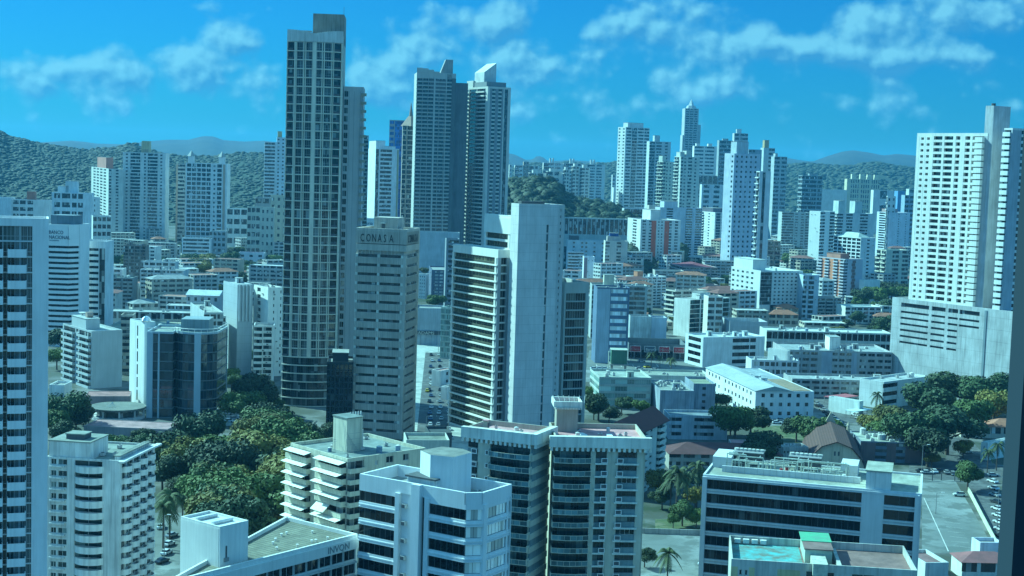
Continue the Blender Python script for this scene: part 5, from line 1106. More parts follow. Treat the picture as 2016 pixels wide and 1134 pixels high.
far('hotel', 'white low podium with ribbon windows below the turreted tower', 358, 468, -27, 3, None, 415, 7, 'W.2 G4 W.2', None, (.70, .74, .76))
far('office_block', 'blue-grey colonnaded block right of the white podium', 412, 455, -34, 4, None, 444, 6, 'G.5x4', None, (.32, .38, .42), roofcol=(.5, .56, .58))
far(T_, 'distant white tower with yellow stair core, just left of the tallest tower', 521, 279, 1800, 10, None, 545, 30, 'G3 W.4', None, (.56, .62, .66))
far(T_, 'blank side slice with yellow cap, at the edge of the tallest tower', 545, 270, 1805, 10, None, 562, 30, 'S1x2', None, (.52, .62, .70), pent=[('p', .1, .6, .1, .6, 8, wallmat((.5, .42, .22)))])
far('apartment_block', 'long white block with paired windows on the far left slope', 22, 392, 1450, 3, None, 100, 9, 'W.3 G1 W.2 G1 W.3 G1 W3', None, (.56, .60, .62), pent=[('p', .36, .56, .3, .7, 9, wallmat((.36, .16, .12)))])
far('apartment_block', 'white block with large dark windows and stepped roof left of the slim striped tower', 102, 378, 1420, 3, None, 178, 8, 'W.4 G1 W.3 G1.4 W.3 G.8x2 W1.2', None, (.64, .72, .76), pent=[('p', .12, .4, .3, .8, 7), ('q', .32, .62, .3, .8, 12)])
far('apartment_block', 'narrow pale block beside the slim striped tower', 172, 388, 1500, 3, None, 190, 12, 'S1x2', None, (.58, .66, .68))
far('apartment_block', 'low white balcony block below the slim striped tower', 183, 425, 1300, 20, None, 219, 8, 'G1x4', None, (.60, .66, .64))
far('warehouse', 'white gabled shed at the far left edge', -10, 388, 1700, 3, None, 22, 2, 'W1', None, (.6, .66, .7))
far('office_block', 'white ribbon-windowed block beyond the dark trees left of the tallest tower', 447, 410, 1600, 6, None, 487, 5, 'G1x3', None, (.62, .68, .68))
far('apartment_block', 'cream block with recessed balconies beyond the dark trees', 487, 407, 1500, 8, None, 540, 7, 'G1x3 W.4 S1x3', None, (.54, .54, .46))
far('apartment_block', 'pale yellow gabled block touching the tallest tower', 533, 384, 1560, 8, None, 566, 9, 'S1x3', None, (.52, .50, .40))
far('apartment_block', 'dark brown balcony block stacked behind the cream block', 503, 389, 1620, 8, None, 545, 7, 'G1x3', None, (.34, .36, .36))
far('apartment_block', 'white three-storey house with a shaded maroon roof among dark trees', 470, 497, -16, 5, None, 520, 3, 'S1x3', None, (.58, .64, .70), roofcol=(.34, .14, .14))
far('house', 'long beige-roofed school pavilion among the left trees', 474, 528, -6, 5, None, 524, 1, 'G1x5', None, (.42, .40, .36), roofcol=(.40, .32, .28))
far('house', 'grey-roofed house pair right of the grid apartments', 357, 516, -12, 6, None, 408, 3, 'G1x4', None, (.46, .50, .50), roofcol=(.44, .50, .50))
far('house', 'maroon-roofed terrace house between the grey roofs and the white house', 416, 514, -12, 5, None, 463, 3, 'G1x3', None, (.42, .38, .36), roofcol=(.34, .2, .2))
far('house', 'shaded purple-roofed house above the finned tower', 409, 543, -14, 5, None, 440, 3, 'W1', None, (.40, .46, .52), roofcol=(.24, .14, .18))
far('house', 'white house with blue upper storey left of the dark trees', 420, 500, -9, 4, None, 470, 2, 'G1x3', None, (.40, .46, .50), roofcol=(.4, .42, .44))
# centre far
far(T_, 'white tower with teal glass column, between the tallest tower and the twin dark towers', 740, 292, 1700, 14, 718, 786, 25, 'V.9 W.4 G1 G2.2 W.4 W1 C.5', 'W1', (.66, .72, .76), wall2=(.42, .38, .24), pent=[('p', .1, .5, .2, .8, 10), ('q', .5, .95, .2, .8, 4)], sp=.4)
far(T_, 'narrow dark balconied tower hidden behind the tallest tower', 706, 266, 1250, 10, None, 726, 38, 'B1', None, (.26, .32, .32))
far('office_tower', 'blue glass tower with concrete frame, behind the spired tower', 767, 236, 1750, 5, None, 800, 24, 'G1 W.2 V2.2 W.2', None, (.30, .34, .38), core=glassmat((.02, .10, .30), .1, .0))
b = B(T_, 'beige tower with a steep brown pyramid roof and thin spire', 793, 247, 1600, 6, xr=825, L=17, wall=(.42, .38, .34), far=True, par=.5)
b.face('R', 28, 'B1 W.3 B1.6 W.3 B1', sp=.45); W = b.W
b.mb.cyl(W*.5, b.L*.5, b.zt+.05, b.zt+11, W*.62, wallmat((.36, .24, .19)), 4, W*.16); b.mb.cyl(W*.5, b.L*.5, b.zt+11, b.zt+26, W*.13, wallmat((.22, .18, .18)), 6, .1); b.finish()
def footC(W, L): return [(W*(i/5.)*.72, -2.2*math.sin(math.pi*i/5)) for i in range(6)]+[(W, 0.2), (W, L), (0, L)]
def twin(label, x0, y0, x1, d, wall, wall2, par, wedge, lit, pod):
    b = B(T_, label, x0, y0, d, 8, xr=x1, L=38, foot=footC, wall=wall, wall2=wall2, far=True, par=par, t=.6, core=glassmat((.02, .03, .035), .1, .25, (.16, .18, .18)), stain=.1)
    n = 50; fh = b.zt/n
    for i in range(6):
        ln = b.flen(i); b.done.add(i)
        for k in range(n):
            z = k*fh; b.fb(b.mb, i, 0, ln, z, z+fh*.2, -.6, 1.2, b.wallm); b.fb(b.mb, i, 0, ln, z+fh*.2, z+fh*.42, 1.0, 1.18, b.wall2)
        b.fb(b.mb, i, 0, .5, 0, b.zt, -.6, .1, b.wallm)
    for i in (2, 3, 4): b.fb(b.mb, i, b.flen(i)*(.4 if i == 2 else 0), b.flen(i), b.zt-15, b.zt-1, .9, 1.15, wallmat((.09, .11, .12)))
    for i in (0, 1, 2, 3): b.fb(b.mb, i, 0, b.flen(i), b.H+.01, b.H+(4.5, 4.0, 2.8, 1.2)[i], -1, .4, b.wallm)
    i5 = 5; ln = b.flen(5)
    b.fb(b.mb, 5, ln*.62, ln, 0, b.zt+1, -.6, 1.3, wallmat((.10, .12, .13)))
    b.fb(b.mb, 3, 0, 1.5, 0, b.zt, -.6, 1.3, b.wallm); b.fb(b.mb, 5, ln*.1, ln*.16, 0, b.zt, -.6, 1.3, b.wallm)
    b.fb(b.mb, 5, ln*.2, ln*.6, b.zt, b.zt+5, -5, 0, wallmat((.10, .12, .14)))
    W, L = b.W, b.L; x0_, x1_ = W*wedge[0], W*wedge[1]; h0, h1 = wedge[2], wedge[3]
    z = b.zt+.02; mw = wallmat(lit); y0_, y1_ = 2, 16
    b.mb.add([(x0_, y0_, z), (x1_, y0_, z), (x1_, y1_, z), (x0_, y1_, z), (x0_, y0_, z+h0), (x1_, y0_, z+h1), (x1_, y1_, z+h1), (x0_, y1_, z+h0), ((x0_+x1_)/2-1, y0_, z+h1), ((x0_+x1_)/2-1, y1_, z+h1)],
        [(0, 1, 5, 8, 4), (1, 2, 6, 5), (2, 3, 7, 9, 6), (3, 0, 4, 7), (4, 8, 9, 7), (8, 5, 6, 9)], mw)
    return b
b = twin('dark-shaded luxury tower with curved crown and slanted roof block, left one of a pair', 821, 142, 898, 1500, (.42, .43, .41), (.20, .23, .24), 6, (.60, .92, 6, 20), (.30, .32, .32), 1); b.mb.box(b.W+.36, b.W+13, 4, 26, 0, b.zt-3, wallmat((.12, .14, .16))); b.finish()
b = B(T_, 'brighter luxury tower with slanted roof block and sunlit balconies, right one of a pair', 961, 170, 1500, 28, xl=911, xr=1006, wall=(.52, .53, .50), wall2=(.20, .23, .25), far=True, par=2, t=.7, stain=.1, core=glassmat((.02, .03, .035), .1, .25, (.16, .18, .18)))
b.face('L', 46, 'B1.2 C.25 B1.4 C.2 B1.6 W.4', sp=.36, bdepth=2.0, bh=1.1); b.face('R', 46, 'W.5 C.5 G.8 C.7 G.8 C.4 W.3 V.8 W.5', sp=.4)
W, L = b.W, b.L; z = b.zt+.02; mw = wallmat((.56, .60, .60))
b.mb.box(W*.05, W*.9, L*.1, L*.75, z, z+7, b.wall2); b.mb.box(W*-.02+1, W*.5, L*.6, L*.85, z, z+9, b.wallm)
x0_, x1_, y0_, y1_ = W*.10, W*.62, L*.25, L*.62; z += 7.01
b.mb.add([(x0_, y0_, z), (x1_, y0_, z), (x1_, y1_, z), (x0_, y1_, z), (x0_, y0_, z+10), (x1_, y0_, z+20), (x1_, y1_, z+20), (x0_, y1_, z+10)], [(0, 1, 5, 4), (1, 2, 6, 5), (2, 3, 7, 6), (3, 0, 4, 7), (4, 5, 6, 7)], mw)
b.finish()
far('podium_block', 'pale podium wall with arcade at the foot of the dark luxury tower', 818, 456, 1440, 5, None, 905, 6, 'W1', None, (.44, .50, .54), roofcol=(.3, .34, .34))
far('car_park', 'dark blue-grey car park between the luxury towers and the striped wing', 879, 470, 1100, 6, None, 905, 14, 'W.2 G1', None, (.22, .26, .30))
b = B('bank_building', 'white bank annex with sloping roofline and dark lettering above the ribbed tower', 704, 430, 1300, 14, xr=758, L=14, wall=(.62, .70, .74), far=True, par=.5)
b.face('R', 14, 'G2 W1 G1 W1', sp=.5, z1=b.zt-8); b.fb(b.mb, 'R', 0, None, b.zt-7.97, b.zt-.01, -.35, 0, b.wallm); b.finish()
b.text('Tecaria', 'R', .5, b.zt-5, 3.2, wallmat((.06, .10, .16)), out=.2)
# right back: low distant estate above the wooded hill
for i, (a, t_, c_, n, lb) in enumerate([(1003, 324, 1008, 12, 'thin distant white slab right beside the luxury towers'), (1014, 325, 1042, 12, 'distant white slab, leftmost of the estate above the wooded hill'), (1031, 318, 1042, 14, 'brown distant slab with twin roof tanks'), (1042, 326, 1062, 10, 'small distant white block right of the brown slab'),
     (1070, 320, 1110, 14, 'distant white estate block with red roof mark, left of three'), (1110, 321, 1150, 14, 'distant white estate block in the middle of three'), (1150, 323, 1192, 18, 'distant white estate block with plain right edge, right of three')]):
    far('estate_block', lb, a, t_, 3300, 4, None, c_, n, 'B1 G1 W.3 G1 W.6', None, (.66, .68, .64) if i != 2 else (.4, .34, .28), L=18, pent=[('p', .3, .38, .2, .6, 11), ('q', .44, .52, .2, .6, 11)] if i > 3 else None, group=None)
for i, (a, t_, c_, n, lb) in enumerate([(1040, 340, 1075, 8, 'sunny low white block peeping over the wooded hill, left'), (1075, 337, 1106, 9, 'sunny low block with green glass peeping over the wooded hill'), (1108, 334, 1122, 16, 'slim white sloped-top block, leftmost of three behind the wooded hill'), (1125, 327, 1142, 17, 'slim sloped-top block with dark balconies, middle of three behind the wooded hill'), (1142, 330, 1162, 18, 'slim sloped-top block, rightmost of three behind the wooded hill')]):
    far('estate_block', lb, a+4, t_, 2600, 24, a, c_, n, 'G1 W.4 G1 W.5', 'B1', (.62, .64, .60), pent=[('p', .2, .7, .2, .8, 6)])
far('estate_block', 'lone thin far block left of the tall white far tower', 1206, 344, 3600, 4, None, 1216, 10, 'G1 W1', None, (.5, .54, .54)); far('estate_block', 'tiny white stub building beside the tall white far tower', 1208, 369, 2600, 4, None, 1213, 8, 'W1', None, (.68, .72, .7))
# far right skyline
b = far(T_, 'tall white far tower with sunlit left edge, leftmost of the right skyline', 1232, 250, 2600, 30, 1217, 1279, 32, 'W.2 G1 W.15 B1 W.15 G1.2 W.15 G1', 'S1x2', (.62, .66, .66), pent=[('p', .15, .8, .2, .8, 9)], bdepth=1.5)
far(T_, 'grey-white far tower with notched roof, second in the right skyline', 1279, 278, 2500, 12, None, 1321, 30, 'B1 W.2 G1 W.6 G.5 W.5', None, (.48, .54, .56), pent=[('p', .25, .5, .2, .8, 11)])
far(T_, 'cream-green far tower with bright balcony edge before the notched tower', 1306, 318, 2100, 26, 1294, 1330, 24, 'G1 S1x3', 'B1', (.50, .56, .50), pent=[('p', .02, .3, .2, .8, 9)])
far(T_, 'broad cream far tower with two roof boxes below the tallest far skyscraper', 1341, 308, 2000, 20, 1328, 1378, 27, 'G.6 S1 W.3 G1 W.4 S1 W.5', 'B1 W.4', (.52, .57, .54), pent=[('p', .02, .25, .2, .8, 7), ('q', .35, .6, .2, .8, 9)])
b = B('skyscraper', 'tallest far skyscraper with stepped sides and pointed pyramid tip', 1349, 213, 3600, 5, xr=1376, L=34, wall=(.40, .44, .45), far=True, par=1)
b.face('R', 46, 'W.3 G1 W.2 G1 W.2 G1 W.3', sp=.4, pier=.3); W = b.W
b.mb.cyl(W*.5, 12, b.zt+.02, b.zt+8, W*.42, wallmat((.45, .5, .5)), 8, W*.3); b.mb.cyl(W*.5, 12, b.zt+8, b.zt+24, W*.22, wallmat((.55, .6, .6)), 4, .1)
b.mb.box(-3.2, -.36, 2, 30, 0, b.zt-64, b.wallm); b.mb.box(W+.36, W+7, 2, 30, 0, b.zt-38, wallmat((.34, .40, .42))); b.finish()
far('office_tower', 'pair of white louvred far slabs joined by a thin gap', 1367, 287, 2900, 5, None, 1412, 22, 'W.1 G2 W.4 G2 W.6', None, (.66, .68, .66), pent=[('p', .1, .26, .2, .8, 6), ('q', .62, .8, .2, .8, 6)], sp=.55)
far('office_tower', 'dark banded far tower with small roof cap', 1416, 276, 2700, 5, None, 1443, 22, 'W.2 G3', None, (.28, .34, .36), sp=.4, pent=[('p', .3, .7, .3, .7, 4)])
far('office_tower', 'far rounded tower with domed top behind the dark banded tower', 1446, 262, 2900, 5, None, 1473, 24, 'G1 W.3 G1.6', None, (.42, .46, .48), pent=[('p', .2, .55, .3, .7, 9, wallmat((.6, .66, .66)))])
far(T_, 'large pale blue tower with neat square windows and pale edge strip', 1446, 302, 1500, 30, 1427, 1497, 25, 'W.3 S1x5 W.6', 'W2 S1', (.48, .56, .66), pent=[('p', .15, .6, .2, .8, 13, wallmat((.46, .56, .62)))])
far('office_tower', 'far dark block with ochre top edge right of the pale blue tower', 1474, 294, 2300, 5, None, 1500, 22, 'G1 W1', None, (.26, .34, .42), roofcol=(.4, .34, .18))
far(T_, 'slim far tower with ochre top and mast', 1504, 291, 2500, 10, None, 1526, 22, 'W1 G1.2', None, (.44, .52, .54), pent=[('p', .1, .5, .2, .8, 14, wallmat((.44, .34, .18)))])
far(T_, 'far double-headed grey tower right of the ochre-topped tower', 1525, 308, 2450, 10, None, 1550, 20, 'G1 W.3 G1', None, (.38, .44, .46), pent=[('p', .1, .3, .2, .8, 6)])
far(T_, 'slim white slab with a dark vertical stripe and beaded sunny edge', 1496, 337, 1350, 14, 1489, 1518, 20, 'W1 V.9 W1.6', 'B1', (.58, .64, .68), wall2=(.1, .12, .14))
far('office_tower', 'dark banded office tower standing alone before the dark hill, right', 1580, 345, 2300, 16, 1572, 1620, 16, 'G3 W.2 G1', 'G1', (.26, .34, .38), sp=.35, pent=[('p', .4, .8, .3, .7, 4)])
b = B('estate_block', 'yellow-cream row of distant estate slabs before the dark hill', 1668, 352, 3300, 6, xl=1663, xr=1732, wall=(.56, .52, .36), far=True, par=1)
b.face('R', 9, 'W1 G.3x4 W.6 G.3x4 W.6 G.3x4', sp=.3); b.face('L', 9, 'W1')
for q in (.14, .40, .62, .84): b.mb.box(b.W*q, b.W*q+10, 0.4, 8, b.zt+.02, b.zt+12, wallmat((.64, .62, .44)))
b.finish()
far('estate_block', 'low white distant office row below the yellow estate', 1600, 372, 2900, 4, None, 1668, 3, 'W1', None, (.56, .62, .60), roofcol=(.5, .52, .5)); far('estate_block', 'low white distant block with blue panel, right of the yellow estate', 1720, 374, 2800, 4, None, 1760, 3, 'W1 G1 W1', None, (.58, .62, .62))
far('office_tower', 'bright blue distant block near the huge white tower', 1768, 376, 2300, 5, None, 1782, 10, 'W1', None, (.10, .28, .50)); far('office_tower', 'teal distant block near the huge white tower', 1782, 384, 2200, 5, None, 1800, 12, 'G1x2', None, (.24, .36, .46))
far(T_, 'narrow white distant block with ladder windows below the bright blue block', 1748, 386, 1900, 20, 1745, 1764, 10, 'S1x2', 'B1', (.6, .66, .66)); far('estate_block', 'pale block at the left edge of the huge white tower', 1790, 372, 2600, 4, None, 1812, 9, 'G1x2', None, (.48, .54, .54))
far('estate_block', 'white distant pair of slabs under the louvred slabs', 1382, 363, 2500, 5, None, 1424, 10, 'W.3 G1 W.8 G1 W.6', None, (.56, .62, .66)); far('house', 'shaded hillside villa row under the louvred slabs', 1376, 345, 2700, 5, None, 1412, 4, 'G1x4', None, (.36, .36, .32))
far('car_park', 'striped car park at the foot of the tall white far tower', 1229, 410, 1800, 5, None, 1282, 5, 'G1', None, (.50, .56, .60), sp=.5); far('podium_block', 'plain pale podium left of the striped tower', 1278, 404, 1750, 5, None, 1300, 5, 'W1', None, (.48, .48, .44))
far('school_building', 'long low white roof beyond the dark trees, centre', 1112, 428, 1500, 4, None, 1236, 2, 'G1x14', None, (.48, .52, .50), roofcol=(.62, .68, .66)); far('apartment_block', 'cream balcony block half hidden behind the red-striped tower', 1231, 426, 1950, 20, None, 1275, 12, 'B1x3', None, (.54, .56, .50))
far('apartment_block', 'white block half hidden left of the tall white slab', 1560, 420, 1900, 4, None, 1592, 16, 'G1x3', None, (.4, .46, .46))
# hazy sprawl: small generic buildings nothing tells apart, their use unknown
rs = random.Random(21)
def sprawl(n, px0, px1, y0, y1, label, group, cols, name='house'):
    for i in range(n):
        for _ in range(30):
            px = rs.uniform(px0, px1); py = rs.uniform(y0, y1); g = G(px, py)
            if all((g-q).length > 19 for q in SPR) and all(math.hypot(g.x-a, g.y-b_) > c+9 for a, b_, c in PLACED): break
        else: continue
        SPR.append(g); d = g.y
        w_ = rs.uniform(12, 34); h = rs.choice((5, 7, 9, 12, 16, 20, 24)); c = rs.choice(cols)
        b = B(name, label, px, 0, d, rs.choice((-8, 4, 30, 34)), W=w_, L=rs.uniform(10, 18), ztop=h, wall=c, far=True, par=.4, group=group, roof=rs.choice(((.5, .52, .5), (.34, .34, .32), (.62, .66, .64), (.42, .2, .15), (.40, .16, .12), (.3, .32, .32))), stain=.3)
        nn_ = max(1, int(h/3.2)); b.face('R', nn_, 'W.3 G1x%d W.3' % max(2, int(w_/5)), sp=.5); b.face('L', nn_, 'G1x3', sp=.5)
        if rs.random() < .3: b.mb.hip(0, b.W, 0, b.L, b.H, 2.5, roofmat(rs.choice(((.40, .16, .10), (.36, .38, .38), (.30, .12, .1)))))
        b.finish()
SPR = []
CS = [(.6, .62, .58), (.5, .52, .5), (.66, .7, .7), (.5, .46, .38), (.42, .44, .44)]
sprawl(90, 1540, 1800, 384, 432, 'small low building in the hazy sprawl below the dark hill at right', 'low buildings of the right-hand hazy sprawl', CS, 'sprawl_building')
sprawl(60, -40, 560, 385, 440, 'small low building at the foot of the forested hill at left', 'low buildings at the foot of the left hill', CS)
sprawl(60, 360, 560, 440, 600, 'low house among trees left of the tallest tower', 'low houses left of the tallest tower', CS)
sprawl(110, 1110, 1440, 470, 660, 'low building squeezed between the mid-rise blocks of the centre right', 'low buildings between the centre right blocks', CS, 'low_rise_building')
sprawl(100, 1440, 1800, 450, 660, 'low building among trees around the pale hotel and orange-brick block', 'low buildings around the pale hotel', CS, 'low_rise_building')
sprawl(60, 100, 400, 480, 640, 'low building between the left apartment blocks', 'low buildings between the left blocks', CS, 'sprawl_building')
# ------------------------------------------------------------------ ground, roads, hills
def gmat(name, cols, scales, rough=.95):
    mt, t, b = newmat(name); n = t.nodes; l = t.links; co = n.new('ShaderNodeTexCoord'); prev = None
    for i, (c, sc) in enumerate(zip(cols[1:], scales)):
        a = n.new('ShaderNodeTexNoise'); a.inputs['Scale'].default_value = sc; a.inputs['Detail'].default_value = 7; a.inputs['Roughness'].default_value = .62; l.new(co.outputs['Object'], a.inputs[0])
        cr = n.new('ShaderNodeMapRange'); l.new(a.outputs[0], cr.inputs[0]); cr.inputs[1].default_value = .46; cr.inputs[2].default_value = .56
        mx = n.new('ShaderNodeMix'); mx.data_type = 'RGBA'; l.new(cr.outputs[0], mx.inputs[0]); mx.inputs[7].default_value = srgb(c)
        if prev is None: mx.inputs[6].default_value = srgb(cols[0])
        else: l.new(prev, mx.inputs[6])
        prev = mx.outputs[2]
    l.new(prev, b.inputs['Base Color']); b.inputs['Roughness'].default_value = rough; return mt
v = MB(); S = 30000; v.add([(-S, -3000, 0), (S, -3000, 0), (S, 45000, 0), (-S, 45000, 0)], [(0, 1, 2, 3)], gmat('city_ground', [(.10, .10, .095), (.025, .04, .016), (.16, .155, .145), (.06, .062, .045)], (.006, .02, .045)))
o = v.build('ground'); o['kind'] = 'structure'
ASP = gmat('asphalt', [(.09, .09, .09), (.13, .13, .125), (.07, .07, .07)], (.05, .3)); PAV = gmat('concrete_paving', [(.36, .37, .34), (.26, .27, .25), (.42, .42, .38)], (.05, .16)); GRASS = gmat('grass', [(.09, .11, .04), (.15, .14, .08), (.06, .085, .03)], (.08, .3))
OLDP = gmat('worn_asphalt', [(.15, .16, .15), (.24, .25, .24), (.12, .13, .12)], (.03, .12))
MARK = wallmat((.62, .62, .58), key='road_paint', stain=.4)
def sheet(name, pix, z, mat, raw=False):
    pts = [G(*p) if not raw else Vector(p) for p in pix]; v = MB(); v.add([(p.x, p.y, z) for p in pts], [tuple(range(len(pts)))], mat)
    o = v.build(name); me = o.data
    if me.polygons[0].normal.z < 0: me.flip_normals()
    o['kind'] = 'structure'; return o
def slab_(name, pix, z, mat):
    pts = [G(*p) for p in pix]; v = MB(); q = [(p.x, p.y) for p in pts]
    ar = sum(q[i][0]*q[(i+1) % len(q)][1]-q[(i+1) % len(q)][0]*q[i][1] for i in range(len(q)))
    if ar < 0: q = q[::-1]
    v.prism(q, 0.002, z, mat); o = v.build(name); o['kind'] = 'structure'; return o
sheet('pavement', [(790, 905), (815, 905), (838, 690), (800, 690)], .010, PAV)
sheet('road', [(815, 905), (905, 905), (884, 690), (838, 690)], .008, ASP)
slab_('pavement', [(884, 905), (925, 905), (905, 700), (884, 700)], .13, PAV)
sheet('plaza', [(815, 694), (900, 694), (900, 672), (815, 672)], .016, PAV)
sheet('parking_lot', [(1150, 752), (1400, 752), (1400, 690), (1160, 690)], .008, OLDP)
sheet('road', [(1590, 770), (1640, 758), (1730, 830), (1640, 835)], .008, ASP)
sheet('parking_lot', [(1815, 1090), (1960, 1085), (1880, 945), (1815, 945)], .008, OLDP)
sheet('parking_lot', [(1240, 1140), (1395, 1140), (1395, 1045), (1240, 1045)], .008, OLDP)
sheet('lawn', [(1290, 1045), (1395, 1045), (1395, 1022), (1290, 1022)], .012, GRASS)
sheet('road', [(1790, 945), (2060, 945), (2060, 915), (1790, 915)], .016, ASP)
sheet('road', [(1900, 945), (1955, 945), (2060, 1134), (1985, 1134)], .012, ASP)
sheet('road', [(1860, 915), (1960, 915), (1905, 862), (1870, 862)], .012, ASP)
sheet('parking_lot', [(300, 1134), (420, 1134), (420, 1010), (300, 1010)], .008, OLDP)
sheet('parking_lot', [(425, 840), (500, 835), (505, 800), (430, 800)], .008, PAV)
sheet('lawn', [(1480, 880), (1600, 880), (1600, 835), (1480, 835)], .012, GRASS)
sheet('road', [(1480, 838), (1640, 838), (1640, 812), (1480, 812)], .02, OLDP)
# perimeter wall of the right lot and faded bay line
g0, g1 = G(1905, 968), G(1963, 1080)
v = MB(); d_ = (g1-g0); L_ = d_.length; v.box(0, L_, 0, .3, 0, 1.8, wallmat((.60, .62, .46), stain=.3)); o = v.build('boundary_wall'); o.location = g0; o.rotation_euler = (0, 0, math.atan2(d_.y, d_.x)); tag(o, 'pale yellow boundary wall along the right car lot', 'wall')
g0, g1 = G(1818, 980), G(1866, 1085); v = MB(); d_ = (g1-g0); v.box(0, d_.length, 0, .3, .02, .024, MARK); o = v.build('painted_line'); o.location = g0; o.rotation_euler = (0, 0, math.atan2(d_.y, d_.x)); o['kind'] = 'structure'
for q in range(7):
    g0 = G(1175+q*24, 722); v = MB(); v.box(0, .4, 0, 9, .02, .024, MARK); o = v.build('painted_line'); o.location = (g0.x, g0.y, 0); o['kind'] = 'structure'
g0, g1 = G(1262, 1050), G(1395, 1052); v = MB(); v.box(0, (g1-g0).length, 0, .35, 0, 1.6, wallmat((.4, .4, .38), stain=.4)); o = v.build('garden_wall'); o.location = g0; tag(o, 'low grey garden wall between lawn and paved yard', 'wall')
for q in range(13):      # dashed centre line of the jammed street
    y = 700+q*15; px = 861-q*.2; g0 = G(px, y); v = MB(); v.box(-.08, .08, 0, 3, .012, .016, MARK); o = v.build('painted_line'); o.location = (g0.x, g0.y, 0); o['kind'] = 'structure'
for q in range(12):      # bay lines of the right lot
    a_ = G(1900+q*4.6, 975+q*9.5); v = MB(); v.box(0, 5, 0, .12, .012, .016, MARK); o = v.build('painted_line'); o.location = (a_.x-6, a_.y, 0); o.rotation_euler = (0, 0, R(160)); o['kind'] = 'structure'
# hills
def interp(pts, x):
    if x <= pts[0][0]: return pts[0][1]
    for (a, b_), (c, d) in zip(pts, pts[1:]):
        if x <= c: return b_+(d-b_)*(x-a)/(c-a)
    return pts[-1][1]
def nz(x, y, s):
    return math.sin(x*s+1.3*math.sin(y*s*1.7))*math.cos(y*s*1.13+math.sin(x*s*.61))
HILLMAT = {}
def hill(name, ridge, D, front, back, mat, rough=1.0, step=6, rows=26, jag=0.0, zmin=-4):
    v = MB(); cols = np.arange(ridge[0][0], ridge[-1][0]+step, step); vs = []; r = random.Random(int(D))
    for j in range(rows+1):
        t = j/rows; y = D-front+(front+back)*t
        prof = math.sin(min(1, (t*(front+back)/front))*math.pi/2)**1.15 if y <= D else max(0, 1-(y-D)/back)**.8
        for px in cols:
            py = interp(ridge, px); p = P(px, py, D); x = p.x*(y/D)
            h = p.z*prof+nz(x, y, 9/D)*D*.0045*prof*rough+(r.random()-.5)*jag*prof*.6
            if y <= D: h = min(h, CAM_H+(p.z-CAM_H)*y/D)  # ridge stays the skyline
            vs.append((x, y, max(h, zmin)))
    n = len(cols); fs = [(j*n+i, j*n+i+1, (j+1)*n+i+1, (j+1)*n+i) for j in range(rows) for i in range(n-1)]
    v.add(vs, fs, mat); o = v.build(name, smooth=True); o['kind'] = 'structure'; return vs, n, rows
HG = gmat('hill_scrub', [(.018, .034, .013), (.013, .028, .011), (.03, .04, .02)], (.004, .02)); HF = gmat('mountain_scrub', [(.014, .022, .016), (.010, .017, .013), (.024, .03, .02)], (.0015, .006))
s_ = 1/3.543
LR = [(-260, 225), (-80, 240), (0, 250), (17, 261), (48, 267), (70, 275), (113, 282), (141, 287), (170, 294), (195, 289), (226, 289), (248, 281), (271, 283), (283, 291), (339, 306), (367, 308), (423, 308), (466, 301), (508, 301), (560, 300), (620, 306), (720, 318), (820, 330)]
LR = [(a_, b_+9) for a_, b_ in LR]
h1 = hill('hill', LR, 3400, 1150, 900, HG, jag=4)
MR = [(-260, 285), (60, 281), (110, 280), (140, 279), (170, 283), (190, 287), (240, 290), (290, 285), (330, 282), (370, 283), (400, 275), (420, 276), (440, 284), (480, 287), (520, 285), (560, 290), (700, 300), (900, 300), (1000, 297), (1015, 300), (1035, 310), (1047, 310), (1058, 301), (1068, 303), (1080, 313), (1120, 309), (1160, 312), (1200, 315), (1300, 316), (1450, 318), (1550, 311), (1580, 316), (1600, 318), (1630, 307), (1660, 298), (1680, 296), (1710, 300), (1740, 306), (1765, 303), (1790, 305), (1830, 310), (2016, 318), (2200, 320)]
hill('mountain', MR, 9500, 2500, 2500, HF, step=7)
RR = [(860, 334), (960, 326), (1020, 325), (1050, 316), (1085, 316), (1120, 313), (1160, 318), (1190, 316), (1220, 313), (1300, 318), (1400, 324), (1540, 325), (1580, 322), (1610, 324), (1640, 326), (1680, 328), (1700, 322), (1730, 321), (1760, 327), (1800, 332), (2016, 338), (2200, 340)]
h2 = hill('hill', RR, 5200, 1500, 1200, HG, jag=5)
CR = [(930, 400), (975, 362), (1005, 354), (1030, 352), (1060, 352), (1085, 356), (1105, 372), (1120, 388), (1150, 396), (1180, 400), (1230, 412), (1290, 440), (1350, 470)]
h3 = hill('hill', CR, 1850, 380, 400, HG, jag=2, step=4)
WR = [(425, 500), (448, 452), (470, 442), (500, 440), (530, 446), (560, 462), (620, 480)]
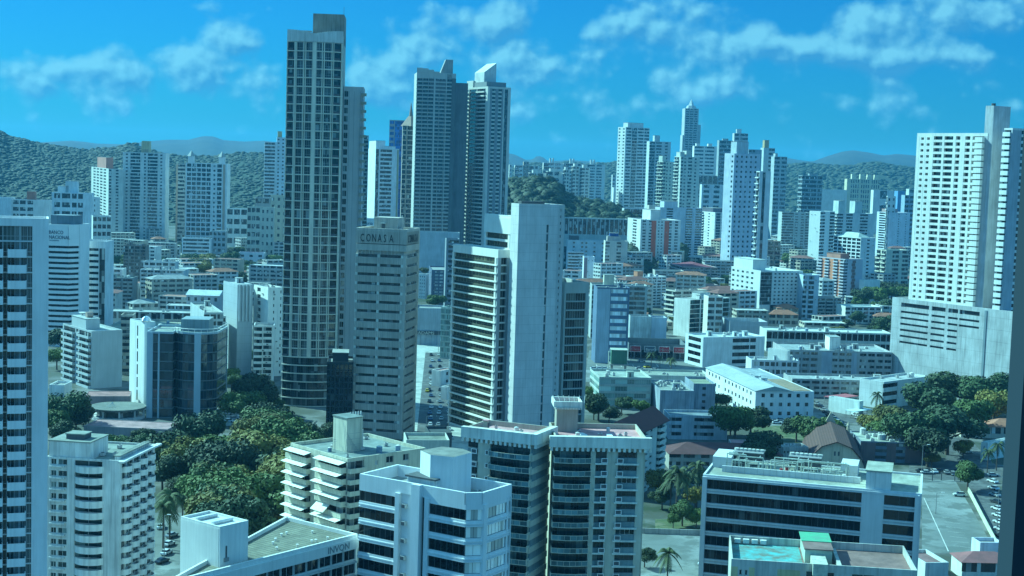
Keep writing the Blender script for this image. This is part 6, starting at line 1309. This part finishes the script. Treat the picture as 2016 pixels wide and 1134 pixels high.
def forest(name, hs, D, size, count, label, cat, cols, seed, tmax=.62, clump=14):
    vs, n, rows = hs; r = random.Random(seed); v = MB(); mats = [leafmat(c, 'forest_canopy') for c in cols]
    a = np.array(vs).reshape(rows+1, n, 3)
    for i in range(count):
        j = r.random()**.85*rows*tmax; k = r.random()*(n-1.001); j0, k0 = int(j), int(k); fj, fk = j-j0, k-k0
        p = (a[j0, k0]*(1-fj)*(1-fk)+a[j0+1, k0]*fj*(1-fk)+a[j0, k0+1]*(1-fj)*fk+a[j0+1, k0+1]*fj*fk)
        if p[2] < 3: continue
        s = size*r.choice((.5, .7, .85, 1.0, 1.35)); mt = r.choice(mats); vv = [(p[0], p[1], p[2]+s*r.uniform(.85, 1.1)*(1 if clump else .6))]; ff = []; nseg = 7
        for (ph, rad) in ((.62, .62), (1.15, .98), (1.75, .9)):       # an uneven rounded crown
            for q in range(nseg):
                th = 6.283*(q+.5*(ph > 1))/nseg; k = s*rad*r.uniform(.8, 1.15); vv.append((p[0]+k*math.cos(th), p[1]+k*math.sin(th), p[2]+s*math.cos(ph)*(.9 if clump else .5)+r.uniform(-.08, .08)*s))
        ff += [(0, 1+q, 1+(q+1) % nseg) for q in range(nseg)]
        for g_ in (0, 1): ff += [(1+g_*nseg+q, 1+(g_+1)*nseg+q, 1+(g_+1)*nseg+(q+1) % nseg, 1+g_*nseg+(q+1) % nseg) for q in range(nseg)]
        v.add(vv, ff, mt)
        if clump:
            vv = []; ff = []
            for q in range(clump):
                th = r.uniform(0, 6.283); ph = r.uniform(0, 1.5); rr = s*r.uniform(.85, 1.12)
                c = Vector((p[0]+rr*math.sin(ph)*math.cos(th), p[1]+rr*math.sin(ph)*math.sin(th), p[2]+rr*math.cos(ph)*.95))
                nrm = ((c-Vector((p[0], p[1], p[2])))/s+Vector((r.uniform(-.4, .4), r.uniform(-.4, .4), .4))).normalized()
                t1 = nrm.orthogonal().normalized(); t2 = nrm.cross(t1); e = s*r.uniform(.07, .17); bb = len(vv)
                vv += [c+t1*e, c+t2*e, c-t1*e, c-t2*e]; ff.append((bb, bb+1, bb+2, bb+3))
            v.add(vv, ff, mt)
    v_ = v
    o = v.build(name, smooth=True)
    tag(o, label, cat, kind='stuff'); return o
FG = [(.016, .034, .013), (.019, .037, .015), (.014, .030, .012), (.022, .038, .016)]
forest('forest', h1, 3400, 4.8, 14000, 'dense forest covering the left hill', 'forest', FG, 1, tmax=.58, clump=0)
forest('forest', h2, 5200, 9, 10000, 'dense forest on the dark hill at right', 'forest', FG, 2, tmax=.56, clump=0)
forest('woodland', h3, 1850, 7.5, 1700, 'wooded knoll between the luxury towers and the right skyline', 'woodland', FG, 3, tmax=.6, clump=60)

# ------------------------------------------------------------------ trees
BARK = wallmat((.12, .09, .07), key='bark')
def crown_mesh(seed, col, lobes=9, quads=2600, flat=.75, size=.055):
    r = random.Random(seed); v = MB(); mt = leafmat(col); L = []
    for i in range(lobes):
        th = r.uniform(0, 6.283); rad = r.uniform(.12, .34) if i else 0
        L.append((Vector((rad*math.cos(th), rad*math.sin(th), .55+r.uniform(-.16, .20)*flat)), r.uniform(.16, .27)))
    vv = []; ff = []
    for i in range(quads):
        c0_, rr = L[i % lobes]; d = Vector((r.gauss(0, 1), r.gauss(0, 1), r.gauss(0, 1)*.9+.15)).normalized()
        c = c0_+Vector((d.x, d.y, d.z*flat))*rr*r.uniform(.62, 1.08)
        nrm = (d+Vector((r.uniform(-.7, .7), r.uniform(-.7, .7), r.uniform(-.5, .7)))).normalized(); t1 = nrm.orthogonal().normalized(); a = r.uniform(0, 3.14); t2 = nrm.cross(t1)
        t1, t2 = t1*math.cos(a)+t2*math.sin(a), t2*math.cos(a)-t1*math.sin(a); e = size*r.uniform(.5, 1.0); b0 = len(vv)
        vv += [c+t1*e, c+t2*e*.6, c-t1*e, c-t2*e*.6]; ff.append((b0, b0+1, b0+2, b0+3))
    v.add(vv, ff, mt); return v.mesh('crown'), L
def trunk_mesh(seed, L):
    v = MB(); r = random.Random(seed); v.cyl(0, 0, 0, .32, .032, BARK, 8, .022)
    for c, rr in L[:7]: v.tube((0, 0, .28), c, .012, BARK, 5)
    return v.mesh('trunk')
TREES = {}
for kind, col in (('green', (.055, .105, .018)), ('dark', (.020, .044, .013)), ('olive', (.125, .125, .02)), ('teal', (.032, .072, .022))):
    TREES[kind] = []
    for sd in range(3):
        c, L = crown_mesh(sd*13+len(kind), col, lobes=8+sd*3, quads=6500, size=.042); TREES[kind].append((c, trunk_mesh(sd, L)))
def palm_meshes(seed):
    r = random.Random(seed); v = MB(); mt = leafmat((.045, .075, .022), 'palm_frond')
    for i in range(17):
        th = i*2.4+r.uniform(-.2, .2); up = r.uniform(-.5, 1.9); pr = None; k = 7; d = Vector((math.cos(th), math.sin(th), 0)); sd = Vector((-d.y, d.x, 0))
        pts = []
        for j in range(k+1):
            s = j/k; pts.append(Vector((0, 0, .80))+d*s*.36*math.cos(up*.5)+Vector((0, 0, up*.20*s-.30*s*s)))
        vv = []; ff = []
        for j in range(k):
            for sg in (-1, 1):
                for q in (0, .5):
                    a = pts[j]*(1-q)+pts[j+1]*q; e = .05*math.sin(math.pi*min(1, (j+q+.8)/(k+.8)))+.02; b0 = len(vv)
                    vv += [a, a+(pts[j+1]-pts[j])*.42, a+sd*sg*e+(pts[j+1]-pts[j])*.9-Vector((0, 0, e*.5)), a+sd*sg*e*.9+(pts[j+1]-pts[j])*.5-Vector((0, 0, e*.55))]; ff.append((b0, b0+1, b0+2, b0+3))
        v.add(vv, ff, mt)
    t = MB(); t.cyl(0, 0, 0, .8, .022, BARK, 7, .014); return v.mesh('crown'), t.mesh('trunk')
TREES['palm'] = [palm_meshes(1), palm_meshes(5)]
rt_ = random.Random(99)
def tree(px, py, wpx, label, group, kind='green', hk=1.0, name=None, hmax=22):
    """crown top near pixel row py, crown width wpx; stands on the ground plane"""
    yh = 324+(px-1008)*.0314; h = 12.
    if group and 'park' in group: wpx *= 1.2; hmax = 28
    for _ in range(25):
        d = max(60, (CAM_H-h)*F_PX/max(20, py-yh)); w_ = wpx*d/F_PX; h = min(hmax, max(5, w_*hk))
    w_ = min(w_, h*2.2/hk)
    p = P(px, py, d); c, t = rt_.choice(TREES[kind]); nm = name or ('palm_tree' if kind == 'palm' else 'broadleaf_tree')
    rz = rt_.uniform(0, 6.28); sx = w_/.92 if kind != 'palm' else w_/.74; sz = h/.95
    o = empty(nm, (p.x, d, 0), rz); tag(o, label, 'palm' if kind == 'palm' else 'tree', group)
    for me in (t, c):
        q = bpy.data.objects.new(me.name.split('.')[0], me); COL.objects.link(q); q.parent = o; q.scale = (sx, sx, sz)
    return o
GR = 'trees of the park left of centre'
def patch(lst, label, group):
    for a in lst: tree(a[0], a[1], a[2], a[4] if len(a) > 4 and a[4] else label, group if not (len(a) > 4 and a[4]) else None, a[3])
patch([(500, 728, 92, 'dark', 'big dark tree lit from the left, beside the foot of the tallest tower'), (385, 802, 110, 'teal', 'wide spreading tree in front of the mirrored office')], '', None)
patch([(330, 862, 70, 'dark'), (372, 838, 60, 'teal'), (395, 850, 80, 'green'), (440, 850, 80, 'green'), (350, 900, 60, 'green'), (405, 905, 85, 'green'), (455, 900, 80, 'green'), (500, 868, 90, 'dark'), (560, 812, 95, 'green'), (585, 840, 80, 'green'), (525, 838, 80, 'green'), (540, 880, 80, 'olive'), (560, 910, 70, 'dark'), (500, 925, 90, 'green'), (440, 945, 110, 'teal'), (520, 960, 80, 'green'), (560, 960, 60, 'dark'), (365, 935, 50, 'dark'), (480, 985, 90, 'dark'),
       (610, 830, 60, 'dark'), (640, 826, 50, 'dark'), (320, 900, 60, 'dark'), (600, 870, 60, 'green'), (545, 985, 60, 'olive')], 'leafy park tree in the dense clump left of the cream apartments', 'trees of the park left of the cream apartments')
patch([(125, 765, 95, 'teal'), (105, 800, 70, 'green'), (150, 800, 60, 'dark'), (120, 640, 60, 'teal'), (112, 680, 50, 'green'), (160, 790, 50, 'teal'), (130, 826, 70, 'dark')], 'leafy tree between the left edge tower and the grey balcony block', 'trees beside the left edge tower')
patch([(215, 850, 70, 'green'), (250, 856, 80, 'dark'), (300, 850, 60, 'teal'), (190, 862, 50, 'green'), (280, 842, 50, 'dark')], 'low leafy tree behind the white block with curved bays', 'trees behind the curved bay block')
for a in [(335, 965, 60), (322, 990, 56), (360, 975, 46), (556, 880, 44)]: tree(a[0], a[1], a[2], 'palm between the curved bay block and the park trees', 'palms by the park', 'palm', hk=1.5)
patch([(1450, 788, 95, 'green'), (1480, 795, 70, 'dark'), (1490, 838, 90, 'dark'), (1440, 800, 60, 'dark')], 'round green tree beside the long white two-storey building', 'trees beside the long white building')
patch([(1600, 812, 80, 'green'), (1570, 815, 60, 'dark'), (1640, 818, 60, 'green')], 'tree in front of the parked cars by the church', 'trees by the church')
patch([(1760, 790, 80, 'olive'), (1800, 800, 110, 'teal'), (1850, 745, 120, 'teal'), (1900, 722, 130, 'dark'), (1940, 735, 110, 'teal'), (1870, 790, 130, 'teal'), (1915, 775, 90, 'green'), (1830, 835, 90, 'dark'), (1720, 812, 60, 'olive'), (1960, 760, 90, 'olive'), (1780, 842, 60, 'green'), (1980, 728, 80, 'teal'), (1985, 770, 60, 'dark'), (1830, 760, 80, 'teal'), (1735, 825, 60, 'green')], 'big shady tree in the grove below the huge white tower', 'trees of the grove below the huge white tower')
tree(1908, 905, 66, 'round clipped tree at the corner of the right car lot', None, 'green'); tree(1898, 866, 40, 'small tree by the driveway right of the brick building', None, 'olive'); tree(1835, 892, 34, 'yellow-green young tree near the lamp post', None, 'olive')
for a in [(1728, 770, 34), (1965, 868, 40), (1946, 885, 34), (1966, 708, 26)]: tree(a[0], a[1], a[2], 'slim palm near the right-hand white houses', 'palms at the right', 'palm', hk=1.6)
for a in [(1335, 918, 70), (1375, 908, 66), (1322, 940, 50), (1316, 1085, 62), (1355, 930, 60)]: tree(a[0], a[1], a[2], 'tall palm between the twin-winged tower and the dark glass office', 'palms of the central yard', 'palm', hk=1.5)
patch([(1300, 925, 60, 'olive'), (1345, 985, 60, 'green'), (1370, 960, 50, 'olive'), (1372, 1005, 44, 'green'), (1270, 1085, 44, 'dark'), (1305, 960, 50, 'dark'), (1378, 925, 50, 'dark'), (1326, 1015, 34, 'green')], 'yard tree beside the palms in front of the maroon roof', 'trees of the central yard')
for a in [(1283, 690, 26), (1322, 702, 26), (1300, 700, 18)]: tree(a[0], a[1], a[2], 'palm in the car lot of the shop row', 'palms at the shop row', 'palm', hk=1.4)
patch([(1180, 772, 60, 'dark'), (1170, 790, 40, 'green'), (1420, 772, 40, 'dark'), (1225, 778, 40, 'teal'), (1262, 786, 36, 'green'), (1200, 800, 40, 'dark'), (1160, 760, 30, 'green')], 'shrubby tree beside the low glass office', 'trees by the low glass office')
patch([(858, 575, 36, 'green'), (832, 478, 0, 'green')][:1], 'pale green tree standing on the terrace in the street gap', None)
def woods(n, x0, x1, y0, y1, w0, w1, label, group, kinds=('green', 'dark', 'teal', 'olive'), seed=1):
    r = random.Random(seed)
    for i in range(n): tree(r.uniform(x0, x1), r.uniform(y0, y1), r.uniform(w0, w1), label, group, r.choice(kinds))
woods(50, 452, 565, 445, 540, 24, 42, 'dark tall tree on the wooded rise left of the tallest tower', 'trees of the wooded rise', kinds=('dark', 'dark', 'green'), seed=33)
woods(24, 330, 590, 835, 975, 80, 125, 'leafy park tree in the dense clump left of the cream apartments', 'trees of the park left of the cream apartments', kinds=('green', 'dark', 'olive', 'olive', 'teal'), seed=34)
woods(8, 470, 600, 745, 815, 70, 100, 'tall tree at the foot of the tallest tower', 'trees at the foot of the tallest tower', kinds=('green', 'dark', 'olive'), seed=35)
woods(26, 340, 560, 490, 570, 20, 44, 'tree among the houses left of the tallest tower', 'trees left of the tallest tower', seed=3)
woods(18, 170, 360, 470, 640, 18, 34, 'tree between the left apartment blocks', 'trees between the left blocks', seed=4)
woods(22, 1535, 1620, 466, 545, 18, 40, 'tree on the green slope right of the pale hotel', 'trees on the slope by the hotel', seed=5)
woods(22, 1380, 1450, 500, 590, 16, 36, 'tree on the wooded slope left of the pale hotel', 'trees on the slope left of the hotel', seed=6)
woods(16, 1690, 1800, 545, 625, 24, 50, 'tree in front of the parking podium', 'trees by the parking podium', seed=7)
woods(20, 1120, 1230, 428, 468, 14, 30, 'dark tree behind the office with green windows', 'trees behind the green-windowed office', kinds=('dark', 'green'), seed=8)
woods(34, 1540, 1800, 392, 440, 10, 24, 'small tree in the hazy sprawl at right', 'trees of the right-hand sprawl', kinds=('dark', 'green'), seed=9)
woods(16, 1640, 1830, 600, 645, 20, 34, 'tree behind the long white hall', 'trees behind the long white hall', seed=10)
woods(12, 820, 900, 500, 600, 18, 30, 'tree in the gap between the ribbed tower and the striped wing', 'trees in the street gap', seed=11)
woods(16, 1180, 1440, 560, 680, 14, 26, 'small tree between centre right blocks', 'trees between centre right blocks', seed=12)
woods(20, 440, 560, 640, 830, 24, 40, 'tree behind the park beside the white stepped block', 'trees beside the white stepped block', kinds=('dark', 'green'), seed=13)

# ------------------------------------------------------------------ cars, posts
CARPAINT = {}
def car_meshes(col, big=False):
    k = (col, big)
    if k in CARPAINT: return CARPAINT[k]
    mt, t, b = newmat('car_paint'); b.inputs['Base Color'].default_value = (*col, 1); b.inputs['Roughness'].default_value = .3; b.inputs['Coat Weight'].default_value = .6
    gl = glassmat((.015, .02, .025), .05, 0, key='car_glass'); rb = wallmat((.02, .02, .02), key='rubber')
    h = 1.0 if not big else 1.12
    v = MB(); pr = [(-2.2, .35), (2.2, .35), (2.25, .62), (2.1, .84), (1.15, .93*h), (-1.75, .98*h), (-2.2, .90), (-2.28, .6)]
    n = len(pr); A = [(x, -.86, z) for x, z in pr]; Bv = [(x, .86, z) for x, z in pr]
    v.add(A+Bv, [tuple(range(n)), tuple(range(2*n-1, n-1, -1))]+[(i, n+i, n+(i+1) % n, (i+1) % n) for i in range(n)], mt)
    rf = 1.42*h; v.add([(-1.25, -.62, rf), (.35, -.62, rf), (.35, .62, rf), (-1.25, .62, rf), (-1.25, -.62, rf+.05), (.35, -.62, rf+.05), (.35, .62, rf+.05), (-1.25, .62, rf+.05)], [(0, 3, 2, 1), (4, 5, 6, 7), (0, 1, 5, 4), (1, 2, 6, 5), (2, 3, 7, 6), (3, 0, 4, 7)], mt)
    body = v.mesh('body')
    g = MB(); z0 = .9*h; g.add([(-1.8, -.78, z0), (1.1, -.78, z0), (1.1, .78, z0), (-1.8, .78, z0), (-1.28, -.63, rf-.002), (.38, -.63, rf-.002), (.38, .63, rf-.002), (-1.28, .63, rf-.002)], [(0, 1, 5, 4), (1, 2, 6, 5), (2, 3, 7, 6), (3, 0, 4, 7)], gl)
    gm = g.mesh('windows'); w_ = MB(); w_.tube((0, -.1, 0), (0, .1, 0), .34, rb, 12); wm = w_.mesh('wheel')
    CARPAINT[k] = (body, gm, wm); return CARPAINT[k]
def car(px, py, yaw, col, label, group=None, z=0.0, cat='car', big=False):
    g = G(px, py, z); o = empty('parked_car' if cat == 'car' else cat, (g.x, g.y, z+.03), R(yaw)); tag(o, label, cat, group); bm, gm, wm = car_meshes(col, big)
    for me, lc in ((bm, (0, 0, 0)), (gm, (0, 0, 0)), (wm, (1.4, -.8, .34)), (wm, (1.4, .8, .34)), (wm, (-1.4, -.8, .34)), (wm, (-1.4, .8, .34))):
        q = bpy.data.objects.new(me.name.split('.')[0], me); COL.objects.link(q); q.parent = o; q.location = lc
    return o
CW, CS_, CK, CB, CY, CR_ = (.75, .76, .76), (.40, .42, .43), (.03, .03, .035), (.05, .10, .22), (.72, .50, .04), (.35, .04, .04)
rc = random.Random(31)
# jammed street between the towers
for i in range(30):
    k = i//2; py = 700+k*11.5; t = (py-690)/215.; xl_ = 838-t*20; xr_ = 884+t*10; px = xl_+(xr_-xl_)*((.30, .62)[i % 2]+rc.uniform(-.05, .05))
    car(px, py, 92+rc.uniform(-3, 3), rc.choice((CW, CW, CS_, CK, CK, CB)), 'car in the jammed street between the ribbed tower and the striped wing', 'cars in the jammed street')
car(841, 771, 92, CY, 'yellow taxi in the jammed street between the towers', None, cat='taxi')
for i in range(8): car(876+rc.uniform(-2, 3)+i*1.5, 745+i*17, 96, rc.choice((CW, CS_, CW)), 'car parked along the right kerb of the jammed street', 'cars along the right kerb')
for i, px in enumerate((1170, 1181, 1191)): car(px, 727, 10, CW, 'white car parked at the left end of the shop row lot', 'white cars at the lot end')
car(1263, 713, 5, CS_, 'silver car standing in the middle of the shop row lot'); car(1274, 724, 40, CY, 'yellow taxi in the shop row lot', None, cat='taxi'); car(1316, 698, 4, CW, 'white car before the dark shop fronts'); car(1256, 702, 6, CW, 'white van before the shop fronts', None, cat='van', big=True); car(1259, 727, 10, CS_, 'grey car just left of the yellow taxi'); car(1290, 730, 12, CW, 'white car just right of the yellow taxi')
for i in range(11): px = 1632+i*8.6; car(px, 782+i*6.2, 128, rc.choice((CW, CS_, CK, CW)), 'car parked under the red awning row', 'cars parked by the red awning')
for i in range(9): px = 1606+i*7.0; car(px, 796+i*6.0, 128, rc.choice((CK, CS_, CK, CW)), 'dark car parked opposite the awnings', 'cars parked opposite the awnings')
for i in range(10): px = 1815+i*12; car(px, 930+rc.uniform(-2, 2)+i*.6, 90+rc.uniform(-5, 5) if i % 3 else 4, rc.choice((CK, CS_, CW, CK)), 'car standing at the far edge of the right lot', 'cars at the far edge of the right lot')
car(1825, 933, 4, CW, 'white car in front of the lamp post at the far lot edge'); car(1889, 977, 176, (.55, .57, .52), 'pale pickup standing alone on the right lot', None, cat='pickup', big=True); car(1904, 892, 10, CW, 'white car on the driveway right of the round tree'); car(1955, 938, 3, CS_, 'silver car passing the corner of the right road')
for i in range(13): px = 1954+i*2.2; car(px, 950+i*13.5, 112, rc.choice((CW, CS_, CK, CW, CW)), 'car parked along the road by the window frame', 'cars along the right road')
for i in range(7): car(1985+i*3, 985+i*17, 112, rc.choice((CW, CS_, CK)), 'car in the outer row beside the window frame', 'cars in the outer right row')
for i in range(6): car(452+rc.uniform(-8, 30), 806+i*5, rc.uniform(-10, 30), rc.choice((CW, CW, CS_)), 'white car in the small lot behind the park', 'cars behind the park')
for i in range(5): car(325+rc.uniform(-12, 14), 1040+i*17, rc.uniform(60, 100), rc.choice((CW, CS_, CK)), 'car in the lot right of the curved bay block', 'cars by the curved bay block')
for i in range(5): car(1520+i*9, 832+rc.uniform(-3, 3), 8, rc.choice((CW, CS_)), 'car on the lane behind the maroon hipped roof', 'cars on the lane')
car(1385, 1112, 60, CW, 'white car peeping out beside the dark glass office')
for i in range(12):
    px = 1742+rc.uniform(0, 80); py = 742+rc.uniform(0, 12); gz = 22
    pass
def lamp(px, py, h, label, arm=1.6, group=None):
    g = G(px, py); o = empty('street_lamp', (g.x, g.y, 0)); tag(o, label, 'street lamp', group); v = MB(); v.cyl(0, 0, 0, h, .14, STEEL, 8, .08); v.build('pole', o)
    v = MB(); v.tube((0, 0, h-.1), (arm, 0, h+.25), .06, STEEL); v.build('arm', o); v = MB(); v.box(arm-.1, arm+.9, -.2, .2, h+.2, h+.36, WHT); v.build('lamp_head', o)
lamp(1813, 958, 15, 'tall lamp post at the far left corner of the right car lot'); lamp(1842, 1012, 7, 'short lamp post standing on the right car lot'); lamp(1962, 1050, 14, 'lamp post among the cars along the right road')
lamp(1242, 712, 9, 'lamp post left in the shop row lot'); lamp(1304, 715, 9, 'lamp post right in the shop row lot'); lamp(863, 693, 16, 'tall lamp post at the far end of the jammed street'); lamp(838, 880, 12, 'lamp post in the near part of the jammed street'); lamp(883, 850, 12, 'lamp post at the right kerb of the jammed street')
lamp(323, 1100, 12, 'tall pole behind the curved bay block, left of the ribbed metal roof', .8)
g = G(1862, 862); o = empty('utility_pole', (g.x, g.y, 0)); tag(o, 'wooden utility pole with crossarm before the shady grove', 'utility pole'); v = MB(); v.cyl(0, 0, 0, 15, .2, BARK, 8, .14); v.build('pole', o); v = MB(); v.box(-1.6, 1.6, -.1, .1, 13.2, 13.4, BARK); v.build('crossarm', o)
# gate posts of the right lot
for px in (1822, 1866): g = G(px, 946); v = MB(); v.box(-2.6, 2.6, -.2, .2, 2.6, 3.0, DARK); v.box(-2.6, -2.3, -.2, .2, 0, 2.6, DARK); v.box(2.3, 2.6, -.2, .2, 0, 2.6, DARK); o = v.build('entrance_gate'); o.location = g; tag(o, 'dark metal portal at the lot entrance, %s one' % ('left' if px < 1850 else 'right'), 'gate')
# window mullion of the room the photo is taken from (at the right edge, 1 m away)
v = MB(); mt, _t, _b = newmat('anodised_frame'); _b.inputs['Base Color'].default_value = (.03, .045, .06, 1); _b.inputs['Roughness'].default_value = 1; _b.inputs['Specular IOR Level'].default_value = 0
a = P(1990, 1134, 1.0); t_ = P(2034, 250, 1.0)
v.add([(x, y, z) for (x, z) in ((a.x, a.z-.6), (a.x+.07, a.z-.6), (t_.x+.07+.01, t_.z+.5), (t_.x+.0045, t_.z+.5)) for y in (1.0, 1.03)], [(0, 2, 4, 6)[::1], (1, 7, 5, 3), (0, 1, 3, 2), (2, 3, 5, 4), (4, 5, 7, 6), (6, 7, 1, 0)], mt)
o = v.build('window_frame'); tag(o, 'dark blue window frame bar standing upright at the right edge of the view', 'window frame')
# ------------------------------------------------------------------ haze
v = MB(); hm = bpy.data.materials.new('haze_air'); hm.use_nodes = True; t = hm.node_tree; t.nodes.clear(); pv = t.nodes.new('ShaderNodeVolumePrincipled'); out = t.nodes.new('ShaderNodeOutputMaterial')
pv.inputs['Color'].default_value = (.17, .60, 1.0, 1); pv.inputs['Density'].default_value = 4.3e-5; pv.inputs['Anisotropy'].default_value = 0.1; t.links.new(pv.outputs[0], out.inputs['Volume'])
v.box(-16000, 16000, -2500, 14000, -6, 330, hm); o = v.build('haze'); tag(o, None, None, kind='stuff')
